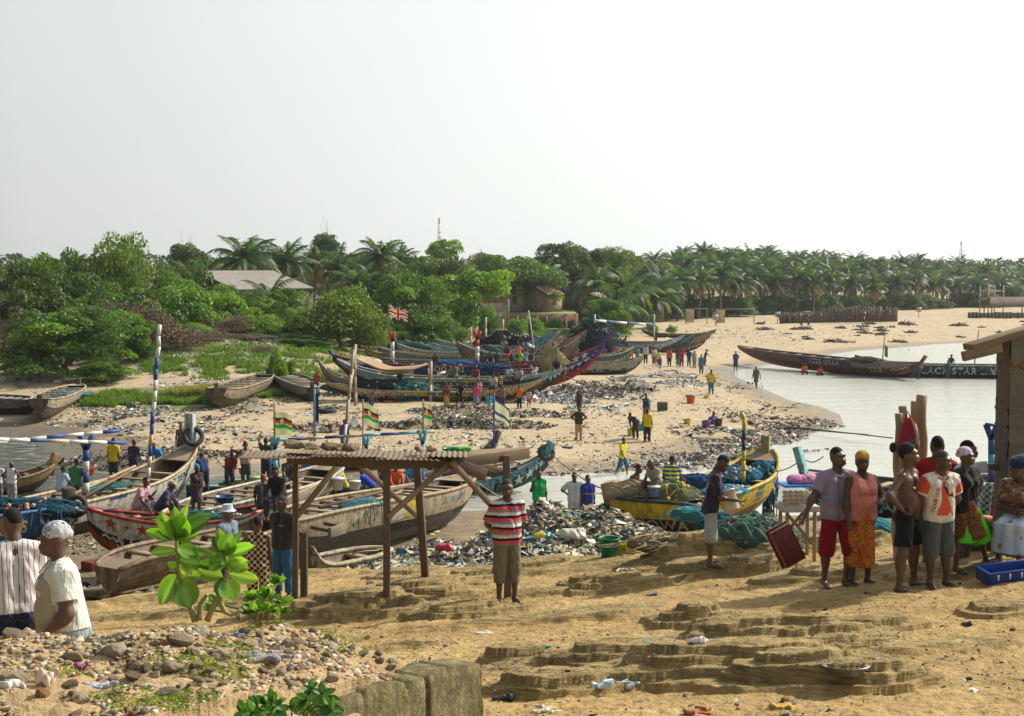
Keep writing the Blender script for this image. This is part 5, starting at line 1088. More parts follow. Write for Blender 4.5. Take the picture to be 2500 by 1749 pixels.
MAN1,i1=st(1238,1470,300,'back',14,'man in a red, white and black striped polo shirt standing alone, hands behind his back',top=(('loose'),polo),bot=('calf',(.14,.125,.085)),hair='greying',head=(-12,4),belly=.02,build=.98,legs=('st','st'),shoes=(.03,.02,.018))
BOY,i2=st(1735,1382,276,'front',82,'boy in a long navy shirt and grey shorts looking down into his white bucket',top=('loose',(.028,.025,.045)),bot=('knee',(.30,.33,.34)),hair='short',head=(0,30),lean=8,hem=.40,build=.88,arms=(((.1,.38,-.9),(-.1,.98,.0)),((.1,.42,-.85),(-.15,.95,-.25))))
AZ,i3=st(2040,1430,338,'walk',10,'young man in a lilac football shirt and red shorts carrying a dark red crate',top=('tee',(.27,.22,.30)),bot=('knee',(.22,.006,.015)),head=(20,-3),legs=(((.12,.05,-1),(.02,-.1,-1)),((.12,.30,-1),(-.1,-.12,-1))),arms=(((.55,.15,-.85),(.45,.2,-.85)),((.38,-.05,-.95),(.2,.12,-1))),build=1.0,lean=0)
PKW,i4=st(2100,1426,322,'cross',16,'stout woman in a pink sleeveless top, yellow head scarf and orange patterned wrap',top=('tank',(.58,.22,.17)),bot=('wrap',fl_or,.14),hair=('wrap',(.45,.27,.02),1),fem=True,build=1.18,belly=.03,head=(-22,2),arms=(((.2,.1,-1),(.1,.4,-.7)),((.45,.1,-.9),(-.6,.75,.05))),shoes=(.02,.015,.012),d=None)
BARE,i5=st(2212,1440,358,'hips',52,'shirtless man in black shorts standing with a hand on his hip, looking right',top=('none',0),bot=('shorts',(.008,.008,.009)),hair='afro',belly=.02,head=(26,-2),arms=(((.85,-.2,-.75),(-.6,.35,-.65)),((.2,-.1,-1),(.05,.1,-1))),legs=('wide','wide'),build=.97)
IGA,i6=st(2290,1432,332,'stand',12,'man in a white shirt with orange shoulders and a red leaf print, grey knee shorts',top=('tee',(.60,.57,.52)),bot=('knee',(.07,.08,.085)),hair='greying',head=(34,4),arms=(((.3,-.15,-1),(.1,-.2,-1)),((.35,-.2,-.9),(-.2,-.5,-.6))),shoes=(.2,.12,.3))
GSK,i7=st(2352,1392,298,'hipl',28,'woman in a black top, lilac head scarf and bright green and brown skirt',top=('tee',(.010,.009,.012)),bot=('wrap',fl_br,.27),hair=('wrap',purpf),fem=True,build=1.1,head=(35,0),legs=(((.1,0,-1),(.05,0,-1)),((.42,.1,-1),(.42,0,-1))),arms=('hang',((.7,-.2,-.8),(-.8,.2,-.5))),shoes=(.03,.02,.02))
RBK,i8=st(2282,1400,334,'stand',165,'man in a red shirt with his back turned, behind the man in the leaf shirt',d=19.0,top=('tee',(.30,.01,.015)),bot=('knee',(.05,.05,.06)),head=(10,0))
REACH,i9=st(2352,1398,322,'stand',50,'man in a white shirt with blue collar stretching an arm to the pillar',d=18.8,top=('tee',(.55,.57,.62)),bot=('knee',(.06,.06,.08)),head=(25,0),arms=(((.2,0,-1),(0,.2,-1)),((.55,.85,.06),(.55,.95,.10))))
SEATW,i10=si(2497,1292,17.6,'sit',-42,'seated woman in a dark blue head wrap and white blue flowered cloth by the pillar',h=1.66,top=('tee',fl_mt),bot=('wrap',fl_bl),hair=('big',(.012,.03,.06)),fem=True,build=1.3,arms='cross cross'.split(),head=(-20,5))
KID,i11=si(2428,1284,24.0,'squat',-30,'small child in a red shirt crouching behind the low wall by the pillar',h=1.05,top=('tee',(.40,.015,.02)),bot=('shorts',(.05,.05,.08)))
PINM,i12=st(46,1740,500,'front',205,'man in a white pinstriped shirt seen from behind at the left picture edge',d=11.2,top=('tee',pin),bot=('long',(.02,.028,.08)),hair='short',head=(25,8),lean=8,hem=.515,build=1.0)
APR,i13=st(172,1815,545,'front',-68,'woman in a white blouse, grey apron and patterned head scarf in the left foreground',d=10.8,top=('tee',(.56,.57,.54)),bot=('knee',(.24,.32,.38)),hair=('wrap',wrapg),fem=True,build=1.28,head=(0,4),belly=.05,hem=.55,arms=(((.15,.2,-.95),(-.1,.75,-.6)),((.25,.05,-1),(-.25,.75,-.6))))
POL,i14=st(692,1458,247,'back',-28,'man in a dark grey polo shirt and blue jeans beside the timber frame',top=('tee',(.03,.028,.033)),bot=('long',(.02,.10,.22)),hair='greying',head=(-20,0),build=1.06,shoes=(.03,.02,.02))
CHK,i15=st(632,1500,240,'hipl',176,'person in a brown and cream checked vest seen from behind, hand on hip',top=('tank',chk),bot=('long',chk),hair='short',head=(5,0),d=23.0,build=.96,flip=True,arms=(((.8,-.1,-.8),(-.7,.4,-.5)),'hang'))
HAT,i16=st(556,1478,246,'stand',66,'man in a light blue sun hat and blue shirt half hidden by the milkweed',top=('tee',(.15,.19,.27)),bot=('long',(.05,.05,.07)),hair=('hat',(.42,.52,.60)),d=26.5)
W_=dict
for a in[('si',645,1240,40,'sit',195,'man in a red cap and dark T shirt seated with his back turned',W_(top=T_((.045,.042,.04)),bot=('knee',(.03,.05,.10)),hair=('cap',(.50,.02,.02)))),('si',682,1226,36,'sit',-20,'young man in a black jersey with yellow print seated by the red capped man',W_(top=T_((.02,.02,.018),'long'),bot=('long',(.04,.04,.05)))),('si',702,1175,50,'sit',30,'man in dark clothes seated in the blue lettered canoe left of the timber frame',W_(top=T_((.05,.05,.06)),bot=('long',(.03,.03,.05)))),('si',338,1242,39.5,'sitk',72,'seated man in a pink shirt and pale trousers, hand to his forehead',W_(top=T_((.50,.28,.36)),bot=('long',(.40,.36,.36)),lean=24,arms=('knee','chin'))),('si',392,1246,39.5,'sitk',80,'seated man in a cream cap and navy patterned shirt mending a net',W_(top=T_((.05,.05,.10)),bot=('long',(.04,.035,.08)),hair=('cap',(.42,.33,.22)),lean=34)),('st',600,1184,104,'hips',10,'person in a beige vest with wild hair standing in a canoe, hands on hips',W_(d=55,top=T_((.42,.31,.22),'tank'),bot=('long',(.08,.08,.09)),hair='dread')),('st',650,1180,110,'armsup',175,'man in a dark shirt reaching up to the blue forked post',W_(d=54.5,top=T_((.06,.065,.07)),bot=('long',(.03,.04,.08)))),('st',668,1182,104,'stand',160,'child in a light blue shirt behind the blue forked post',W_(d=55.5,top=T_((.15,.48,.55)),bot=('long',(.04,.05,.08)))),('st',278,1178,108,'stand',165,'man in a yellow T shirt behind the tall striped mast, seen from behind',W_(d=53.5,top=T_((.62,.42,.01)),bot=('knee',(.04,.04,.05)))),('st',327,1178,104,'front',170,'man in a brown cap and dark jacket beside the long white canoe',W_(d=54,top=T_((.035,.025,.05),'long'),bot=('long',(.04,.04,.05)),hair=('beanie',(.16,.09,.04)))),('st',393,1172,100,'lean',-30,'man in a bright blue shirt stooping by the high bow of the white canoe',W_(d=56,top=T_((.03,.22,.60)),bot=('long',(.04,.04,.05)))),('st',443,1122,88,'stand',10,'shirtless boy standing on the sand behind the tyre',W_(d=65,top=('none',0),bot=('shorts',(.05,.05,.06)))),('si',182,1190,47,'sit',165,'man in a green shirt seated with his back turned in the white canoe',W_(top=T_((.04,.17,.07)),bot=('long',(.05,.05,.05)),build=1.1)),('si',148,1200,46,'sit',160,'boy in a pale blue shirt seated left of the man in green',W_(h=1.5,top=T_((.35,.48,.58)),bot=('long',(.05,.05,.06)))),('st',30,1232,104,'hips',170,'bald man in a white vest standing in the water at the left edge',W_(d=49,top=T_((.62,.62,.64),'tank'),bot=('long',(.3,.3,.32)),hair='none')),('st',-4,1228,100,'stand',190,'man in a pale lilac shirt cut by the left picture edge',W_(d=50,top=T_((.45,.42,.50)),bot=('long',(.1,.1,.12)))),('st',480,1262,128,'front',40,'woman in a blue woollen hat and dark patterned dress by the white canoe bow',W_(d=43,top=('dress',(.055,.035,.05)),bot=('none',0),hair=('beanie',(.03,.22,.34)),fem=True)),('st',500,1205,104,'lean',-150,'person in dark blue bending behind the woman in the blue woollen hat',W_(d=52,top=T_((.02,.035,.12),'long'),bot=('long',(.03,.03,.05)))),('si',750,1160,58,'sit',160,'man in a bright blue shirt seated behind the timber frame',W_(top=T_((.02,.12,.45)),bot=('long',(.03,.03,.05)))),('si',800,1160,56,'sitdown',60,'person in a yellow print shirt bending at the cream bow',W_(top=T_((.42,.30,.12)),bot=('long',(.1,.05,.03)))),('si',842,1192,54,'sit',-80,'boy in a yellow shirt seated by the white buckets',W_(h=1.55,top=T_((.50,.42,.02)),bot=('shorts',(.03,.1,.2)))),('st',912,1248,118,'bend',-120,'man in a royal blue jersey leaning over the side of the blue lettered canoe',W_(d=49.5,top=T_((.02,.05,.42)),bot=('shorts',(.05,.05,.1)),lean=50)),('si',964,1190,54,'sit',20,'man in an orange red shirt seated in the blue lettered canoe',W_(top=T_((.55,.08,.02),'long'),bot=('long',(.05,.03,.03)))),('si',1003,1180,56,'sit',20,'person in a blue shirt seated right of the man in orange',W_(top=T_((.02,.2,.42)),bot=('long',(.03,.05,.08)))),('si',940,1172,57,'sit',190,'person in a red cap behind the upright timber posts',W_(top=T_((.1,.04,.04)),bot=('long',(.05,.05,.05)),hair=('cap',(.5,.02,.02)))),('st',841,1106,79,'stand',175,'man in a red and blue shirt on the sand behind the thin pole',W_(top=T_((.10,.05,.16)),bot=('long',(.03,.04,.08)))),('st',1316,1290,145,'chin',-10,'girl in a green dress, hand at her mouth, behind the rubbish heap',W_(d=41,top=('dress',(.02,.42,.13)),bot=('none',0),fem=True,build=.9)),('st',1402,1290,136,'hipl',-8,'man in a loose white shirt with a hand on his hip, behind the rubbish heap',W_(d=42,top=T_((.50,.52,.60),'loose'),bot=('knee',(.4,.42,.48)))),('st',1434,1292,132,'stand',20,'boy in a blue sports jersey beside the man in the white shirt',W_(d=42,top=T_((.03,.04,.30)),bot=('knee',(.05,.05,.12)),build=.9)),('st',1520,1163,96,'walk',50,'boy in a yellow T shirt and blue shorts wading along the water edge',W_(d=None,top=T_((.65,.52,.01)),bot=('knee',(.02,.12,.22)),build=.9)),('si',1530,1205,39.5,'sitdown',60,'shirtless man bent over the ropes at the end of the yellow canoe',W_(top=('none',0),bot=('long',(.2,.06,.06)))),('si',1606,1198,39,'sitk',-55,'bald man in a grey beige shirt seated on the yellow canoe',W_(top=T_((.34,.31,.24)),bot=('shorts',(.04,.10,.03)),hair='none',head=(0,25))),('si',1640,1196,39.5,'sit',172,'man in a yellow and blue striped shirt seated with his back turned',W_(top=('tee',yb),bot=('long',(.05,.05,.08)))),('si',1668,1205,41,'sit',-60,'small child beside the man in the yellow and blue stripes',W_(h=1.2,top=T_((.08,.05,.04)),bot=('long',(.05,.05,.08)))),('st',1413,1075,81,'hips',0,'shirtless man in tan trousers standing on the open sand',W_(top=T_((.055,.04,.03),'long'),bot=('long',(.40,.27,.15)))),('st',1414,1012,64,'stand',30,'woman in a dark spotted dress behind the man in tan trousers',W_(top=('dress',(.04,.03,.035)),bot=('none',0),fem=True)),('st',1577,1032,70,'headh',10,'woman shading her eyes with one arm, in a navy top and faded red skirt',W_(top=T_((.02,.05,.10),'tank'),bot=('wrap',(.26,.11,.10)),fem=True)),('st',1580,1080,80,'stand',170,'man in a yellow shirt and dark trousers seen from behind',W_(top=T_((.62,.45,.01)),bot=('long',(.03,.03,.035)))),('st',1553,1072,80,'bend',-40,'person in black with white spots bending beside the man in yellow',W_(top=T_((.03,.035,.045),'long'),bot=('long',(.08,.05,.03)),lean=60)),('st',1736,963,60,'stand',0,'man in a yellow vest and teal trousers in the middle of the beach',W_(top=T_((.55,.45,.02)),bot=('long',(.01,.20,.22)))),('st',1846,949,55,'walk',-30,'person in a grey dress and yellow cap walking at the water edge',W_(top=('dress',(.13,.13,.12)),bot=('none',0),hair=('beanie',(.4,.3,.05)))),('st',1796,905,47,'cross',10,'man in blue standing before the bow of the red canoe',W_(top=T_((.03,.06,.22),'long'),bot=('knee',(.04,.07,.12)))),('st',1712,914,48,'stand',-20,'man in a light blue shirt at the right end of the crowd',W_(top=T_((.07,.22,.34)),bot=('long',(.08,.12,.18)))),('st',1721,893,40,'pull',90,'man in a dark cap pulling on a rope right of the crowd',W_(top=T_((.06,.05,.08)),bot=('knee',(.05,.05,.06)),hair=('cap',(.02,.02,.03)))),('si',1728,1040,82,'sitdown',60,'woman in a dark dress seated on a purple bucket on the sand',W_(top=T_((.07,.03,.035)),bot=('skirt',(.08,.03,.04)),fem=True)),('st',1576,888,46,'stand',0,'man in a white shirt and black trousers, left in the standing crowd',W_(top=T_((.48,.45,.46),'long'),bot=('long',(.03,.03,.035)))),('st',1597,893,46,'stand',10,'woman in a white top and faded pink wrap in the crowd',W_(top=T_((.50,.46,.44)),bot=('wrap',(.26,.10,.14)),fem=True)),('st',1607,897,40,'stand',0,'child in a yellow shirt in the crowd',W_(top=T_((.60,.50,.08)),bot=('shorts',(.1,.1,.1)))),('st',1611,902,31,'stand',10,'small child in purple in front of the crowd',W_(top=T_((.12,.05,.22)),bot=('shorts',(.1,.05,.2)))),('st',1634,895,45,'stand',0,'man in a red and white shirt in the middle of the crowd',W_(top=T_((.45,.08,.08)),bot=('long',(.03,.03,.05)))),('st',1655,896,41,'stand',180,'woman in a green wrap in the crowd',W_(top=T_((.1,.05,.03)),bot=('wrap',(.03,.2,.1)),fem=True)),('st',1664,896,46,'hipr',10,'man in maroon clothes in the crowd',W_(top=T_((.28,.03,.06)),bot=('long',(.22,.03,.07)))),('st',1682,896,43,'cross',0,'man in a blue shirt right in the crowd',W_(top=T_((.03,.07,.28)),bot=('long',(.08,.1,.15)))),('st',1695,899,43,'stand',30,'man in a tan shirt with a white cap right in the crowd',W_(top=T_((.30,.24,.15)),bot=('long',(.22,.2,.14)),hair=('cap',(.5,.5,.45)))),('st',1500,880,38,'stand',0,'person in faded red beside the black lettered canoe',W_(top=T_((.25,.10,.11)),bot=('long',(.2,.1,.1)))),('st',1511,879,34,'stand',20,'child in a dirty white shirt beside the black lettered canoe',W_(top=T_((.3,.26,.2)),bot=('shorts',(.1,.1,.1)))),('st',1533,880,37,'stand',0,'person in a tan shirt touching the black lettered canoe',W_(top=T_((.35,.28,.12)),bot=('long',(.1,.1,.1)))),('st',1542,881,40,'front',0,'woman in red by the black lettered canoe',W_(top=('dress',(.45,.04,.06)),bot=('none',0),fem=True)),('st',774,967,62,'stand',165,'person in a red vest and red cap at the left end of the beach row',W_(top=T_((.42,.06,.07),'tank'),bot=('long',(.02,.02,.025)),hair=('beanie',(.5,.04,.03)))),('st',1122,996,65,'pull',20,'man in a black T shirt with a white print in front of the canoes',W_(top=T_((.012,.012,.014)),bot=('long',(.02,.02,.025)))),('st',1163,1001,66,'stand',170,'woman in a bright pink vest and short denim skirt by the canoes',W_(top=T_((.65,.06,.20),'tank'),bot=('skirt',(.18,.26,.34)),fem=True)),('st',1168,990,66,'stand',20,'woman in a pink cap behind the one in the pink vest',W_(top=T_((.35,.12,.16)),bot=('skirt',(.06,.05,.06)),hair=('cap',(.65,.05,.15)),fem=True)),('st',1192,1000,60,'squat',160,'boy in a turquoise shirt squatting on the sand under the canoe side',W_(top=T_((.03,.30,.42)),bot=('shorts',(.3,.05,.03)))),('st',1268,999,59,'chin',-30,'boy in an orange shirt under the front canoe bow',W_(top=T_((.62,.20,.02)),bot=('long',(.015,.02,.05)))),('st',1291,995,44,'stand',160,'small boy in red shorts under the front canoe bow',W_(top=T_((.45,.35,.3)),bot=('shorts',(.5,.03,.03)))),('si',1205,948,88,'sit',-10,'man in a white shirt and black trousers seated on the front canoe',W_(top=T_((.45,.42,.38)),bot=('long',(.02,.02,.02)))),('si',1215,943,89.5,'sit',10,'man in a black and yellow striped shirt seated on the front canoe',W_(top=('tee',yk),bot=('long',(.03,.03,.03)))),('si',1241,926,91,'sit',30,'man in a pale blue shirt seated on the second canoe',W_(top=T_((.20,.34,.42)),bot=('long',(.03,.03,.03)))),('si',1269,930,91,'sit',-20,'man in a grey white shirt seated low on the second canoe',W_(top=T_((.42,.40,.40)),bot=('long',(.03,.03,.03)))),('si',1303,922,92,'sit',-50,'man in a white shirt sprawling on the second canoe, arm behind his head',W_(top=T_((.50,.50,.48),'long'),bot=('long',(.03,.03,.03)),arms=('head','knee'),lean=-15)),('si',1357,908,92,'sit',10,'man in black seated near the bow of the second canoe',W_(top=T_((.02,.02,.03)),bot=('long',(.15,.04,.05)))),('si',1161,927,93,'sit',0,'shirtless man in red seated behind the second canoe',W_(top=T_((.22,.04,.03)),bot=('long',(.05,.03,.03)))),('si',1050,950,90,'sit',175,'shirtless man seated on the front canoe behind the blue net',W_(top=('none',0),bot=('long',(.03,.03,.03)))),('st',980,965,62,'pull',-20,'man in dark clothes hauling the green net over the front canoe',W_(d=92,top=T_((.03,.025,.03)),bot=('long',(.03,.03,.03)))),('st',1063,915,54,'stand',10,'man in a black and yellow shirt standing in the striped canoe',W_(d=101,top=T_((.06,.05,.02)),bot=('long',(.02,.02,.02)))),('si',1178,889,101,'sit',0,'man in grey seated on the stern net of the striped canoe',W_(top=T_((.10,.09,.08)),bot=('long',(.03,.03,.03)))),('si',1194,890,101,'sit',20,'man in black seated left of the standing dark man',W_(top=T_((.02,.025,.035)),bot=('long',(.02,.02,.03)))),('st',1213,906,48,'hipr',10,'man in dark grey standing on the striped canoe',W_(d=102,top=T_((.035,.04,.04)),bot=('long',(.02,.02,.03)))),('si',1269,886,101,'sit',100,'man in a lime green shirt seated on the striped canoe',W_(top=T_((.30,.60,.02)),bot=('long',(.04,.05,.08)))),('si',1281,884,102,'sit',160,'man in a light blue shirt right of the lime green one',W_(top=T_((.20,.30,.50)),bot=('long',(.04,.05,.08)))),('si',1249,888,102,'sit',0,'shirtless boy seated low in the striped canoe',W_(h=1.4,top=('none',0),bot=('long',(.1,.05,.04)))),('si',1296,884,101.5,'sit',0,'boy in brown right of the man in light blue',W_(h=1.45,top=T_((.12,.08,.05)),bot=('long',(.1,.05,.04)))),('si',1266,868,108,'sit',170,'man in a salmon shirt seated behind the row',W_(top=T_((.55,.20,.13)),bot=('long',(.1,.05,.04)))),('si',1238,869,109,'sit',0,'woman in a red skirt seated on the olive canoe',W_(top=T_((.10,.04,.05)),bot=('wrap',(.45,.02,.05)),fem=True)),('si',1230,854,114,'sit',10,'shirtless man in the middle of the back canoes',W_(top=T_((.38,.24,.18)),bot=('long',(.05,.05,.05)))),('st',1302,876,52,'bend',-80,'man in a white shirt bending over the lettered white bow',W_(d=109,top=T_((.55,.58,.60)),bot=('long',(.03,.03,.05)),lean=60)),('si',1268,846,118,'sit',20,'man in black seated on the dark net pile',W_(top=T_((.03,.025,.03)),bot=('long',(.1,.03,.03)))),('si',1402,868,116,'sit',10,'man in dull red seated beside the star painted bow',W_(top=T_((.20,.08,.06)),bot=('long',(.1,.03,.03)))),('st',1396,828,36,'stand',20,'man in dark blue standing on the boats at the back',W_(d=140,top=T_((.06,.06,.1)),bot=('long',(.05,.05,.1)))),('st',1404,828,36,'stand',-170,'man in a yellow shirt standing on the boats at the back',W_(d=139,top=T_((.60,.50,.08)),bot=('long',(.03,.05,.1)))),('si',1415,817,140,'sit',10,'boy in red beside the man in yellow at the back',W_(top=T_((.5,.05,.04)),bot=('long',(.1,.03,.03)))),('si',1430,818,140,'sit',170,'person in an orange shirt seated on the dark net, left one',W_(top=T_((.6,.26,.03)),bot=('long',(.1,.03,.03)))),('si',1439,819,140,'sit',180,'person in an orange shirt seated on the dark net, right one',W_(top=T_((.5,.2,.04)),bot=('long',(.1,.03,.03)))),('st',1455,845,38,'stand',0,'tall man in black on the black lettered canoe',W_(d=138,top=('dress',(.02,.025,.03)),bot=('long',(.02,.02,.02)))),('st',1473,842,40,'stand',0,'man in a red orange shirt on the black lettered canoe',W_(d=139,top=T_((.50,.12,.08)),bot=('long',(.02,.12,.1)))),('si',1497,834,139,'sitdown',-60,'man in black bending over the canoe side at the back',W_(top=T_((.03,.03,.03)),bot=('long',(.03,.03,.03)))),('st',1507,845,38,'stand',0,'man in a light blue shirt on the black lettered canoe',W_(d=139,top=T_((.10,.35,.60)),bot=('long',(.03,.05,.1)))),('si',1520,840,139,'sitdown',60,'shirtless man bending in the black lettered canoe',W_(top=('none',0),bot=('long',(.03,.03,.03)))),('st',1601,838,32,'stand',0,'person in black by the white pole behind the right bows',W_(d=158,top=T_((.02,.02,.02)),bot=('long',(.02,.02,.02)))),('st',905,1002,64,'bend',60,'man in a grey vest stooping under the green net of the front canoe',W_(top=T_((.18,.18,.17),'tank'),bot=('knee',(.05,.06,.1)),lean=45)),('st',1090,998,64,'cross',-10,'woman in a yellow wrap standing before the front canoe',W_(top=T_((.25,.06,.05)),bot=('wrap',(.50,.34,.04)),fem=True)),('st',1226,1002,62,'hips',20,'man in a brown vest with hands on hips before the front canoe',W_(top=T_((.16,.10,.06),'tank'),bot=('long',(.04,.05,.08)))),('si',1110,921,94,'sit',-20,'man in a faded green shirt seated on the second canoe',W_(top=T_((.12,.22,.12)),bot=('long',(.04,.04,.05)))),('st',1342,886,42,'hipl',0,'man in a white vest standing behind the bow of the striped canoe',W_(d=118,top=T_((.5,.5,.48),'tank'),bot=('long',(.05,.05,.08)))),('st',1474,888,42,'stand',-30,'man in a purple shirt between the dark canoes',W_(top=T_((.16,.07,.22)),bot=('long',(.04,.04,.06)))),('st',1556,890,44,'front',20,'man in a blue cap and grey shirt left of the crowd',W_(top=T_((.22,.22,.22)),bot=('long',(.06,.06,.08)),hair=('cap',(.02,.08,.3)))),('st',560,1196,104,'lean',30,'man in a maroon shirt bending in the lettered canoe',W_(d=55,top=T_((.22,.03,.05)),bot=('long',(.04,.04,.05)))),('si',720,1190,53,'sit',60,'man in a white vest seated near the cream bow',W_(top=T_((.5,.5,.46),'tank'),bot=('long',(.05,.06,.1)))),('si',1110,1165,57,'sit',-40,'man in a faded pink shirt seated in the lettered canoe',W_(top=T_((.45,.22,.22)),bot=('long',(.05,.05,.06)))),('st',2241,928,38,'stand',150,'man standing in the water at the right end of the red canoe',W_(d=113,top=T_((.05,.06,.08)),bot=('long',(.03,.03,.04)))),('st',2228,925,38,'stand',170,'second man in the water at the end of the red canoe, left one',W_(d=114,top=T_((.04,.04,.05)),bot=('long',(.03,.03,.04)))),('st',2313,925,44,'stand',10,'man in dark blue standing in the water before the black and white canoe',W_(d=113.5,top=T_((.03,.05,.09)),bot=('long',(.03,.05,.07)))),('si',2320,893,118,'sit',10,'man in a round hat seated in the black and white canoe',W_(top=T_((.06,.07,.08)),bot=('long',(.03,.03,.04)),hair=('hat',(.06,.06,.06)))),('si',1960,912,120,'squat',20,'person in bright orange leaning on the red canoe, left one',W_(top=T_((.6,.08,.02)),bot=('long',(.03,.03,.04)))),('si',1998,918,119,'squat',20,'person in orange red leaning on the red canoe, right one',W_(top=T_((.5,.06,.03)),bot=('long',(.03,.03,.04)))),]:
 k=a[-1]
 if a[0]=='st':st(*a[1:-1],group=None,**k)
 else:si(*a[1:-1],group=None,**k)
def maple():
 p=[(0,-.5),(.02,-.22),(.3,-.3),(.24,-.15),(.5,.02),(.42,.08),(.46,.25),(.3,.2),(.26,.28),(.12,.14),(.18,.42),(.09,.38),(0,.56)]
 return p+[(-x,y) for x,y in p[::-1][1:-1]]
def print_text(info,txt,cx,cz,size,col,ydir=-1,rot=0,bold=.02):
 v,f=text_mesh(txt,bold);c,s=math.cos(rot),math.sin(rot);v=v@np.array([[c,s],[-s,c]]);return stick_on(None,info['shirt'],v,f,cx,cz,size,col,'shirt_print',ydir,.013)
h=i6['h'];off=i6['off'][2]
m_=maple();half=[p for p in m_ if p[0]>=-.001]+[(-.28,-.5)]
tri=[(-.30,-.46),(.28,-.46),(.16,-.28),(.34,-.16),(.46,.0),(.36,.03),(.38,.18),(.24,.12),(.20,.28),(.08,.12),(.06,.42),(-.04,.3),(-.10,.52)]
stick_on(None,i6['shirt'],tri,[(0,1,2),(0,2,12),(2,3,12),(3,5,12),(3,4,5),(5,7,12),(5,6,7),(7,9,12),(7,8,9),(9,11,12),(9,10,11)],.02,.655*h+off,.40,(.50,.06,.025),'shirt_print',-1,.008)
print_text(i6,'TEAM IGA',-.115,.66*h+off,.062,(.50,.06,.025),-1,rad(80))
v6=[];
for s in(-1,1):
 sh,el=i6['J'][s][:2];K_=.012*h
 V,F=surface([('k',sh-(el-sh)*.1+np.array([0,0,.004]),sh+(el-sh)*.55,.0475*h,.052*h),('c',i6['up'](s*.03,.006,.836),sh,.034*h,.040*h)],K_,.008,[],[('e',i6['up'](0,-.012,.858),None,(.040*h,.046*h,.032*h))])
 link('sleeve_panel',fastmesh('p',V+i6['off'],F,smooth=True),i6['shirt'],[m_cloth((.50,.07,.025))])
nb=MB();
for s in(-1,1):nb.add([(s*.045,0,0),(s*.075,0,0),(0.0,0,-.115),(0.0,0,-.085)],[(0,1,2,3) if s<0 else(3,2,1,0)])
vv=nb.v;P2=[(x,z) for v in vv for x,_,z in v];stick_on(None,i6['shirt'],P2,[(0,3,2,1),(4,5,6,7)],0,.83*h+off,1,(.42,.03,.02),'collar',-1,.008)
h3=i3['h'];o3=i3['off'][2]
print_text(i3,'AZERBAIJAN',.0,.665*h3+o3,.066,(.12,.36,.58),-1,bold=.04);print_text(i3,'LAND OF FIRE',.0,.622*h3+o3,.028,(.15,.2,.45),-1)
sh_=[(-.03,.035),(.03,.035),(.03,-.01),(0,-.04),(-.03,-.01)];stick_on(None,i3['shirt'],sh_,[(0,4,3,2,1)],.09,.735*h3+o3,1.3,(.55,.42,.1),'crest',-1,.014);stick_on(None,i3['shirt'],[(x*.6,y*.6) for x,y in sh_],[(0,4,3,2,1)],.09,.735*h3+o3,1.3,(.12,.14,.3),'crest',-1,.018)
def necklace(info,col,drop=.02):
 m=MB();h_=info['h'];pts=[info['up'](.043*math.sin(a),-.012-.046*math.cos(a),.838-drop*math.cos(a))+info['off'] for a in np.linspace(-2.2,2.2,40)]
 for p in pts[::1]:m.lathe([(.0001,-.006),(.005,-.003),(.006,0),(.005,.003),(.0001,.006)],6,tuple(p))
 return m.build('necklace',m_plain(col,.4),info['shirt'].parent if info['shirt'] else None)
necklace(i3,(.6,.56,.42))
h2=i2['h'];print_text(i2,'WORK',.0,.735*h2+i2['off'][2],.09,(.45,.44,.46),1);print_text(i2,'HARD',.0,.69*h2+i2['off'][2],.09,(.45,.44,.46),1)
print_text(i14,'MILITA',.06,.735*i14['h']+i14['off'][2],.03,(.5,.5,.52),-1)
ha=i13['h'];u13=i13['up']
pr=[('c',u13(s*.045,-.022,.745),u13(s*.045,-.02,.64),.072*ha,.075*ha) for s in(-1,1)]+[('e',u13(s*.045,-.066,.735),None,(.050*ha,.046*ha,.05*ha)) for s in(-1,1)]+[('e',u13(0,-.05,.63),None,(.105*ha,.085*ha,.10*ha)),('k',np.array([0,-.020*ha,.60*ha]),np.array([0,-.03*ha,.22*ha]),.112*ha,.122*ha)]
V,F=surface(pr,.03*ha,.0085,[(np.array([0,.045*ha,0]),np.array([0,1.0,0])),(u13(0,0,.79),np.array([0,0,1.0]))],(),.005,4)
apm=NT('apron_cloth');sp=apm.n('SeparateXYZ');apm.l(apm.coord(),sp.inputs[0])
acol=apm.ramp(sp.outputs[2],[(0,(.36,.34,.31)),((.70*ha+i13['off'][2]),(.36,.33,.25)),((.725*ha+i13['off'][2])/1,(.15,.36,.38)),((.75*ha+i13['off'][2]),(.50,.52,.50))],'CONSTANT') if False else apm.mix(apm.noise(apm.coord(),3.5,4),(.40,.37,.30),(.22,.19,.13));apm.bump(apm.noise(apm.coord('Object',(9,9,2)),1.5,3),.7,.04);apm.out(acol,.9)
apr=link('apron',fastmesh('apron',V+i13['off'],F,smooth=True),APR,[apm.m])
stick_on(None,apr,[(-.11,-.02),(.11,-.02),(.11,.025),(-.11,.025)],[(0,1,2,3)],0,.715*ha+i13['off'][2],1,(.14,.34,.36),'apron_band',-1,.006)
mb=MB()
for s in(-1,1):mb.tube([u13(s*.03,-.09,.80)+i13['off'],u13(s*.045,-.045,.845)+i13['off'],u13(s*.03,.03,.868)+i13['off']],.006,6)
mb.build('apron_strap',m_cloth((.5,.45,.3)),apr)
hg=i7['h'];J7=i7['J'];hp,kn,an=J7[1][5],J7[1][6],J7[1][7]
V,F=surface([('k',hp+np.array([.02,-.01,-.02]),kn+(an-kn)*.25,.070*hg,.098*hg),('k',np.array([0,0,.40*hg]),np.array([0,0,.24*hg]),.08*hg,.10*hg)],.02,.009,(),(),.005,3)
link('underskirt',fastmesh('u',V+i7['off'],F,smooth=True),GSK,[m_stripe('z',((0,(.10,.60,.03)),(.75,(.05,.38,.02))),.03)])
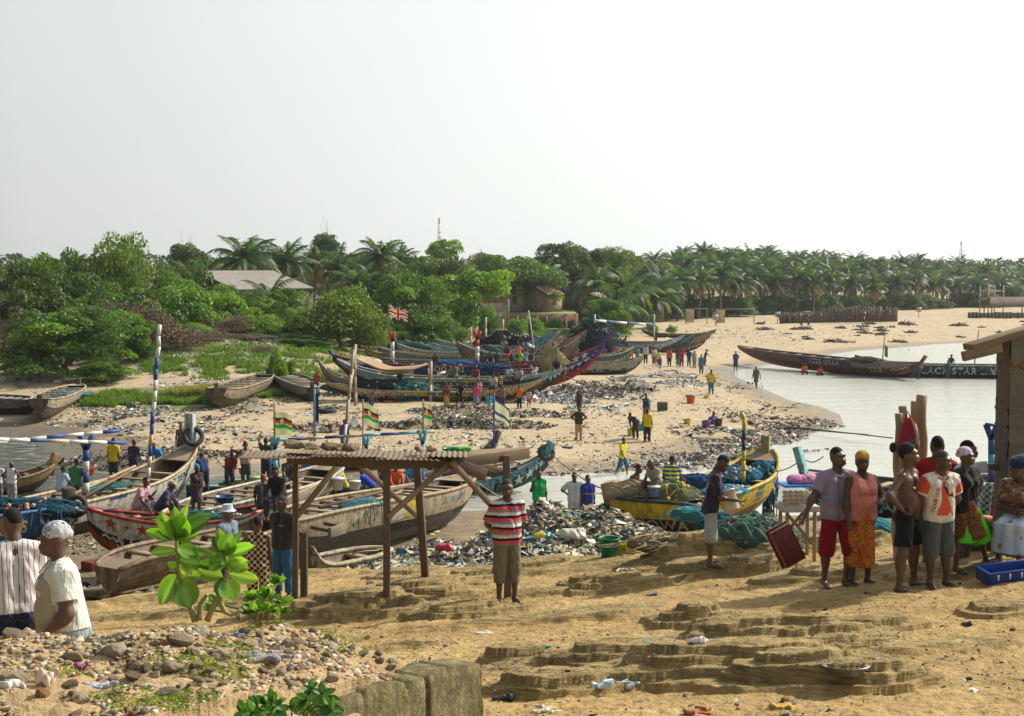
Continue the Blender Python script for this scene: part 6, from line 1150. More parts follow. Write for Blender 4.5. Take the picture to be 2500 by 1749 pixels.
# ================================================================ LITTER AND RUBBISH
PALS=dict(mix=[(.5,.48,.40),(.42,.36,.22),(.03,.03,.035),(.10,.16,.25),(.55,.55,.53),(.20,.15,.09),(.25,.05,.05),(.05,.20,.20),(.08,.07,.06),(.30,.28,.24),(.12,.10,.08)],heap=[(.50,.44,.30),(.44,.38,.24),(.40,.34,.24),(.46,.42,.34),(.05,.05,.05),(.5,.46,.35),(.12,.09,.06),(.35,.30,.20),(.07,.10,.12),(.05,.14,.07),(.55,.52,.44),(.13,.11,.09),(.42,.37,.26),(.06,.16,.30),(.48,.42,.28),(.28,.23,.15)],white=[(.55,.56,.58),(.45,.46,.50),(.6,.6,.58),(.20,.28,.40),(.35,.33,.30),(.08,.07,.07)],dark=[(.06,.05,.04),(.10,.085,.06),(.15,.12,.085),(.07,.08,.09),(.22,.18,.13),(.3,.29,.27)])
def scraps(name,label,pts,size,pal,seed,thick=.5,cat='litter',mat_=None,bury=.0):
 rng=np.random.RandomState(seed);n=len(pts);g=np.array([(i-1,j-1,0) for i in range(3) for j in range(3)],float)
 s=size*rng.lognormal(0,.45,n);v=g[None]*np.array([.5,.5,0])+rng.normal(0,.14,(n,9,3))*np.array([1,1,thick*2.2])
 v*=(s[:,None]*rng.uniform(.55,1.3,(n,1)))[:,:,None]*np.stack([np.ones(n),rng.uniform(.35,1,n),np.ones(n)],1)[:,None]
 a=rng.uniform(0,6.28,n);b=rng.normal(0,.55,n);ca,sa,cb,sb=np.cos(a),np.sin(a),np.cos(b),np.sin(b)
 x,y,z=v[...,0],v[...,1],v[...,2];y,z=y*cb[:,None]-z*sb[:,None],y*sb[:,None]+z*cb[:,None];x,y=x*ca[:,None]-y*sa[:,None],x*sa[:,None]+y*ca[:,None]
 V=np.stack([x,y,z],-1)+np.asarray(pts)[:,None]+np.array([0,0,size*(.22-bury)])
 q=np.array([(0,1,4,3),(1,2,5,4),(3,4,7,6),(4,5,8,7)]);F=(q[None]+9*np.arange(n)[:,None,None]).reshape(-1,4)
 p=np.array(PALS[pal]);c=p[rng.randint(len(p),size=n)]*rng.uniform(.6,1.25,n)[:,None]
 me=fastmesh(name,V.reshape(-1,3),F,None,np.clip(np.repeat(c,9,0),.01,.8),True)
 return tag(link(name,me,None,[mat_ or m_vcol(.6,.25,9)]),label,cat,None,'stuff')
def area_pts(polys,n,seed,z0=.6,spread=1.0):
 """points on the beach inside picture areas (cx, cy, rx, ry, weight), soft edged"""
 rng=np.random.RandomState(seed);out=[];tot=sum(q[4] for q in polys)
 for cx,cy,rx,ry,w in polys:
  m=int(n*w/tot);a=rng.uniform(0,6.28,m);r=rng.rand(m)**.6*(1+.3*np.sin(3*a+cx));px=cx+rx*r*np.cos(a);py=np.maximum(cy+ry*r*np.sin(a),700)
  d=np.stack([px-1250,np.zeros(m),np.zeros(m)],1)+_F*FPX-_U*(py-874.5)[:,None];t=(z0-CAMZ)/d[:,2];x,y=d[:,0]*t,d[:,1]*t;z=ground(x,y,False)
  k=(sdist(x,y,SEA)>(-4.0 if cx>1600 else-.4))&(fbm(x*.45+3,y*.45,3)>.40);z=np.maximum(z,.01);out.append(np.stack([x,y,z],1)[k])
 return np.concatenate(out)
scraps('beach_litter','pale plastic litter strewn over the left bank below the grass',area_pts([(430,1000,260,34,3),(250,1010,120,30,1.4),(620,1035,200,30,1.4),(480,1075,250,26,1.0),(80,940,110,26,1.0),(420,925,120,20,.9),(640,900,110,16,.8),(600,860,90,12,.4),(780,1010,120,25,.9),(850,945,60,20,.3)],6500,1),.12,'mix',1)
scraps('beach_litter','white plastic litter in front of the standing crowd',area_pts([(1620,918,110,16,3),(1560,935,90,14,1),(1500,955,120,18,1),(1430,990,130,22,1),(1730,812,150,16,.8),(1900,822,260,14,1.4),(1330,930,60,12,.4)],6000,2),.12,'white',2)
scraps('beach_litter','scattered scraps and weed over the open sand',area_pts([(1250,1080,330,60,2.2),(1560,1040,260,80,2.6),(1000,1060,260,50,1.4),(1740,960,180,50,1.3),(1650,880,160,30,.5),(1900,850,300,30,.8),(2150,810,420,18,.8),(780,1090,260,40,1.2),(1330,1110,200,16,.5),(1150,1130,160,24,.6)],4200,3),.085,'mix',3)
scraps('hillock_litter','pale rubbish spread over the green hillock behind the old boats',area_pts([(560,885,80,14,1.4),(500,925,110,14,1.2),(650,865,60,12,1),(420,900,70,14,.7),(700,900,60,16,.6),(330,940,60,10,.5)],6000,12,1.6),.12,'white',12)
scraps('tide_wrack','dark band of weed and rubbish left by the tide along the sand spit',area_pts([(1800,1050,140,26,2.4),(1900,1020,130,24,2.4),(1720,1090,120,16,1.6),(1980,1010,90,12,1),(1620,1110,90,12,.9),(1900,975,60,14,.6),(1800,1000,100,16,.8),(2010,1075,60,6,.3),(1500,1125,80,10,.4),(1800,930,60,14,.5),(1730,915,40,8,.2),(400,1090,140,16,1.2),(230,1060,120,16,.8)],4600,4),.10,'dark',4,.6)
scraps('tide_wrack','coloured plastic mixed into the tide line of the sand spit',area_pts([(1800,1052,150,28,2.4),(1900,1022,120,24,2),(1700,1092,120,18,1.4),(1620,1108,100,12,.8)],1800,5),.11,'mix',5)
def dump(name,label,cx,cy,rx,ry,h,n,seed,pal,size=.13):
 c=P(cx,cy,.5);rng=np.random.RandomState(seed);a=rng.uniform(0,6.28,n);r=np.sqrt(rng.rand(n));x=c.x+rx*r*np.cos(a);y=c.y+ry*r*np.sin(a)
 hh=h*np.exp(-2.2*r**2)*(.4+1.2*fbm(x*.8,y*.8,3));z=ground(x,y,False)+hh*rng.uniform(.1,1,n);return scraps(name,label,np.stack([x,y,z],1),size,pal,seed,.8)
for i,(cx,cy,rx,ry,h,n,pal,lb) in enumerate([(1400,965,3.6,2.6,.9,900,'mix','heap of rubbish and old net on the sand right of the front canoe bow'),(1460,950,3.4,2.0,.9,700,'dark','dark rubbish heap right of the pale one on the sand'),(1330,985,3.2,2.0,.6,600,'white','pale rubbish heap below the front canoe bow'),(1540,950,2.0,1.4,.6,300,'dark','small dark rubbish heap furthest right of the net heaps'),(1130,1018,3.4,2.0,.7,700,'mix','rubbish heap on the sand above the star flag'),(1060,1042,3.6,1.5,.6,700,'dark','dark rubbish heap left of the blue and white flag'),(1200,1040,3.6,1.5,.5,600,'dark','dark rubbish heap just right of the blue and white flag'),(1290,1020,2.4,1.2,.4,300,'mix','low rubbish heap between the flag and the man in tan trousers'),(800,1050,3.0,1.2,.4,350,'dark','low dark heap behind the timber frame roof'),(860,975,3.4,1.4,.4,400,'white','pale rubbish under the net at the left of the front canoe'),(440,1100,3.0,1.8,.5,500,'dark','dark rubbish on the bank behind the long white canoe'),(250,1110,4.0,1.6,.5,500,'dark','dark rubbish at the creek edge under the white poles')]):
 dump('rubbish_heap',lb,cx,cy,rx,ry,h,n,20+i,pal)
HEAPS=[(1330,30.3,1.35,1.5,2.3),(1440,30.6,1.22,1.3,2.2),(1240,29.5,.95,1.3,2.2),(1540,29.5,.75,1.0,1.6),(1130,29,.55,1.6,2.2),(1020,29,.35,1.6,2.0),(1080,33,.6,2.0,2.0),(1600,28,.3,.8,1.2)]
def heap_h(x,y):
 z=ground(x,y,False);b=np.zeros_like(x)
 for px,d,h,rx,ry in HEAPS:cx=(px-1250)/FPX*d;b=np.maximum(b,h*np.exp(-((x-cx)/rx)**2-((y-d)/ry)**2))
 b=b*.93;return z+b*(.8+.4*fbm(x*1.7,y*1.7,3)),b
def big_heap():
 rng=np.random.RandomState(5);n=52000;x=rng.uniform(-3.6,3.9,n);y=rng.uniform(25.0,36,n);z,b=heap_h(x,y);k=(b>.07)|((rng.rand(n)<.35)&(x<1.6)&(y<33));k&=~((y>33.5)&(b<.2));k&=(y>np.interp(x,_ex,_ey)+.1+.6*rng.rand(n))
 pts=np.stack([x,y,z],1)[k]
 scraps('rubbish_heap','great heap of rotting plastic rubbish between the striped man and the green bucket',pts,.095,'heap',6,.55,'rubbish')
 gx,gy=np.meshgrid(np.linspace(-3.8,4.0,150),np.linspace(25.2,37,150));z,b=heap_h(gx.ravel(),gy.ravel());i=np.arange(149)[:,None]*150+np.arange(149)[None];F=np.stack([i,i+1,i+151,i+150],-1).reshape(-1,4);z=z-.12+np.minimum(b,.12)
 rr=np.random.RandomState(1);col=np.array([.14,.115,.08])*rr.uniform(.5,1.6,(len(z),1));me=fastmesh('m',np.stack([gx.ravel(),gy.ravel(),z+rr.normal(0,.02,len(z))],1),F,None,col,True)
 tag(link('rubbish_ground',me,None,[m_vcol(.8,.5,12)]),'compacted dark refuse under the great rubbish heap','rubbish',None,'stuff')
 for px,py,s,c,lb in[(1405,1254,.26,(.5,.47,.38),'big clear plastic sack on the great rubbish heap'),(1085,1302,.20,(.40,.02,.05),'crumpled red cloth on the left slope of the rubbish heap'),(1335,1270,.12,(.05,.3,.4),'flattened turquoise packet on the rubbish heap'),(1322,1264,.14,(.5,.48,.05),'yellow bag scrap on the rubbish heap'),(1188,1355,.10,(.2,.3,.5),'crushed blue white bottle at the foot of the rubbish heap')]:
  d=28.5;p=PD(px,py,d);p.z=float(heap_h(np.array([p.x]),np.array([p.y]))[0][0])+.05
  r=np.random.RandomState(int(px));pr=[('e',r.normal(0,s*.45,3)*[1,.6,.35]+[0,0,s*.3],None,tuple(s*r.uniform(.25,.55,3))) for _ in range(7)];V,F=surface(pr,s*.2,s*.09,wr=s*.06);o=link('plastic_sack',fastmesh('sack',V,F),None,[m_plain(c,.35)]);o.location=p;tag(o,lb,'rubbish')
 rng=np.random.RandomState(8);m=2600;y=rng.uniform(9.8,27,m);x=rng.uniform(-.38,.38,m)*y;z=ground(x,y);k=(fbm(x*.9+9,y*.9,3)>.5)&(z<6.4)&(y<np.interp(x,_ex,_ey));scraps('ground_scraps','tiny scraps and crumbs of stone on the ochre rock platform',np.stack([x,y,z],1)[k],.028,'dark',9,.6)
 m=500;y=rng.uniform(9.8,14,m);x=rng.uniform(-.3,.38,m)*y;z=ground(x,y);k=(fbm(x*1.5+2,y*1.5,3)>.55)&(z<6.6);scraps('ground_scraps','small pale and red litter near the bottom of the picture',np.stack([x,y,z],1)[k],.035,'mix',10,.6)
big_heap()
# ================================================================ STONES, RUBBLE, WALL
def stone_mesh(seed,sub=2,flat=.6,rough=.35):
 import bmesh
 bm=bmesh.new();bmesh.ops.create_icosphere(bm,subdivisions=sub,radius=1);r=np.random.RandomState(seed);ks=r.normal(0,1,(7,3));ks/=np.linalg.norm(ks,axis=1)[:,None]
 for v in bm.verts:
  p=np.array(v.co);s=1.0
  for k in ks:dd=p@k;s=min(s,(.62+.2*(ks[0]@k))/max(dd,.3)) if dd>.3 else s
  p=p*s*(1+r.normal(0,.05));v.co=Vector((p[0],p[1]*.8,p[2]*flat))
 me=bpy.data.meshes.new('stone');bm.to_mesh(me);bm.free();return me
def m_stone(c):
 t=NT('stone_surface');v=t.coord('Object',(1,1,1));n=t.noise(v,2.5,6,.7);t.bump(t.noise(v,6,6,.7),.7,.08)
 oi=t.n('ObjectInfo');f=t.ramp(oi.outputs['Random'],[(0,.6),(1,1.35)]);return t.out(t.mix(1.0,t.mix(n,dk(c,.6),dk(c,1.35)),f,'MULTIPLY'),.92,Specular_IOR_Level=.2)
MST=[m_stone((.34,.27,.175)),m_stone((.27,.21,.14)),m_stone((.42,.35,.25)),m_stone((.30,.15,.07))]
STM=[]
for i in range(9):
 m=stone_mesh(i+3,2,[.45,.6,.75][i%3]);m.materials.append(MST[[0,1,2,0,1,0,2,1,3][i]]);STM.append(m)
rr=random.Random(21)
def stone(px,py,s,label,k=None,loc=None,cat='stone',group=None):
 p=loc or G(px,py);o=bpy.data.objects.new('rubble_stone',STM[rr.randrange(8) if k is None else k]);COL.objects.link(o);o.location=p+Vector((0,0,s*.22));o.scale=(s,s,s);o.rotation_euler=(rr.uniform(-.4,.4),rr.uniform(-.4,.4),rr.uniform(0,6.28));return tag(o,label,cat,group)
def on_mound(x,y):return _wallline(x,y)<-.05
BIG=[(810,1590,.075,'upright tan stone standing on the rubble mound, right side'),(768,1625,.07,'stone beside the upright tan stone'),(275,1600,.10,'large dark cube shaped stone in the middle of the rubble mound'),(35,1562,.12,'wide dark stone at the left edge of the mound crest'),(175,1612,.10,'large grey stone left of the dark cube shaped one'),(490,1548,.09,'grey stone at the foot of the big milkweed'),(40,1665,.11,'rounded grey boulder beside the white bag at the left'),(420,1640,.11,'flat pale stone slab in the middle of the mound'),(200,1715,.10,'grey stone slab near the bottom left'),(405,1700,.08,'angular stone near the bottom'),(610,1575,.08,'pale flat stone right of the milkweed'),(325,1655,.07,'squat stone below the pale slab'),(540,1600,.08,'brown stone right of the pale slab'),(710,1580,.08,'broad grey stone on the right of the mound'),(895,1560,.07,'red brown stone at the right end of the mound'),(440,1570,.10,'dark stone behind the pale slab'),(110,1700,.07,'broken red brick by the orange and white bag')]
for px,py,s,lb in BIG:stone(px,py,s*.85,lb,8 if 'brick' in lb or 'red' in lb else None)
k=0
while k<150:
 px=rr.uniform(-20,1000);py=rr.uniform(1540,1760);p=G(px,py)
 if p.y>9.3 or p.y<5 or not on_mound(p.x,p.y):continue
 if fbm(np.array([p.x*1.2]),np.array([p.y*1.2]),2)[0]<.40 and rr.random()<.7:continue
 stone(px,py,rr.uniform(.018,.052),'fist sized lump of stone in the loose rubble of the near mound',None,p,'stone','loose stones on the rubble mound');k+=1
for px,py,s,lb in[(905,1425,.10,'round stone at the foot of the middle timber post'),(1345,1565,.035,'red brown stone on the ochre rock'),(1405,1600,.03,'small brown stone on the open ground'),(2300,1530,.03,'dark pebble at the right'),(1600,1600,.03,'low grey stone right of the plastic bag'),(2470,1540,.045,'red brown stone at the right picture edge'),(1915,1712,.05,'round brown stone at the bottom')]:stone(px,py,s,lb,8 if 'brown' in lb else None)
rng=np.random.RandomState(31);n=16000;y=rng.uniform(5.2,9.3,n);x=rng.uniform(-.42*y,0.0,n);kk=(_wallline(x,y)<-.03)&(fbm(x*1.6,y*1.6,3)>.38);x,y=x[kk],y[kk];z=ground(x,y)
def gravel(name,label,x,y,z,smin,smax,cols,seed):
 r=np.random.RandomState(seed);n=len(x);oc=np.array([(1,0,0),(0,1,0),(-1,0,0),(0,-1,0),(0,0,.8),(0,0,-.8),(.6,.6,.5),(-.6,.5,.5)],float);s=smin+(smax-smin)*r.rand(n)**3
 v=(oc[None]+r.normal(0,.22,(n,8,3)))*s[:,None,None]*np.stack([r.uniform(.7,1.3,n),r.uniform(.7,1.3,n),r.uniform(.4,.9,n)],1)[:,None];V=v+np.stack([x,y,z],1)[:,None]
 q=np.array([(0,1,6),(0,6,4),(1,4,6),(1,2,7),(1,7,4),(2,4,7),(2,3,4),(3,0,4),(0,3,5),(3,2,5),(2,1,5),(1,0,5)]);F=(q[None]+8*np.arange(n)[:,None,None]).reshape(-1,3)
 c=np.array(cols)[r.randint(len(cols),size=n)]*r.uniform(.6,1.35,n)[:,None];me=fastmesh(name,V.reshape(-1,3),F,None,np.repeat(c,8,0));return tag(link(name,me,None,[m_vcol(.9,.3,14)]),label,'gravel',None,'stuff')
gravel('rubble_gravel','loose broken stone and clods covering the near mound',x,y,z,.006,.034,[(.33,.27,.18),(.25,.21,.16),(.40,.35,.27),(.28,.15,.07),(.42,.34,.2)],3)
n=14000;y=rng.uniform(9.9,24,n);x=rng.uniform(-.36,.40,n)*y;z=ground(x,y);kk=(fbm(x*.7+30,y*.7,3)>.52)&(z<6.5);gravel('platform_gravel','reddish crumbs of stone lying on the ochre rock',x[kk],y[kk],z[kk],.004,.020,[(.30,.16,.07),(.36,.24,.10),(.22,.13,.07)],4)
def retaining():
 a=np.array([-0.92,8.0]);d=np.array([0.64,1.0]);d/=np.linalg.norm(d);nn=np.array([d[1],-d[0]]);m=MB();N=90;top=[];r=np.random.RandomState(4)
 s0,s1=-1.0,1.22;ss=np.linspace(s0,s1,N);zt=ground(a[0]+d[0]*ss-nn[0]*.12,a[1]+d[1]*ss-nn[1]*.12,False)+.03;zt=6.83-.10*ss+.012*(fbm(ss*8,ss*0+2,3)-.5)-.07*(np.abs(ss-.62)<.012)+.05*(fbm(ss*6+3,ss*0,3)-.5)+.02*np.sin(ss*9)-np.where(np.abs((ss*2.3)%1.0-.5)>.47,.05,0)
 rows=list(np.linspace(0,.96,22))+[1.0];V=[]
 for j,q in enumerate(rows):
  for i,s in enumerate(ss):
   p=a+d*s+nn*(.07-.05*(abs(s-.62)<.012)+.006*r.rand()+.03*(float(fbm(np.array([s*6]),np.array([q*5]),4)[0])-.5)-(.012 if q==1 else 0));V.append((p[0],p[1],5.2+(zt[i]-5.2)*q))
 for i,s in enumerate(ss):p=a+d*s-nn*.20;V.append((p[0],p[1],zt[i]-.005))
 F=[(j*N+i,j*N+i+1,(j+1)*N+i+1,(j+1)*N+i) for j in range(len(rows)) for i in range(N-1)]
 for i,j in((N-1,1),):
  V2=[];e=[(q*N+N-1) for q in range(len(rows)+1)];p=a+d*s1-nn*.16;V.append((p[0],p[1],5.2));F.append(tuple(e+[len(V)-1]))
 me=fastmesh('wall',np.array(V),F);t=NT('mossy_concrete');v=t.coord();n1=t.noise(v,4,6,.7);st_=t.noise(t.coord('Object',(9,9,2.5)),1.6,6,.75);c=t.mix(t.ramp(n1,[(.35,0),(.65,1)]),(.19,.155,.05),(.40,.34,.17));c=t.mix(1.0,c,t.ramp(st_,[(.36,.5),(.58,1.1)]),'MULTIPLY');c=t.mix(t.ramp(t.noise(v,22,4,.7),[(.42,.4),(.6,0)]),c,(.07,.06,.03));t.bump(t.noise(v,24,6,.75),1.0,.06)
 t.out(c,.95);tag(link('concrete_wall',me,None,[t.m]),'mossy broken concrete wall holding the rubble mound at the bottom of the picture','wall')
retaining()
def soft():
 r=np.random.RandomState(77);n=16000;x=r.uniform(-3.6,3.9,n);y=r.uniform(25.0,36,n);z,b=heap_h(x,y);k=(b>.07)|((r.rand(n)<.3)&(x<1.6)&(y<33));k&=~((y>33.5)&(b<.2));k&=(y>np.interp(x,_ex,_ey)+.1)
 o=gravel('rubbish_lumps','soft knotted bags, bottles and lumps matted into the great rubbish heap',x[k],y[k],z[k]+.01,.03,.13,PALS['heap'],5);o['category']='rubbish'
 pts=area_pts([(1250,1070,420,70,2),(1560,1030,320,90,2.4),(900,1050,460,80,2),(500,1050,400,60,1.2),(1740,950,200,70,1),(1900,840,500,50,1.4),(1300,1120,300,30,1)],14000,41);pts=pts[sdist(pts[:,0],pts[:,1],SEA)>.2]
 n=9000;y=r.uniform(26,50,n);x=r.uniform(-.40,-.06,n)*y;z=ground(x,y,True);k=(z>.02)&(y>np.interp(x,_ex,_ey)+.4)&(fbm(x*.6,y*.6,3)>.44)
 scraps('bank_litter','litter and driftwood on the dark bank between the near boats',np.stack([x,y,z],1)[k],.075,'dark',51,.6);k2=k&(r.rand(n)<.5);o=gravel('bank_rubble','yellowish stones and lumps on the bank between the near boats',x[k2]+.2,y[k2],z[k2],.03,.16,[(.33,.27,.12),(.22,.19,.10),(.40,.34,.2),(.12,.11,.07)],52)
 o=gravel('sand_clods','trodden clods and small ridges of the beach sand',pts[:,0],pts[:,1],pts[:,2]-.03,.03,.11,[(.43,.35,.235),(.36,.29,.19),(.47,.39,.27)],6);o['category']='sand clods'
 pts=area_pts([(430,1000,260,34,3),(1620,918,110,16,2),(1250,1080,330,60,1),(1800,1050,150,28,2),(1400,960,120,24,2),(1150,1030,160,16,2)],6000,43)
 o=gravel('beach_litter','crumpled bags and bottles lying among the beach litter',pts[:,0],pts[:,1],pts[:,2]+.01,.04,.17,PALS['mix'],7);o['category']='litter'
soft()
# ================================================================ NEAR PLANTS
def leaf_mesh(mb,base,tip,w,nrm,col,cup=.12,n=7,droop=.12):
 base,tip=np.array(base),np.array(tip);d=tip-base;L=np.linalg.norm(d);d/=L;s=np.cross(d,nrm);s/=np.linalg.norm(s)+1e-9;up=np.cross(s,d);V=[]
 for i in range(n+1):
  t=i/n;ww=w*.5*(math.sin(math.pi*t**.82))**.62*(.72+.42*t) if 0<t<1 else w*.03
  for j in range(-2,3):u=j/2;V.append(base+d*L*t+s*ww*u+up*(cup*w*(u*u)-droop*L*t*t+.012*w*math.sin(6*t*u+3*j)))
 F=[(i*5+j,i*5+j+1,(i+1)*5+j+1,(i+1)*5+j) for i in range(n) for j in range(4)];C=np.array(col);mb.add(V,F,0,col);c=mb.c[-1];c[2::5]=np.clip(C*1.5+.05,0,1)
 c[0::5]=C*1.25;c[4::5]=C*1.25
MPL=m_vcol(.38,.12,5,.45,.5)
def zc(x,y):return x/2.551,1220+y/2.551
def milkweed():
 D=8.75;r=np.random.RandomState(3);cols=[(.13,.26,.025),(.09,.20,.02),(.19,.31,.045),(.06,.14,.02)]
 def px3(x,y,dd=0.0):return np.array(PD(*zc(x,y),D+dd))
 for idx,(stems,leaves,lb) in enumerate([([[(1215,760),(1175,640),(1125,500),(1100,300),(1100,215)],[(1240,750),(1250,650),(1290,590)]],[(1100,225,1085,40,62),(1100,228,998,90,125),(1098,232,1135,85,150),(1108,232,1300,92,120),(1112,190,1168,40,65),(1092,245,905,195,66),(1100,320,940,325,62),(1100,300,1235,350,105),(1106,372,1262,402,78),(1108,340,1325,330,70),(1108,468,990,650,145),(1132,505,1180,680,158),(1112,450,1245,470,90),(1100,410,1062,435,80),(1100,250,1240,215,90),(1092,260,1010,160,110)],'tall milkweed with huge pale green leaves growing from the rubble mound'),([[(1290,755),(1340,640),(1385,560),(1420,450),(1400,335)],[(1385,560),(1370,640),(1400,700),(1440,720),(1510,690)]],[(1400,335,1360,178,62),(1398,335,1335,225,95),(1402,335,1430,225,118),(1402,335,1440,282,75),(1410,345,1595,290,78),(1408,330,1500,205,45),(1410,380,1305,368,85),(1420,385,1545,432,95),(1420,460,1612,500,80),(1402,500,1455,628,125),(1392,485,1220,440,100),(1400,410,1225,400,70),(1390,500,1345,590,70),(1410,420,1530,380,85),(1400,350,1300,440,90)],'second milkweed stem leaning right, left of the checked vest'),]):
  o=empty('milkweed_plant',px3(*stems[0][0]),0,lb,'plant');loc=np.array(o.location);m=MB()
  for s in stems:p=np.array([px3(a,b) for a,b in s]);t_=np.linspace(0,len(p)-1,16);q=np.stack([np.interp(t_,np.arange(len(p)),p[:,i]) for i in range(3)],1)-loc;m.tube(q,np.linspace(.021,.010,16),8)
  m.build('stem',m_plain((.26,.24,.08),.6),o,True);lm=MB()
  for(a,b,c,e,w) in leaves:
   dd=r.uniform(-.12,.08);B_=px3(a,b)-loc;T_2=px3(c,e,dd)-loc;leaf_mesh(lm,B_,T_2,w/2.551/FPX*D*1.22,np.array([r.uniform(-.9,.9),-1,r.uniform(-.2,1.3)]),tuple(np.array(cols[r.randint(4)])*r.uniform(.7,1.25)),r.uniform(.08,.26),7,r.uniform(-.05,.26))
  lo=lm.build('leaves',MPL,o,True)
 o=empty('milkweed_plant',px3(1650,740,.2),0,'low leafy milkweed bush beside the legs of the man in jeans','plant');loc=np.array(o.location);lm=MB();sm=MB()
 for(cx,cy,n,L) in[(1580,690,10,85),(1660,600,12,85),(1720,520,10,75),(1640,680,10,80),(1750,640,10,75),(1340,640,9,70),(1310,690,7,60),(1560,620,8,80),(1760,700,7,60),(1700,700,9,70)]:
  c=px3(cx,cy,r.uniform(0,.3))-loc;sm.tube([px3(1600+(cx-1600)*.4,750,.15)-loc,c*.5+(px3(1620,720,.15)-loc)*.5,c],.008,6)
  for q in range(n):
   a=r.uniform(0,6.28);e=r.uniform(-.2,1.1);v=np.array([math.cos(a)*math.cos(e),-abs(math.sin(a))*math.cos(e)*.6,math.sin(e)]);l=L/2.551/FPX*D*r.uniform(.7,1.15);leaf_mesh(lm,c,c+v*l,l*.72,np.array([.1,-.7,.7]),cols[r.randint(4)],.15,5,.1)
 lm.build('leaves',MPL,o,True);sm.build('stem',m_plain((.2,.2,.07),.6),o,True)
 D2=6.1;o=empty('creeper_plant',PD(720,1760,D2),0,'dark green creeper with glossy leaves at the bottom edge by the concrete wall','plant');loc=np.array(o.location);lm=MB();sm=MB()
 for i in range(34):
  px=r.uniform(590,860);py=1740-55*math.exp(-((px-735)/90)**2)*r.uniform(.1,1.1)+r.uniform(-5,12);c=np.array(PD(px,py,D2+r.uniform(-.3,.2)))-loc;sm.tube([np.array(PD(px+r.uniform(-20,20),1790,D2))-loc,c*.6,c],.004,5)
  for q in range(6):a=r.uniform(0,6.28);v=np.array([math.cos(a),r.uniform(-.6,.3),math.sin(a)*.8]);v/=np.linalg.norm(v);l=r.uniform(.035,.065);leaf_mesh(lm,c,c+v*l,l*.62,np.array([r.uniform(-.4,.4),-.6,.8]),[(.05,.13,.02),(.07,.17,.03),(.035,.09,.018)][r.randint(3)],.18,4,.15)
 lm.build('leaves',MPL,o,True);sm.build('stem',m_plain((.12,.1,.05),.7),o,True)
milkweed()
def weeds():
 r=np.random.RandomState(6);V=[];C=[]
 for(px,py,rx,ry,n) in[(700,1545,.4,.4,1500),(800,1550,.35,.3,1100),(620,1590,.3,.2,700),(930,1590,.2,.2,400),(420,1620,.3,.15,500),(560,1620,.15,.3,500),(690,1560,.3,.2,400),(330,1690,.3,.12,600),(520,1640,.2,.2,500),(380,1725,.25,.15,700),(150,1640,.15,.1,200),(880,1560,.15,.15,200),(300,1600,.1,.1,150),(470,1710,.2,.1,400)]:
  g=G(px,py);a=r.uniform(0,6.28,n);q=np.sqrt(r.rand(n));x=g.x+rx*q*np.cos(a);y=g.y+ry*q*np.sin(a);z=ground(x,y);k=fbm(x*6,y*6,2)>.45;x,y,z=x[k],y[k],z[k];n2=len(x)
  v,_=leaf_quads(np.stack([x,y,z+r.uniform(0,.03,n2)],1),np.tile([0,0,1.0],(n2,1)),r.uniform(.005,.012,n2),r);V.append(v);C.append(np.repeat(np.array([(.16,.24,.02),(.11,.19,.02),(.22,.26,.02)])[r.randint(3,size=n2)],4,0))
 V=np.concatenate(V);tag(link('ground_weeds',fastmesh('w',V,np.arange(len(V)).reshape(-1,4),None,np.concatenate(C)),None,[M_LEAF]),'yellow green creeping weeds between the stones of the near mound','weeds',None,'stuff')
weeds()
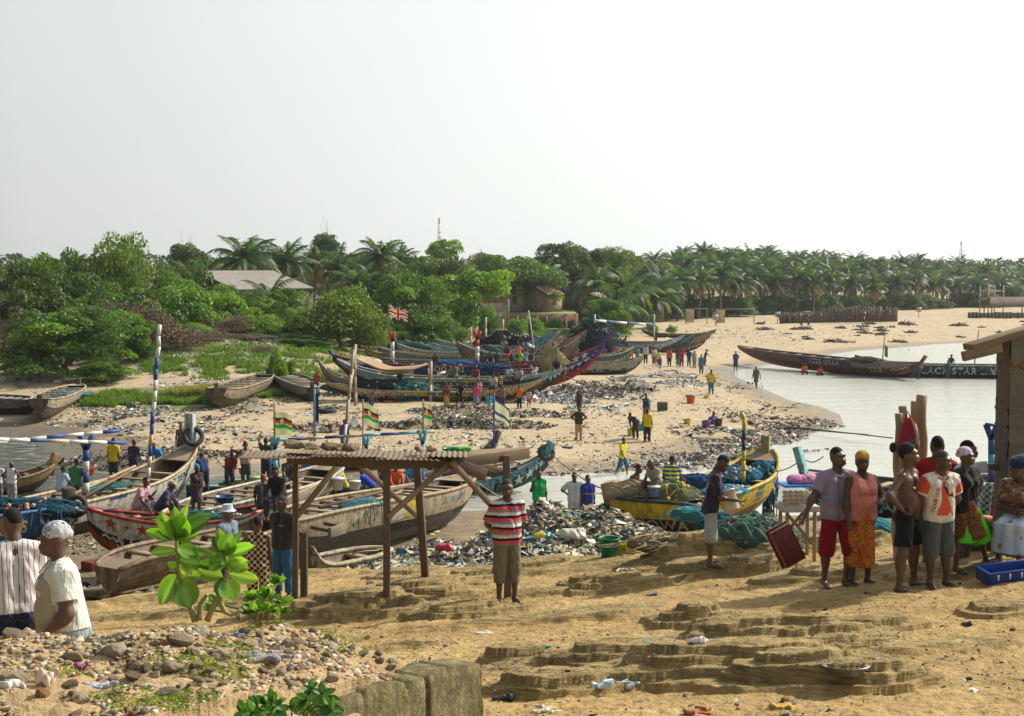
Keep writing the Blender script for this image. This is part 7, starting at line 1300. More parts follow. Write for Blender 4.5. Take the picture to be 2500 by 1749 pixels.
# ================================================================ THINGS
WDK=m_wood((.135,.10,.07),.45,0);WMD=m_wood((.26,.19,.12),.4,0);WLT=m_wood((.38,.29,.18),.3,2)
def beam_part(name,a,b,w,h,mat_,par,bev=.012):
 a,b=Vector(a),Vector(b);L=(b-a).length;m=MB();m.box((0,0,0),(L,w,h));o=m.build(name,mat_,par,bevel=bev);o.location=(a+b)/2;o.rotation_euler=(b-a).to_track_quat('X','Z').to_euler();return o
def shelter():
 p1=G(722,1440);p2=G(945,1447);p3=G(1040,1405);o=empty('timber_shelter',p2,0,'rough timber frame with a rusty tin roof weighed down with stones','shelter');L0=Vector(p2);q=lambda px,py,d:PD(px,py,d)-L0
 d2,d3=p2.y,p3.y;d1=d2+.7;yw=lambda x:-.18*min(0,x)
 for(a,b,w) in[((722,1125,d1),(720,1440,d1),.10),((944,1128,d2),(944,1450,d2),.11),((1018,1128,d2+1.3),(1042,1408,d3),.11),((1236,1112,d2+.6),(1240,1420,d2+.6),.13),((742,1300,d1+.2),(742,1442,d1+.2),.12)]:
  beam_part('post',q(*b)-Vector((0,0,.35)),q(*a),w,w*.85,WDK,o)
 for(a,b,w,h) in[((702,1119,d1-.1),(946,1132,d2-.12),.07,.16),((944,1134,d2-.14),(1118,1128,d2+.2),.08,.14),((1060,1137,d2+.1),(1290,1106,d2+.9),.09,.16),((1100,1128,d2),(1185,1160,d2+.3),.07,.17),((1180,1120,d2+.9),(1283,1095,d2+1.0),.2,.06),((720,1112,d1+1.7),(1000,1112,d2+1.9),.07,.12)]:
  beam_part('beam',q(*a),q(*b),w,h,WDK if w<.085 else WMD,o)
 for(a,b) in[((1102,1128,d2-.05),(1212,1248,d2+.5)),((1098,1128,d2+.1),(946,1264,d2-.05)),((724,1262,d1),(826,1134,d1+.3)),((880,1138,d1+.6),(1036,1276,d3))]:beam_part('brace',q(*a),q(*b),.09,.07,WMD,o)
 t=NT('rusty_tin');v=t.coord();n=t.noise(v,2.2,6,.7);t.out(t.mix(t.ramp(n,[(.35,0),(.62,1)]),(.17,.13,.085),(.12,.075,.04)),.7,Metallic=.0)
 z=(q(944,1132,d2-.12)).z+.06
 for i,(xa,xb,ya,yb,dz,rz) in enumerate([(-2.15,-1.0,-.2,.6,.02,.02),(-1.08,-.1,-.25,.6,.045,-.03),(-.2,.75,-.3,.6,.02,.04),(.6,1.15,-.1,.5,.05,-.02)]):
  nx=60;xs=np.linspace(xa,xb,nx);w=.010*np.sin(xs*2*math.pi/.076);V=[];F=[]
  for k,y in enumerate((ya,(ya+yb)/2,yb)):V+=[(x,y+x*rz+yw(x),z+dz+w[j]+(-.03 if k==1 else 0)-.02*abs(x)) for j,x in enumerate(xs)]
  F=[(k*nx+j,k*nx+j+1,(k+1)*nx+j+1,(k+1)*nx+j) for k in(0,1) for j in range(nx-1)];me=fastmesh('tin',np.array(V),F);s=link('roof_sheet',me,o,[t.m]);sm=s.modifiers.new('s','SOLIDIFY');sm.thickness=.006
 for(a,b) in[((1040,1122,d2+.3),(1240,1110,d2+.9)),((1060,1116,d2+.9),(1262,1103,d2+1.4)),((900,1117,d2+.5),(1090,1121,d2+.4))]:beam_part('roof_plank',q(*a)+Vector((0,0,.04)),q(*b)+Vector((0,0,.04)),.2,.03,WMD,o)
 zt=L0.z+z+.07
 for i,(px,s,lb) in enumerate([(708,.19,'long stone block at the left end of the tin roof'),(764,.15,'squarish stone second from the left on the tin roof'),(802,.17,'largest rounded stone on the tin roof'),(832,.13,'stone right of the largest one on the tin roof'),(856,.18,'flat stone block in the middle of the tin roof'),(1023,.12,'lone rounded stone at the right of the tin roof'),(1056,.14,'pale flat slab at the right end of the tin roof')]):
  s*=1.2;d=d2+.15+(i%2)*.15+max(0,(860-px))*.002;x=(px-1250)/FPX*d;so=stone(0,0,s,lb,3 if i%2 else 0,Vector((x,d,zt)));so.rotation_euler=(0,0,i*.3);so.scale=(s,s*.8,s*.85)
 for px,d,c,lb in[(1100,d2+.9,(.01,.24,.08),'green plastic tub on the roof planks'),(1130,d2+1.0,(.08,.42,.05),'bright green plastic lid on the roof planks')]:
  m=MB();m.lathe([(.0001,0),(.10,0),(.125,.09),(.14,.10),(.115,.085),(.09,.012),(.0001,.012)],20);b=m.build('plastic_tub',m_plain(c,.35),None,True);b.location=PD(px,1117,d);b.location.z=L0.z+(q(1100,1113,d)).z+.02;tag(b,lb,'tub')
shelter()
def bucket(px,py,r,h,col,label,d=None,tilt=None,lid=None,name='bucket',loc=None,handle=True,filled=None):
 p=loc or(G(px,py) if d is None else PD(px,py,d));o=empty(name,p,random.uniform(0,3),label,'bucket');m=MB()
 m.lathe([(.0001,.004),(r*.74,.0),(r*.77,.01),(r*.97,h*.93),(r*1.05,h*.93),(r*1.06,h),(r*.98,h),(r*.94,h*.95),(r*.74,.02),(.0001,.02)],28);m.build('body',m_plain(col,.4),o,True)
 if handle:
  m=MB();m.tube([(r*1.06*math.cos(a),-.0-r*.5*math.sin(a),h*.9-r*.75*math.sin(a)) for a in np.linspace(0,math.pi,16)],max(.004,r*.03),5);m.build('handle',m_plain((.4,.4,.38),.4),o)
 if lid:m=MB();m.lathe([(r*1.1,h*.98),(r*1.1,h*1.08),(.0001,h*1.09)],24);m.build('lid',m_plain(lid,.4),o)
 if tilt:o.rotation_euler=tilt
 return o
_e=Vector((240/FPX*23.15,23.15,gz(240/FPX*23.15,23.15)-.01));bucket(1490,1347,.175,.33,(.004,.15,.06),'green plastic bucket standing at the edge of the rubbish heap',loc=_e)
o=bucket(1700,1120,.15,.30,(.50,.47,.36),'cream bucket the boy in the navy shirt looks into',loc=BOY.matrix_world.translation if False else Vector(BOY.location)+Vector((.30,-.10,.84*i2['h']*.60)),handle=False);o.rotation_euler=(rad(-20),rad(-22),0)
for px,py,d,r,h,c,lid,lb in[(622,1188,54,.2,.36,(.55,.56,.52),(.30,.55,.10),'white bucket with lime rim in the blue lettered canoe, left'),(598,1158,57,.28,.3,(.65,.20,.01),None,'orange crate like tub in the canoe left of the beige vest'),(824,1196,51.5,.24,.42,(.52,.52,.48),(.5,.5,.46),'tall white bucket beside the cream bow'),(866,1195,51.5,.22,.3,(.5,.5,.46),(.5,.5,.46),'short white bucket with a lid right of the tall one'),(1064,1182,56,.25,.34,(.02,.15,.45),None,'blue bucket in the canoe right of the timber posts'),(948,1001,88,.3,.55,(.55,.55,.52),(.4,.05,.04),'white bucket with a dark red lid in front of the front canoe'),(1246,1006,88,.22,.4,(.5,.42,.3),None,'pale bucket by the boy in orange'),(1686,985,None,.3,.5,(.55,.10,.02),(.05,.10,.08),'orange bucket with a dark lid on the sand'),(1724,1045,None,.27,.42,(.22,.10,.40),None,'purple bucket under the seated woman'),(1741,1037,None,.27,.45,(.16,.04,.24),None,'dark purple bucket right of the seated woman'),(1753,1041,None,.27,.42,(.04,.05,.07),None,'black bucket beside the purple ones'),(1678,1035,None,.22,.3,(.62,.45,.03),None,'yellow bucket on the sand left of the seated woman'),(1725,972,None,.2,.18,(.65,.55,.02),None,'small yellow tub on the sand below the man in the yellow vest'),(1400,1020,None,.25,.45,(.5,.48,.42),None,'whitish bucket left of the man in tan trousers'),(1540,1064,None,.2,.4,(.5,.42,.10),None,'yellow bucket left of the bending figure'),(1566,1052,None,.24,.36,(.03,.30,.36),None,'teal bucket by the man in yellow'),(1596,1212,38.5,.17,.27,(.15,.25,.5),(.5,.5,.5),'blue and white paint bucket on the yellow canoe'),(215,1162,50,.25,.3,(.55,.06,.02),None,'red bucket in the long white canoe'),(920,898,100,.3,.4,(.62,.42,.02),None,'yellow jerrycan like tub in the striped canoe'),(548,1228,40,.3,.2,(.02,.06,.16),None,'dark blue basin by the red capped man'),(652,1262,38,.3,.16,(.45,.05,.03),None,'red basin right of the dark blue one')]:
 bucket(px,py,r,h,c,lb,d=d,lid=lid)
bucket(82,1500,.30,.16,(.01,.33,.10),'green basin between the pinstriped man and the woman in the apron',d=12.4,name='basin',handle=False);bucket(82,1535,.27,.14,(.55,.45,.03),'yellow basin stacked under the green one',d=12.4,name='basin',handle=False);bucket(84,1600,.25,.3,(.01,.09,.03),'dark green bucket carrying the stacked basins',d=12.4,handle=False)
def crate(loc,sz,col,label,rot=(0,0,0),txt=None,name='crate'):
 o=empty(name,loc,0,label,'crate');o.rotation_euler=rot;x,y,z=sz;t=.02;m=MB()
 for s in(-1,1):m.box((s*(x/2-t/2),0,z/2),(t,y-.002,z));m.box((0,s*(y/2-t/2),z/2+.001),(x-2*t-.002,t,z))
 m.box((0,0,t/2-.001),(x-2*t-.002,y-2*t-.002,t));m.build('body',m_plain(col,.42),o,bevel=.006)
 r=MB()
 for s in(-1,1):r.box((s*(x/2+.008),0,z-.015),(.02,y+.036,.03));r.box((0,s*(y/2+.008),z-.015),(x-.006,.02,.03))
 r.build('rim',m_plain(dk(col,.85),.42),o,bevel=.004)
 if txt:v,f=text_mesh(txt);m=MB();m.add([(a*z*.55,-y/2-.004,z*.5+b*z*.55) for a,b in v],f);m.build('lettering',m_plain(dk(col,.35),.6),o)
 return o
g=Vector((281/FPX*23.2,23.3,gz(281/FPX*23.2,23.3)));crate(g+Vector((.05,.1,-.02)),(.42,.28,.19),(.62,.47,.01),'yellow plastic crate right of the green bucket',(0,0,.05),'EM 1/71')
ha_=i3['J'][-1][3]+i3['off'];hw=Matrix.Rotation(AZ.rotation_euler.z,4,'Z')@Vector(ha_)+AZ.location
c=crate(hw+Vector((-.17,-.02,-.30)),(.50,.29,.16),(.10,.010,.010),'dark red plastic crate hanging from the young man\'s hand',(rad(90),rad(-62),0));c.rotation_euler=Matrix(((.0,.42,.90),(.0,0,0),(0,0,0))).to_euler() if False else(rad(-105),rad(64),0)
m=MB()
for k in(-.10,0,.10):m.tube([(k+.055*math.cos(a),.055*math.sin(a),-.004) for a in np.linspace(0,6.28,24)],.004,4)
m.build('ring_marks',m_plain((.09,.008,.008),.5),c)
g=G(2385,1420);c=crate(G(2490,1420)+Vector((0,.25,-.03)),(.76,.36,.17),(.012,.05,.24),'blue plastic tray with a white rim leaning on the ground at the right edge',(rad(4),rad(-5),rad(8)),name='tray')
for s in range(5):MB().box((-.3+s*.15,-.235,.12),(.02,.006,.07)).build('slot',m_plain((.4,.42,.45),.5),c)
p=G(2065,1646);o=empty('basin',p,0,'shallow aluminium basin lying on the ochre rock at the lower right','basin');MB().lathe([(.0001,.002),(.165,.0),(.19,.07),(.235,.085),(.235,.092),(.185,.08),(.16,.012),(.0001,.012)],40).build('body',NT('aluminium').out((.32,.32,.31),.4,Metallic=.7),o,True);o.scale=(.8,.8,.75);o.rotation_euler=(rad(-7),0,0)
def rag(px,py,s,col,label,k=6,rough=.8,seed=1,fl=.35):
 r=np.random.RandomState(seed);pr=[]
 for _ in range(k):a=r.normal(0,s*.5,3)*[1,.6,.15];b=a+r.normal(0,s*.45,3)*[1,.7,.2];a[2]=abs(a[2])+s*.1;b[2]=abs(b[2])+s*.08;pr.append(('c',a,b,s*r.uniform(.10,.22),s*r.uniform(.05,.15)))
 V,F=surface(pr,s*.12,s*.05,wr=s*.04,seed=seed);V[:,2]*=fl/.35;o=link('rag',fastmesh('rag',V,F),None,[m_cloth(col) if rough>.5 else m_plain(col,rough,.3,12)]);o.location=G(px,py);tag(o,label,'rag');return o
def bag(px,py,s,col,label,seed):o=rag(px,py,s,col,label,7,.3,seed,.6);o.name='plastic_bag';o['category']='plastic bag';return o
bag(1705,1572,.09,(.62,.62,.62),'small white plastic bag lying on open ground right of centre',1);bag(1478,1680,.09,(.40,.55,.66),'pale blue plastic bag among the lower rock ledges',2);bag(1552,1678,.10,(.28,.34,.38),'grey blue plastic wrapper right of the pale blue bag',3);bag(1245,1712,.10,(.04,.05,.06),'black plastic bag at the bottom of the rocks',4)
bag(95,1670,.12,(.60,.50,.40),'white and orange plastic bag on the rubble at the left',5);bag(118,1655,.07,(.72,.28,.14),'orange end of the plastic bag on the rubble',6);bag(22,1680,.09,(.60,.55,.50),'white knotted bag at the left picture edge',7);bag(1435,1340,.10,(.4,.38,.32),'pale bag at the foot of the rubbish heap',8)
rag(660,1610,.13,(.26,.22,.24),'grey twisted cloth on the rubble mound',10,.9,3);rag(1600,1455,.09,(.09,.10,.14),'dark rag on the open ground behind the low ledge',7,.9,4);rag(185,1632,.08,(.25,.10,.18),'purple rag among the stones',6,.9,5);rag(245,1680,.09,(.35,.37,.42),'pale blue rag at the lower left',7,.9,6);rag(580,1555,.07,(.10,.10,.25),'blue rag behind the milkweed foot',6,.9,7);rag(868,1535,.05,(.50,.10,.20),'pink rag at the right of the mound crest',6,.9,8)
rag(355,1680,.08,(.4,.36,.28),'pale cloth strip low on the rubble',6,.9,9);rag(1180,1545,.11,(.5,.5,.46),'thin white strip of plastic on the ground',8,.5,11,.12);rag(1330,1577,.10,(.02,.22,.15),'green string on the ground',2,.9,12,.1);rag(2450,1555,.06,(.55,.30,.02),'yellow peel at the right picture edge',4,.9,13,.2);rag(1900,1730,.12,(.45,.28,.05),'orange brown leaves at the bottom edge',9,.9,14,.3);rag(1340,1738,.12,(.5,.45,.35),'torn paper litter at the bottom edge',9,.9,15,.3);rag(1690,1742,.12,(.35,.12,.05),'red brown husks at the bottom edge',9,.9,16,.3);rag(810,1450,.05,(.5,.07,.03),'small red scrap between the timber posts',4,.9,17);rag(1520,1395,.12,(.42,.40,.33),'pale scraps in the hollow before the big rock',9,.9,18,.3)
def pillar():
 d=18.55;x0=(2468-1250)/FPX*d;zt=PD(2439,815,d).z;zb=5.0;o=empty('stone_pillar',(x0,d,zb),0,'tall rough block pillar with a timber roof end at the right picture edge','pillar');r=np.random.RandomState(2)
 nx,nz=34,110;V=[];F=[];w=.95;H_=zt-zb
 def face(f,flip):
  b=len(V)
  for j in range(nz):
   for i in range(nx):V.append(f(i/(nx-1),j/(nz-1)))
  for j in range(nz-1):
   for i in range(nx-1):q=(b+j*nx+i,b+j*nx+i+1,b+(j+1)*nx+i+1,b+(j+1)*nx+i);F.append(q[::-1] if flip else q)
 def rough(a,b):return .045*(float(fbm(np.array([a*5]),np.array([b*5]),4)[0])-.5)-.022*(abs(((b*1.0)/.215)%1-.0)<.05)
 face(lambda u,v:(u*w+rough(v*3,9)*.5,-.02+rough(u*w,v*H_),v*H_),False)
 face(lambda u,v:(0+rough(u*w+5,v*H_),u*.5+.0,v*H_),True);face(lambda u,v:(w,u*.5,v*H_),False);face(lambda u,v:(u*w,v*.5,H_-.01),False);face(lambda u,v:(u*w,.5,v*H_),True)
 t=NT('rubble_masonry');v_=t.coord();n1=t.noise(v_,3,6,.7);n2=t.noise(v_,14,5,.7);c=t.mix(n1,(.085,.08,.068),(.23,.21,.17));c=t.mix(t.ramp(n2,[(.5,0),(.8,.6)]),c,(.22,.19,.15));t.bump(n2,.9,.05)
 bk=t.n('TexBrick');bk.inputs['Scale'].default_value=1;bk.inputs['Brick Width'].default_value=.45;bk.inputs['Row Height'].default_value=.27;bk.inputs['Mortar Size'].default_value=.012;bk.inputs['Color1'].default_value=(1,1,1,1);bk.inputs['Color2'].default_value=(.85,.85,.83,1);bk.inputs['Mortar'].default_value=(.86,.84,.8,1)
 sp=t.n('SeparateXYZ');t.l(v_,sp.inputs[0]);cb=t.n('CombineXYZ');t.l(sp.outputs[0],cb.inputs[0]);t.l(sp.outputs[2],cb.inputs[1]);t.l(cb.outputs[0],bk.inputs['Vector']);c=t.mix(1.0,c,bk.outputs[0],'MULTIPLY');t.out(c,.95)
 link('shaft',fastmesh('shaft',np.array(V),F),o,[t.m]);W_2=m_wood((.24,.18,.11),.4,0)
 L=Vector(o.location);q=lambda px,py,dd:PD(px,py,dd)-L
 beam_part('roof_beam',q(2350,871,d-.18),q(2445,848,d-.1),.08,.13,W_2,o);beam_part('roof_plank',q(2364,849,d-.05),q(2560,790,d+.1),.32,.09,W_2,o);beam_part('roof_plank',q(2362,852,d+.3),q(2560,800,d+.4),.3,.05,W_2,o)
 m=MB();rr2=np.random.RandomState(3)
 for i in range(60):a=(rr2.uniform(0,.45),rr2.uniform(-.05,.0),H_-.42+rr2.uniform(-.06,.05));m.tube([a,(a[0]+rr2.uniform(-.06,.06),a[1]-rr2.uniform(.0,.05),a[2]+rr2.uniform(-.06,.05))],.006,4,0,np.array((.36,.24,.07))*rr2.uniform(.5,1.3))
 m.build('straw',m_vcol(.9),o)
 a=PD(2325,1268,19.9);b=PD(2560,1275,19.2);zb=gz(a.x,19.8)-.3;o=empty('low_wall',(a.x,19.6,zb),0,'low brown rendered wall behind the people by the pillar','wall');h=a.z-zb;m=MB();m.box((.9,.0,h/2),(1.9,.35,h));m.build('wall',m_brick((.16,.12,.075),(.14,.11,.07)),o,bevel=.03);MB().box((.9,-.03,h+.02),(1.96,.45,.05)).build('coping',m_stone((.24,.19,.13)),o,bevel=.015)
 p=PD(2428,1268,19.35);bs=empty('tray_of_meat',(p.x,p.y,a.z+.06),0,'metal basin of pinkish fish meat on the low wall by the seated woman','tray');MB().lathe([(.0001,0),(.17,0),(.23,.04),(.235,.045),(.17,.012),(.0001,.012)],26).build('basin',NT('tin').out((.4,.42,.45),.35,Metallic=.6),bs,True)
 r=np.random.RandomState(5);pr=[('e',np.array([r.uniform(-.15,.15),r.uniform(-.1,.1),.05]),None,(.07,.04,.03)) for _ in range(10)];V,F=surface(pr,.02,.009);link('meat',fastmesh('meat',V,F,smooth=True),bs,[m_plain((.55,.25,.16),.4,.35,20)])
 b=MB();b.box((0,0,.015),(.28,.2,.03));o=b.build('plank',m_wood((.5,.42,.28)));p=PD(2355,1266,19.7);o.location=(p.x,p.y,a.z+.055);tag(o,'short pale board lying on the low wall','board')
 for i,(px,top,r0,d_,lb) in enumerate([(2194,1010,.055,19.6,'left thinner post of the pair with the rucksack'),(2206,992,.06,19.8,'right post of the pair with the rucksack'),(2236,980,.055,20.0,'thin post just behind the tallest one'),(2252,965,.075,19.8,'tallest round wooden post')]):
  a=PD(px,top,d_);z=gz(a.x,d_)-.2;m=MB();h=a.z-z;r2=np.random.RandomState(i);m.tube([(.02*math.sin(k*1.3+i),0,h*k/12) for k in range(13)],r0*(1+r2.normal(0,.05,13)),12);o=m.build('wooden_post',m_wood((.36,.28,.16),.3,2),None,True);o.location=(a.x,d_,z);tag(o,lb,'post','wooden posts behind the people')
 p=PD(2219,1062,19.45);o=empty('rucksack',p,-.2,'red and grey rucksack hanging from the wooden posts','rucksack')
 V,F=surface([('e',np.array([0,0,0.]),None,(.11,.09,.25)),('e',np.array([.0,-.02,-.12]),None,(.14,.11,.15))],.06,.012,wr=.004);link('bag',fastmesh('bag',V,F,smooth=True),o,[m_cloth((.30,.02,.04))])
 V,F=surface([('e',np.array([.02,-.06,-.13]),None,(.12,.08,.13))],.04,.012);link('front_pocket',fastmesh('pk',V,F,smooth=True),o,[m_cloth((.09,.09,.10))]);m=MB();m.tube([(.07,-.08,.16),(.11,-.12,.0),(.10,-.13,-.12)],.022,6);m.build('white_band',m_cloth((.5,.45,.45)),o);m=MB();m.tube([(-.04,.02,.22),(-.02,.03,.33),(.03,.02,.22)],.012,6);m.build('strap',m_cloth((.03,.03,.03)),o)
 V,F=surface([('e',np.zeros(3),None,(.05,.05,.075))],.05,.012);o=link('pouch',fastmesh('pouch',V,F,smooth=True),None,[m_cloth((.02,.02,.02))]);o.location=PD(2180,1093,19.5);tag(o,'black pouch hanging left of the rucksack on the posts','pouch')
 p=PD(2385,1180,20.2);V=[];n=16
 for j in range(n):
  for i in range(n):u=i/(n-1);v=j/(n-1);V.append((.02+(u-.5)*.42*(1-.25*v),.05*math.sin(u*9+v*2),-v*.52))
 F=[(j*n+i,j*n+i+1,(j+1)*n+i+1,(j+1)*n+i) for j in range(n-1) for i in range(n-1)];o=link('checked_cloth',fastmesh('c',np.array(V),F,smooth=True),None,[gingham]);sm=o.modifiers.new('s','SOLIDIFY');sm.thickness=.01;o.location=p;tag(o,'blue green checked cloth hanging behind the woman in the black top','cloth')
pillar()
def food_table():
 d=20.6;a=G(1925,1335);z0=9.3-d*(1330-651)/FPX;x0=(1952-1250)/FPX*d;zt=PD(1950,1243,d).z;z0=gz(x0,d)-.05;o=empty('food_table',(x0,d,z0),.1,'small white topped wooden table carrying the plastic bread box','table');h=zt-z0
 for sx in(-.2,.22):
  for sy in(-.17,.17):beam_part('leg',(sx,sy,0),(sx,sy,h),.05,.05,WLT,o)
 beam_part('cross_brace',(-.2,-.2,h-.05),(.2,-.2,h*.35),.03,.05,WMD,o);beam_part('cross_brace',(-.2,.2,h*.35),(.2,.2,h-.05),.03,.05,WMD,o)
 MB().box((0,0,h+.03),(.56,.46,.09)).build('top',m_plain((.42,.42,.42),.7),o,bevel=.01)
 b=empty('bread_box',(x0-.02,d,z0+h+.08),.1,'clear plastic box of bread rolls with a bright blue lid on the small table','box');t=NT('clear_plastic');t.out((.75,.8,.85),.25,Transmission_Weight=.0,Alpha=.16);m=MB();w,e,hh=.42,.36,.27
 for s in(-1,1):m.box((s*w/2,0,hh/2),(.006,e,hh));m.box((0,s*e/2,hh/2+.001),(w,.006,hh))
 m.build('sides',t.m,b)
 MB().box((0,0,.006),(w+.01,e+.01,.012)).build('floor',m_plain((.5,.5,.5)),b);MB().box((0,0,hh+.02),(w+.05,e+.05,.035)).build('lid',m_plain((.01,.20,.62),.35),b,bevel=.012)
 r=np.random.RandomState(1);k=0
 for j in range(3):
  for i in range(5):
   for q in(-.09,.05):m=MB();m.lathe([(.0001,-.03),(.03,-.026),(.042,0),(.03,.026),(.0001,.03)],12);s=m.build('bread_roll',m_plain([(.55,.40,.20),(.50,.26,.08)][(j==0)*1],.6),b,True);s.location=(-.165+i*.082,q-.05,.045+j*.062);k+=1
 V,F=surface([('e',np.array([0,0,.04]),None,(.22,.14,.07)),('e',np.array([.1,0,.09]),None,(.12,.1,.07)),('e',np.array([-.12,.02,.08]),None,(.1,.1,.06))],.05,.014,wr=.006);o=link('bundle',fastmesh('b',V,F,smooth=True),None,[m_stripe('f',((0,(.5,.12,.3)),(.3,(.6,.35,.5)),(.7,(.45,.15,.35))),.03)]);o.location=(x0+.08,d,z0+h+.08+.3);tag(o,'pink flowered cloth bundle on top of the bread box','bundle')
food_table()
def tyre(loc,R,r,rot,label):
 m=MB();n,k=36,12;V=[((R+r*math.cos(b))*math.cos(a),(R+r*math.cos(b))*math.sin(a),r*1.25*math.sin(b)) for a in np.linspace(0,2*math.pi,n,False) for b in np.linspace(0,2*math.pi,k,False)]
 F=[(i*k+j,((i+1)%n)*k+j,((i+1)%n)*k+(j+1)%k,i*k+(j+1)%k) for i in range(n) for j in range(k) if math.cos((j+.5)*2*math.pi/k)>-.95];t=NT('tyre_rubber');w=t.n('TexWave');w.inputs['Scale'].default_value=9;t.l(t.coord(),w.inputs['Vector']);t.bump(w.outputs[0],.5,.02);t.out((.028,.028,.026),.75)
 m.add(V,F);o=m.build('tyre',t.m,None,True);o.location=loc;o.rotation_euler=rot;return tag(o,label,'tyre')
tyre(PD(184,1236,39.2),.27,.085,(rad(75),rad(8),rad(10)),'tyre hung on the dark end post of the blue canoe');tyre(PD(472,1066,53.3),.32,.10,(rad(60),rad(-20),rad(30)),'tyre hung round the pale bow post of the long white canoe');tyre(PD(1334,1106,57.3),.28,.10,(rad(60),rad(35),0),'tyre on the blue prow of the dark teal canoe');tyre(G(800,1008)+Vector((0,0,.12)),.42,.13,(rad(3),0,0),'tyre lying flat on the sand behind the dark pennant')
def pole(name,label,pts,r,cols,cat='pole',seg=None):
 """a pole painted in bands; pts are (px, py, d)"""
 P3=[PD(*p) for p in pts];o0=P3[0];m=MB();n=len(cols)
 q=[np.array(P3[0].lerp(P3[-1],i/n)-o0) for i in range(n+1)];L=(P3[-1]-P3[0]).length;r2=np.random.RandomState(abs(int(pts[0][0])))
 for i in range(1,n):q[i]=q[i]+r2.normal(0,.0025*L,3)*[1,1,.2]
 for i in range(n):m.tube([q[i],q[i+1]],r,8,0,cols[i])
 o=m.build(name,m_vcol(.55,.2,7),None,True);o.location=o0;return tag(o,label,cat)
WB=[(.62,.62,.58),(.03,.09,.28)];W1=[(.30,.22,.14)];LB=[(.10,.33,.42)]
pole('striped_mast','tall thin mast striped white and blue standing in the long white canoe',[(361,1168,50),(390,793,50)],.075,[WB[0],(.55,.45,.3),WB[1],(.5,.35,.15),WB[1],WB[1],WB[0],WB[0],WB[0],WB[1],WB[1],WB[0],WB[0],WB[0]],'mast')
pole('white_pole','upper of two white and blue poles reaching in from the left edge',[(-30,1082,44),(292,1052,47)],.06,[WB[0],WB[0],(.5,.4,.3),WB[1],WB[0],WB[0],WB[1]]);pole('white_pole','lower of two white and blue poles reaching in from the left edge',[(-30,1072,43),(110,1092,44.5),(303,1082,47)],.06,[WB[0],WB[0],WB[1],(.55,.4,.28),WB[0],WB[0],WB[1]])
def forked(px,top,bot,d,col,label,w=16,r=.09,cols=None):
 a=PD(px,bot,d);o=empty('forked_post',a,0,label,'post');fk=top+(bot-top)*.26;q=lambda x,y:np.array(PD(x,y,d)-a);cs=cols or[col,col];m=MB();n=len(cs)
 for i in range(n):m.tube([q(px+0,bot+(fk-bot)*i/n),q(px,bot+(fk-bot)*(i+1)/n)],r,8,0,cs[i])
 m.build('shaft',m_vcol(.55,.25,7),o,True)
 for s in(-1,1):mm=MB();mm.beam(q(px,fk),q(px+s*w,top),r*.9,r*1.5,0,col);mm.build('fork_arm',m_vcol(.55,.25,7),o)
 return o
forked(210,1062,1205,47,(.03,.09,.26),'blue and white forked post in the long white canoe holding the two poles',16,.11,[(.5,.52,.5),(.03,.08,.25),(.5,.52,.5),(.03,.08,.25)])
forked(672,1068,1178,54,LB[0],'left light blue forked post holding the banded boom',8,.09,[(.03,.06,.2),LB[0],LB[0]]);forked(894,1066,1190,55,LB[0],'middle light blue forked post under the banded boom',6,.08);forked(1032,1050,1185,55.5,LB[0],'right light blue forked post holding the banded boom',9,.09,[(.03,.06,.2),LB[0],LB[0]])
pole('boom','long horizontal boom banded dark blue, tan and light blue over the lettered canoe',[(655,1076,54.3),(1062,1054,56)],.06,[LB[0],(.03,.05,.15),(.4,.3,.2),(.03,.05,.15),(.4,.3,.2),LB[0],(.03,.05,.2),LB[0],(.4,.3,.2)],'boom')
forked(2421,1036,1180,38.5,(.02,.07,.22),'dark blue forked post left of the pillar, light blue below',14,.10,[(.02,.08,.25),(.05,.30,.40),(.02,.08,.25)])
MB().beam(np.array(PD(2406,1036,38.4)),np.array(PD(2437,1040,38.4)),.08,.08).build('x',m_plain((.02,.07,.22))).name='cross_bar';tag(bpy.data.objects['cross_bar'],'dark blue crossbar closing the forked post left of the pillar','bar')
forked(958,812,901,100.5,(.36,.04,.03),'red and white forked post in the striped canoe beneath the union flag',5,.14,[(.04,.06,.2),(.6,.58,.55),(.6,.58,.55)]);forked(1165,808,893,100,(.36,.04,.03),'red and white forked post above the blue side of the striped canoe',8,.15,[(.04,.06,.2),(.6,.58,.55),(.6,.58,.55),(.4,.05,.04)])
pole('boom','red and white boom slanting over the striped canoe',[(1067,914,98),(1166,889,99.5)],.10,[(.6,.55,.52),(.45,.05,.04),(.6,.55,.52),(.45,.05,.04),(.6,.55,.52)],'boom')
pole('yellow_pole','black and yellow hooked pole standing in the yellow and blue canoe',[(1814,1176,46),(1817,1025,46)],.07,[(.50,.40,.02),(.55,.42,.02),(.50,.40,.02),(.03,.05,.10),(.03,.04,.08),(.5,.42,.05)]);pole('yellow_pole','bent tip of the black and yellow pole',[(1817,1026,46),(1811,1008,46)],.055,[(.5,.4,.05)])
pole('bare_pole','tall bare pole of the tripod left of the front canoe',[(845,1025,84),(868,842,86)],.10,[(.34,.27,.18)]*3);pole('bare_pole','second bare pole of the tripod left of the front canoe',[(868,1000,86),(866,880,86)],.09,[(.28,.21,.14)]*3);pole('bare_pole','third bare pole leaning in the tripod',[(872,1000,87),(862,862,86)],.08,[(.24,.18,.12)]*3)
pole('bare_pole','bare pole holding the right end of the tan awning',[(1051,998,87.5),(1052,882,88)],.10,[(.36,.29,.2)]*2);pole('bare_pole','thin leaning pole by the awning',[(1050,950,90),(1045,900,90)],.06,W1*2);pole('bare_pole','thin pole leaning behind the timber frame with a white lower end',[(838,1098,56),(863,855,57)],.06,[(.5,.5,.46),(.3,.24,.17),(.3,.24,.17),(.3,.24,.17)])
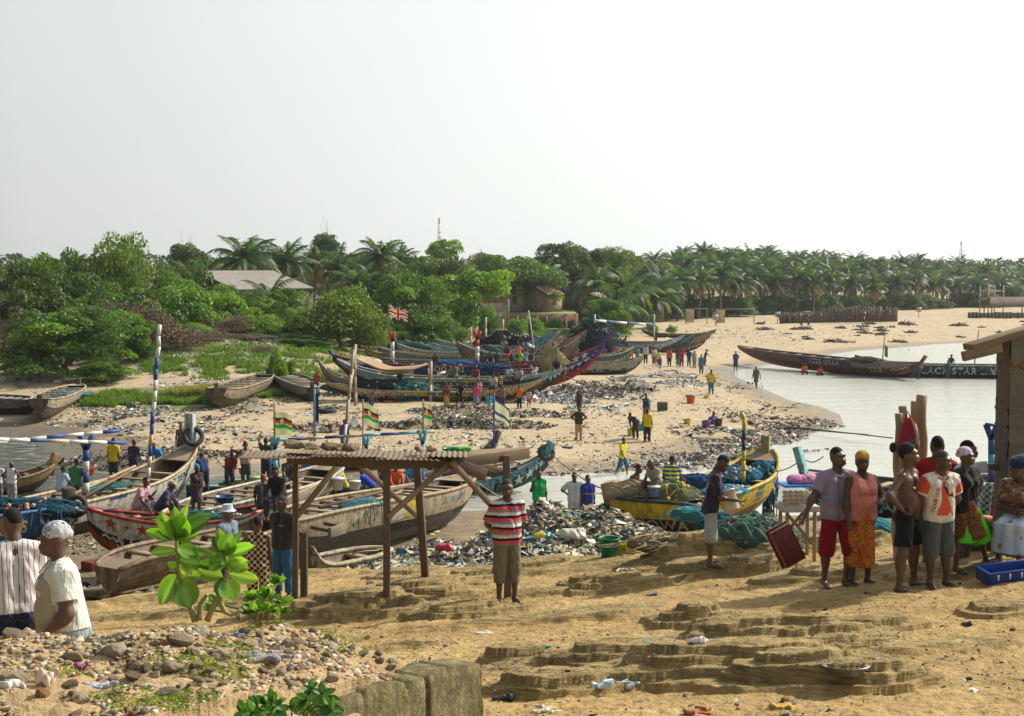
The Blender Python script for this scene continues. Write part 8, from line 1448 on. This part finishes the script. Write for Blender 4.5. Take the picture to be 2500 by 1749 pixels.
for px,a,b,d,lb in[(1150,842,800,128,'thin grey pole before the tan upturned hull, left'),(1186,830,775,128,'thin white pole beneath the flat topped tree'),(1228,830,780,130,'second thin white pole under the flat topped tree'),(1452,838,768,139,'pole at the left end of the distant banded boom'),(1597,828,768,150,'pole at the right end of the distant banded boom')]:pole('thin_pole',lb,[(px,a,d),(px,b,d)],.09,[(.5,.48,.42)]*2)
pole('boom','distant white and blue boom above the black lettered canoe',[(1453,783,139),(1597,794,150)],.13,[(.45,.5,.5),(.03,.08,.2)]*3,'boom')
MT=m_vcol(.85,.15,6,.25)
def flag(pxa,pya,d,pole_bot,pole_top,w,h,draw,label,rot=0.0,droop=.25,pr=.035,pcol=(.3,.22,.14),name='flag',pbx=None,seed=1):
 top=PD(pxa,pole_top,d);bot=PD(pbx or pxa,pole_bot,d);o=empty(name,bot,0,label,'flag');m=MB();m.tube([(0,0,0),tuple(top-bot)],pr,7,0,pcol);m.build('pole',m_vcol(.7),o,True)
 hz=PD(pxa,pya,d)-bot;nu,nv=30,24;V=[];C=[];k=0;M=MB()
 for j in range(nv+1):
  for i in range(nu+1):
   u,v=i/nu,j/nv;V.append((hz.x+u*w*math.cos(rot),.10*w*math.sin(u*7+seed+v)*u,hz.z-v*h*(1-.12*u)-droop*w*u**1.2+.03*w*math.sin(u*9+seed)))
 V=np.array(V);VV=[];FF=[];CC=[]
 for j in range(nv):
  for i in range(nu):q=[j*(nu+1)+i,j*(nu+1)+i+1,(j+1)*(nu+1)+i+1,(j+1)*(nu+1)+i];n0=len(VV);VV+=[V[x] for x in q];FF.append((n0,n0+3,n0+2,n0+1));CC+=[draw((i+.5)/nu,(j+.5)/nv)]*4
 me=fastmesh('cloth',np.array(VV),FF,None,np.array(CC));link('cloth',me,o,[MT]);return o
def union(u,v):
 x,y=(u-.5)*2,(v-.5)*2;R_,W2,B=(.42,.02,.03),(.62,.60,.6),(.02,.03,.16)
 if abs(x)<.12 or abs(y)<.2:return R_
 if abs(x)<.2 or abs(y)<.33:return W2
 dd=abs(abs(x)-abs(y));return R_ if dd<.09 else(W2 if dd<.26 else B)
def ken(u,v):
 W2,K,R_,Gn=(.55,.53,.46),(.03,.03,.03),(.50,.04,.03),(.02,.28,.08);r=math.hypot((u-.42)*1.3,v-.5)
 if r<.2 and v<.56:return[R_,W2,Gn,W2,R_][min(4,int((u-.27)/.3*5)) if u>.27 else 0]
 if v<.27:return W2
 if v<.38:return K
 if v<.50:return R_
 if v<.56:return W2
 return Gn if v<.70 else W2
def isr(u,v):
 B=(.03,.07,.35)
 if .62<v<.80 or v<.12:return B
 return(.60,.58,.52)
flag(949,745,100.6,812,742,1.35,.95,union,'red white and blue union flag flying above the beach row',droop=.3,pr=.03);flag(670,1003,54.2,1085,985,.70,.95,ken,'left flag with black red and green bands and an umbrella emblem',pr=.04,seed=3);flag(886,982,55.2,1175,975,.62,.90,ken,'middle black red and green banded flag on a thin pole',pr=.03,seed=5,droop=.5);flag(1033,980,55.7,1060,975,.34,.95,ken,'small right black red and green flag, half furled',pr=.03,seed=7,droop=.5)
flag(1206,972,57.5,1110,962,.62,.82,isr,'white flag with blue bands on a blue and white pole',pr=.04,pcol=(.05,.10,.3),droop=.75,seed=2)
dkf=lambda u,v:(.02,.02,.06)
flag(768,958,56,1095,950,.16,1.25,dkf,'furled dark blue pennant hanging on a pale blue pole',pr=.05,pcol=(.12,.3,.42),droop=.6);flag(1290,786,115,868,758,.28,1.0,dkf,'furled dark blue flag on a white pole in the beach row',pr=.06,pcol=(.45,.45,.42),droop=.8,pbx=1306)
flag(2160,842,118,900,822,.28,1.0,lambda u,v:(.02,.12,.06),'furled green flag on a leaning pole in the red canoe',pr=.05,droop=.8,pbx=2152);flag(2390,850,116,897,806,.30,.4,lambda u,v:(.5,.08,.1),'small red flag on a thin pole near the pillar',pr=.05,pbx=2378,droop=.3);flag(2416,705,270,725,700,1.2,.7,lambda u,v:(.5,.12,.1),'tiny red and white flag above the lookout platform',pr=.05,droop=.2)
def awning():
 a,b=PD(870,878,88.5),PD(1038,893,88.5);o=empty('tan_awning',a,0,'sagging tan cloth awning stretched over the left part of the beach row','awning');n=26;V=[]
 for j in range(9):
  for i in range(n+1):u=i/n;v=j/8;p=a.lerp(b,u)-a;V.append((p.x,p.y+v*2.4,p.z-1.0*math.sin(math.pi*u)*(.45+.35*math.sin(math.pi*v))+.25*abs(u-.75)*v+.04*math.sin(13*u+5*v)))
 F=[(j*(n+1)+i,j*(n+1)+i+1,(j+1)*(n+1)+i+1,(j+1)*(n+1)+i) for j in range(8) for i in range(n)];q=link('cloth',fastmesh('aw',np.array(V),F,smooth=True),o,[m_cloth((.33,.23,.13))]);s=q.modifiers.new('s','SOLIDIFY');s.thickness=.03
 V,F=surface([('e',np.array([0,0,.1]),None,(1.1,.5,.35)),('e',np.array([.7,0,.0]),None,(.7,.5,.3))],.2,.06,wr=.02);o=link('white_tarp',fastmesh('t',V,F,smooth=True),None,[m_cloth((.52,.50,.47))]);o.location=PD(885,886,100);tag(o,'pale tarpaulin heaped in the left end of the striped canoe','tarpaulin')
 V,F=surface([('e',np.array([0,0,0.]),None,(1.0,.3,.28))],.1,.05,wr=.015);o=link('white_cloth',fastmesh('t',V,F,smooth=True),None,[m_cloth((.55,.57,.58))]);o.location=PD(1418,849,137);tag(o,'white cloth laid over the black lettered canoe','cloth')
awning()
def net(loc,rx,ry,h,yaw,col,label,floats=(),seed=1,hang=0,cloth=.9,spikes=60,fl_col=(.55,.42,.28)):
 r=np.random.RandomState(seed);o=empty('fishing_net',loc,yaw,label,'net');pr=[]
 for i in range(9):x,y=r.uniform(-.7,.7)*rx,r.uniform(-.6,.6)*ry;e=max(.25,1-(x/rx)**2-(y/ry)**2);pr.append(('e',np.array([x,y,h*e*.15]),None,(rx*r.uniform(.25,.45),ry*r.uniform(.35,.6),h*e*r.uniform(.6,1.0))))
 vx=max(.014,min(rx,2.5)/42);V,F=surface(pr,h*.35,vx);V=V+np.stack([np.zeros(len(V)),np.zeros(len(V)),.07*h*np.sin(V[:,0]*14/rx*.6+5*V[:,1]/ry+3*np.sin(V[:,0]*5/rx))+.05*h*np.sin(V[:,0]*31/rx+V[:,1]*22/ry)],1)
 t=NT('net_mesh');v=t.coord('Object',(1,1,1));n1=t.noise(v,2.2/rx,5,.65);n2=t.noise(t.coord('Object',(3,3,14)),3/rx,4,.7);c=t.mix(n1,dk(col,.35),dk(col,1.7));c=t.mix(t.ramp(n2,[(.45,0),(.7,.7)]),c,dk(col,.25));t.bump(n2,.9,.06*rx);t.out(c,.85,Specular_IOR_Level=.2)
 link('mesh_pile',fastmesh('net',V,F,smooth=True),o,[t.m]);m=MB()
 for i in range(spikes):
  a=r.uniform(0,6.28);q=np.sqrt(r.rand())*.95;x,y=rx*q*math.cos(a),ry*q*math.sin(a);P_=[]
  for k in range(7):x+=r.normal(0,.12)*rx;y+=r.normal(0,.08)*ry;e=max(0,1-(x/rx)**2-(y/ry)**2);P_.append((x,y,h*e**.6*.95+.01))
  m.tube(P_,max(.006,rx*.009),4,0,np.array(col)*r.uniform(.6,2.2))
 for i in range(hang):x=r.uniform(-.8,.8)*rx;L=h*r.uniform(.5,1.6)+.3;m.tube([(x,-ry*.6,h*.5),(x+r.normal(0,.05),-ry*.95,h*.2),(x+r.normal(0,.08),-ry*1.05,h*.1-L)],.03 if rx>1.2 else .015,4,0,np.array(col)*r.uniform(.4,1.6))
 m.build('cords',m_vcol(.8),o)
 if floats:
  n,fr=floats;f=MB();last=None;pts=[]
  for i in range(n):a=r.uniform(0,6.28);q=r.uniform(.3,1.0);x,y=rx*q*math.cos(a),-abs(ry*q*math.sin(a));e=max(0,1-(x/rx)**2-(y/ry)**2);z=h*e**.6-(r.rand()*hang*.04 if hang else 0);pts.append((x,y-.02,z));f.lathe([(.0001,-fr),(fr*.8,-fr*.6),(fr,0),(fr*.8,fr*.6),(.0001,fr)],7,(x,y-.02,z))
  pts.sort();f.tube(pts,fr*.25,4);f.build('float_line',m_plain(fl_col,.6,.4,3),o,True)
 return o
N_BL,N_TE,N_GR,N_BG=(.008,.075,.13),(.02,.12,.13),(.10,.15,.10),(.28,.23,.14)
net(PD(60,1252,38.6),1.7,.7,.42,.25,(.008,.055,.085),'dark blue net heaped with pink floats on the blue canoe at the left edge',(26,.07),1,8,fl_col=(.45,.22,.17));net(PD(505,1262,39.6),1.1,.5,.18,.0,N_TE,'teal net in the middle of the white starred canoe',(8,.05),2);net(PD(165,966,88),1.4,.6,.35,.6,(.06,.17,.17),'teal net inside the old white canoe beneath the round bush',(),3)
net(PD(1795,1168,47.8),1.15,.8,.42,.9,(.01,.10,.20),'blue net piled in the far half of the yellow and blue canoe',(16,.06),4);net(PD(1770,1198,45),1.0,.7,.16,.9,(.01,.17,.30),'bright blue net in the near half of the yellow and blue canoe',(10,.05),5);net(PD(1858,1150,48.6),.5,.4,.35,.4,(.01,.11,.18),'blue net with floats at the bow of the yellow and blue canoe',(14,.07),6,20)
net(PD(1700,1180,42.5),.8,.5,.3,0,(.01,.06,.14),'dark blue net between the stripes man and the boy with the bucket',(),7);net(PD(1560,1206,39.2),.95,.5,.38,0,(.36,.29,.17),'coiled pale rope heap at the end of the yellow canoe',(),8,0,.9,120);net(PD(1640,1214,38.8),.9,.5,.42,0,(.17,.19,.10),'olive green net on the yellow canoe',(8,.06),9,fl_col=(.6,.42,.03))
g=G(1850,1325);net(g+Vector((0,.45,-.05)),.82,.6,.40,-.35,(.06,.13,.10),'big teal and green net spread over the rock right of the boy with the bucket',(10,.03),10,0,.9,150,fl_col=(.35,.12,.10));net(g+Vector((-.45,.8,.0)),.4,.4,.34,.2,(.01,.09,.13),'dark blue fold of net behind the boy with the bucket',(),11)
g=G(1610,1342);net(g+Vector((.3,.3,-.02)),.95,.45,.22,0,(.22,.19,.11),'beige net lying low on the rock left of the boy with the bucket',(8,.025),12,fl_col=(.35,.12,.10));g=G(2150,1310);net(g+Vector((0,.8,0)),.45,.4,.16,0,(.02,.18,.22),'small turquoise net on the ground behind the woman in the orange wrap',(6,.03),13);net(PD(1700,1262,33),.8,.4,.25,0,(.05,.22,.25),'teal net scraps in the low boat behind the boy with the bucket',(),14)
net(PD(948,955,89.2),3.1,.9,.75,0,(.010,.035,.045),'dark net with white floats hanging over the side of the front canoe',(70,.10),15,40,fl_col=(.5,.52,.5));net(PD(1012,958,88.6),1.6,.8,.75,0,(.03,.13,.12),'green net hauled over the front canoe beside the dark one',(26,.09),16,30,fl_col=(.5,.52,.5));net(PD(1188,897,98.6),2.0,.5,.3,0,(.008,.035,.12),'blue net draped over the striped canoe between the lettering',(22,.08),17,46,fl_col=(.4,.45,.5));net(PD(1100,891,101.3),2.0,.6,.32,0,(.008,.08,.24),'bright blue net heaped in the striped canoe',(),18)
net(PD(1352,886,98),.95,.6,.95,0,(.30,.27,.13),'big coil of yellowish rope on the side of the striped canoe',(),19,20,.9,160);net(PD(1445,838,137.4),3.0,1.4,1.7,0,(.012,.022,.028),'mountain of black net on the black lettered canoe',(20,.1),20,0,fl_col=(.2,.22,.2));net(PD(1250,838,124),3.2,1.0,.9,0,(.012,.02,.028),'long black net heap with pale floats behind the beach row',(30,.1),21,fl_col=(.3,.32,.3));net(PD(1212,843,122),1.0,.8,1.0,0,(.012,.015,.02),'black net mound behind the seated shirtless man',(),22)
net(PD(1192,862,113),1.8,.7,.7,0,(.06,.10,.08),'grey green net in the middle of the olive canoe',(),23);net(PD(990,850,117),2.2,.7,.55,0,(.03,.09,.09),'teal net in the left end of the grey white canoe',(),24);net(PD(1455,800,142),1.7,.9,1.0,0,(.02,.10,.12),'blue green net behind the orange shirted pair',(),25);net(PD(2110,880,117),1.6,.6,.3,0,(.05,.05,.04),'dark net heap in the red canoe',(),26)
net(PD(822,948,92),1.2,.6,.35,0,(.05,.09,.13),'blue grey net under the left prows of the beach row',(),27)
def hanging():
 a=PD(1880,1135,49.5);o=empty('hanging_net',a,0,'blue net hanging in strands from the bow of the yellow and blue canoe','net');r=np.random.RandomState(4);m=MB()
 for i in range(46):
  x=r.normal(0,.12);L=r.uniform(1.0,2.1);y=r.normal(0,.1);m.tube([(x*.5,y,.1),(x,y,-L*.3),(x*1.1+r.normal(0,.04),y,-L*.7),(x*.8+r.normal(0,.06),y,-L)],.022,4,0,np.array((.01,.09,.16))*r.uniform(.4,2.0))
 m.build('strands',m_vcol(.85),o);f=MB()
 for i in range(14):f.lathe([(.0001,-.05),(.045,0),(.0001,.05)],6,(r.normal(0,.14),-.15,-r.uniform(0,1.9)))
 f.tube([(0,-.1,.1),(.05,-.15,-1),(0,-.15,-1.9)],.01,4);f.build('float_line',m_plain((.4,.25,.2)),o)
hanging()
def rope(pts,label,r=.02,col=(.10,.08,.06),sag=.0):
 P3=[PD(*p) for p in pts];o0=P3[0];q=[]
 for k in range(len(P3)-1):
  for t in np.linspace(0,1,14,endpoint=(k==len(P3)-2)):v=P3[k].lerp(P3[k+1],t)-o0;q.append((v.x,v.y,v.z-sag*math.sin(math.pi*t)))
 o=MB().tube(q,r,5).build('mooring_rope',m_plain(col,.9));o.location=o0;tag(o,label,'rope')
rope([(1345,1108,57.3),(1410,1160,50),(1478,1196,39.8)],'rope running from the blue prow to the end post of the yellow canoe',.022,sag=.05);rope([(1160,1175,48),(1225,1218,38),(1290,1290,30)],'pale rope slanting down behind the striped polo man',.02,(.38,.30,.18));rope([(1382,920,88),(1560,990,96),(1740,1030,84),(2120,1062,73)],'long dark rope lying across the sand into the water',.035,sag=.0);rope([(1560,1010,90),(1800,1040,82),(1960,1045,78),(2180,1070,72)],'second dark rope running down the sand into the water',.035)
rope([(1720,885,133),(1840,890,130)],'rope stretched from the crowd to the red canoe',.03,(.3,.25,.18),.1);rope([(212,955,92),(290,975,84),(330,985,80)],'thin rope from the old white canoe to the sand',.02,(.4,.36,.28));rope([(1880,1150,49),(1960,1120,46),(2010,1115,45)],'rope from the yellow canoe to the pale blue prow post',.02,(.12,.11,.1),.15)
def timber(pa,pb,w,h,label,col=(.26,.18,.10)):
 a,b=G(*pa)+Vector((0,0,h*.4)),G(*pb)+Vector((0,0,h*.4));o=beam_part('broken_timber',a,b,w,h,m_wood(col,.45,0),None,.03);tag(o,label,'timber')
timber((215,1462),(470,1408),.45,.22,'long pale broken hull timber lying on the sand behind the milkweed');timber((240,1430),(560,1388),.3,.16,'second broken timber behind the long pale one',(.30,.21,.12));timber((210,1395),(330,1372),.5,.3,'red brown stump of hull beneath the starred canoe',(.22,.06,.03));timber((1375,1000),(1420,1005),.1,.1,'short driftwood stick on the sand')
bx=MB();bx.box((0,0,.3),(.6,.5,.5));o=bx.build('wooden_box',m_wood((.12,.11,.06)),bevel=.02);o.location=G(1617,1004);tag(o,'small dark box on the sand at the start of the rope','box')
def bracket(px,py,d,w,label,yaw=.5):
 o=empty('motor_bracket',PD(px,py,d),yaw,label,'bracket');MB().box((0,0,0),(w,.12,.28)).build('board',m_wood((.22,.18,.13)),o,bevel=.015)
 for s in(-1,1):beam_part('arm',(s*w*.42,.08,.05),(s*w*.42,.65,.1),.09,.1,WDK,o)
bracket(823,1296,38.0,.75,'wooden motor bracket sticking out from the side of the big grey canoe',1.1);bracket(618,978,84.8,.8,'motor bracket on the side of the old brown canoe',.9)
beam_part('stern_board',PD(858,1232,41.6),PD(858,1290,40.6),.1,.35,m_paint((.42,.35,.24),.5),None).name='stern_board';tag(bpy.data.objects['stern_board'],'upright worn board at the notch of the big grey canoe','board')
LYING=[((110,1240,44),(330,1138,52),.06,'long bamboo pole lying in the white canoe'),((200,1218,45.5),(320,1150,49),.05,'pale pole tied along the near rail of the white canoe'),((560,1232,46),(740,1168,50),.05,'pole lying over the thwarts of the cream bowed canoe'),((640,1245,44),(800,1172,50),.04,'second pole lying in the cream bowed canoe'),((780,1240,40.5),(1060,1172,47),.06,'long pole lying in the big grey canoe'),((840,1248,40),(980,1200,44),.05,'short pole lying in the big grey canoe'),((860,1352,30.6),(925,1344,31),.02,'thin pole across the small painted canoe'),((300,1268,38.4),(520,1262,39.8),.04,'pole lying in the white starred canoe'),((545,1178,55),(760,1172,55.5),.07,'brown plank pole in the left half of the lettered canoe'),((930,1178,55.5),(1130,1166,56),.07,'pole in the middle of the lettered canoe'),((1080,1160,56.5),(1260,1128,57),.06,'pole near the bow of the lettered canoe')]
for i,(a,b,r_,lb) in enumerate(LYING):
 A_,B_=PD(*a),PD(*b);o=MB().tube([(0,0,0),tuple((B_-A_)*.5+Vector((0,0,.02))),tuple(B_-A_)],[r_,r_*.9,r_*.75],8).build('lying_pole',m_wood([(.36,.27,.16),(.20,.13,.08),(.30,.24,.17)][i%3],.35),None,True);o.location=A_;tag(o,lb,'pole')
net(PD(880,1236,41),.9,.35,.22,.9,(.02,.13,.15),'teal net hanging over the notch of the big grey canoe',(10,.05),31,8);net(PD(620,1186,54.5),1.0,.4,.22,0,(.10,.08,.06),'brown net by the feet of the person in the beige vest',(),32);net(PD(760,1180,54),.9,.4,.2,0,(.02,.12,.12),'teal net in the lettered canoe behind the cream bow',(),33);net(PD(1180,1150,56.3),.9,.4,.2,.1,(.12,.08,.05),'brown net near the bow of the lettered canoe',(),34);net(PD(260,1190,48),1.0,.4,.12,1.1,(.02,.11,.11),'small teal net on the thwarts of the white canoe',(),35);net(PD(1135,1118,60.5),1.2,.4,.3,0,(.02,.05,.15),'blue cloth and net in the curved bowed canoe',(),36)
# ================================================================ HAZE
def haze():
 m=MB();m.box((0,1450,16),(3600,3200,36));t=bpy.data.materials.new('haze');t.use_nodes=True;nt=t.node_tree;nt.nodes.clear()
 o=nt.nodes.new('ShaderNodeOutputMaterial');v=nt.nodes.new('ShaderNodeVolumePrincipled');v.inputs['Color'].default_value=(.90,.95,1.0,1)
 v.inputs['Density'].default_value=.00018;v.inputs['Anisotropy'].default_value=.45;nt.links.new(v.outputs[0],o.inputs['Volume'])
 ob=m.build('haze',t);tag(ob,'thin sea haze','haze',None,'stuff')
haze()
SC.cycles.volume_max_steps=64
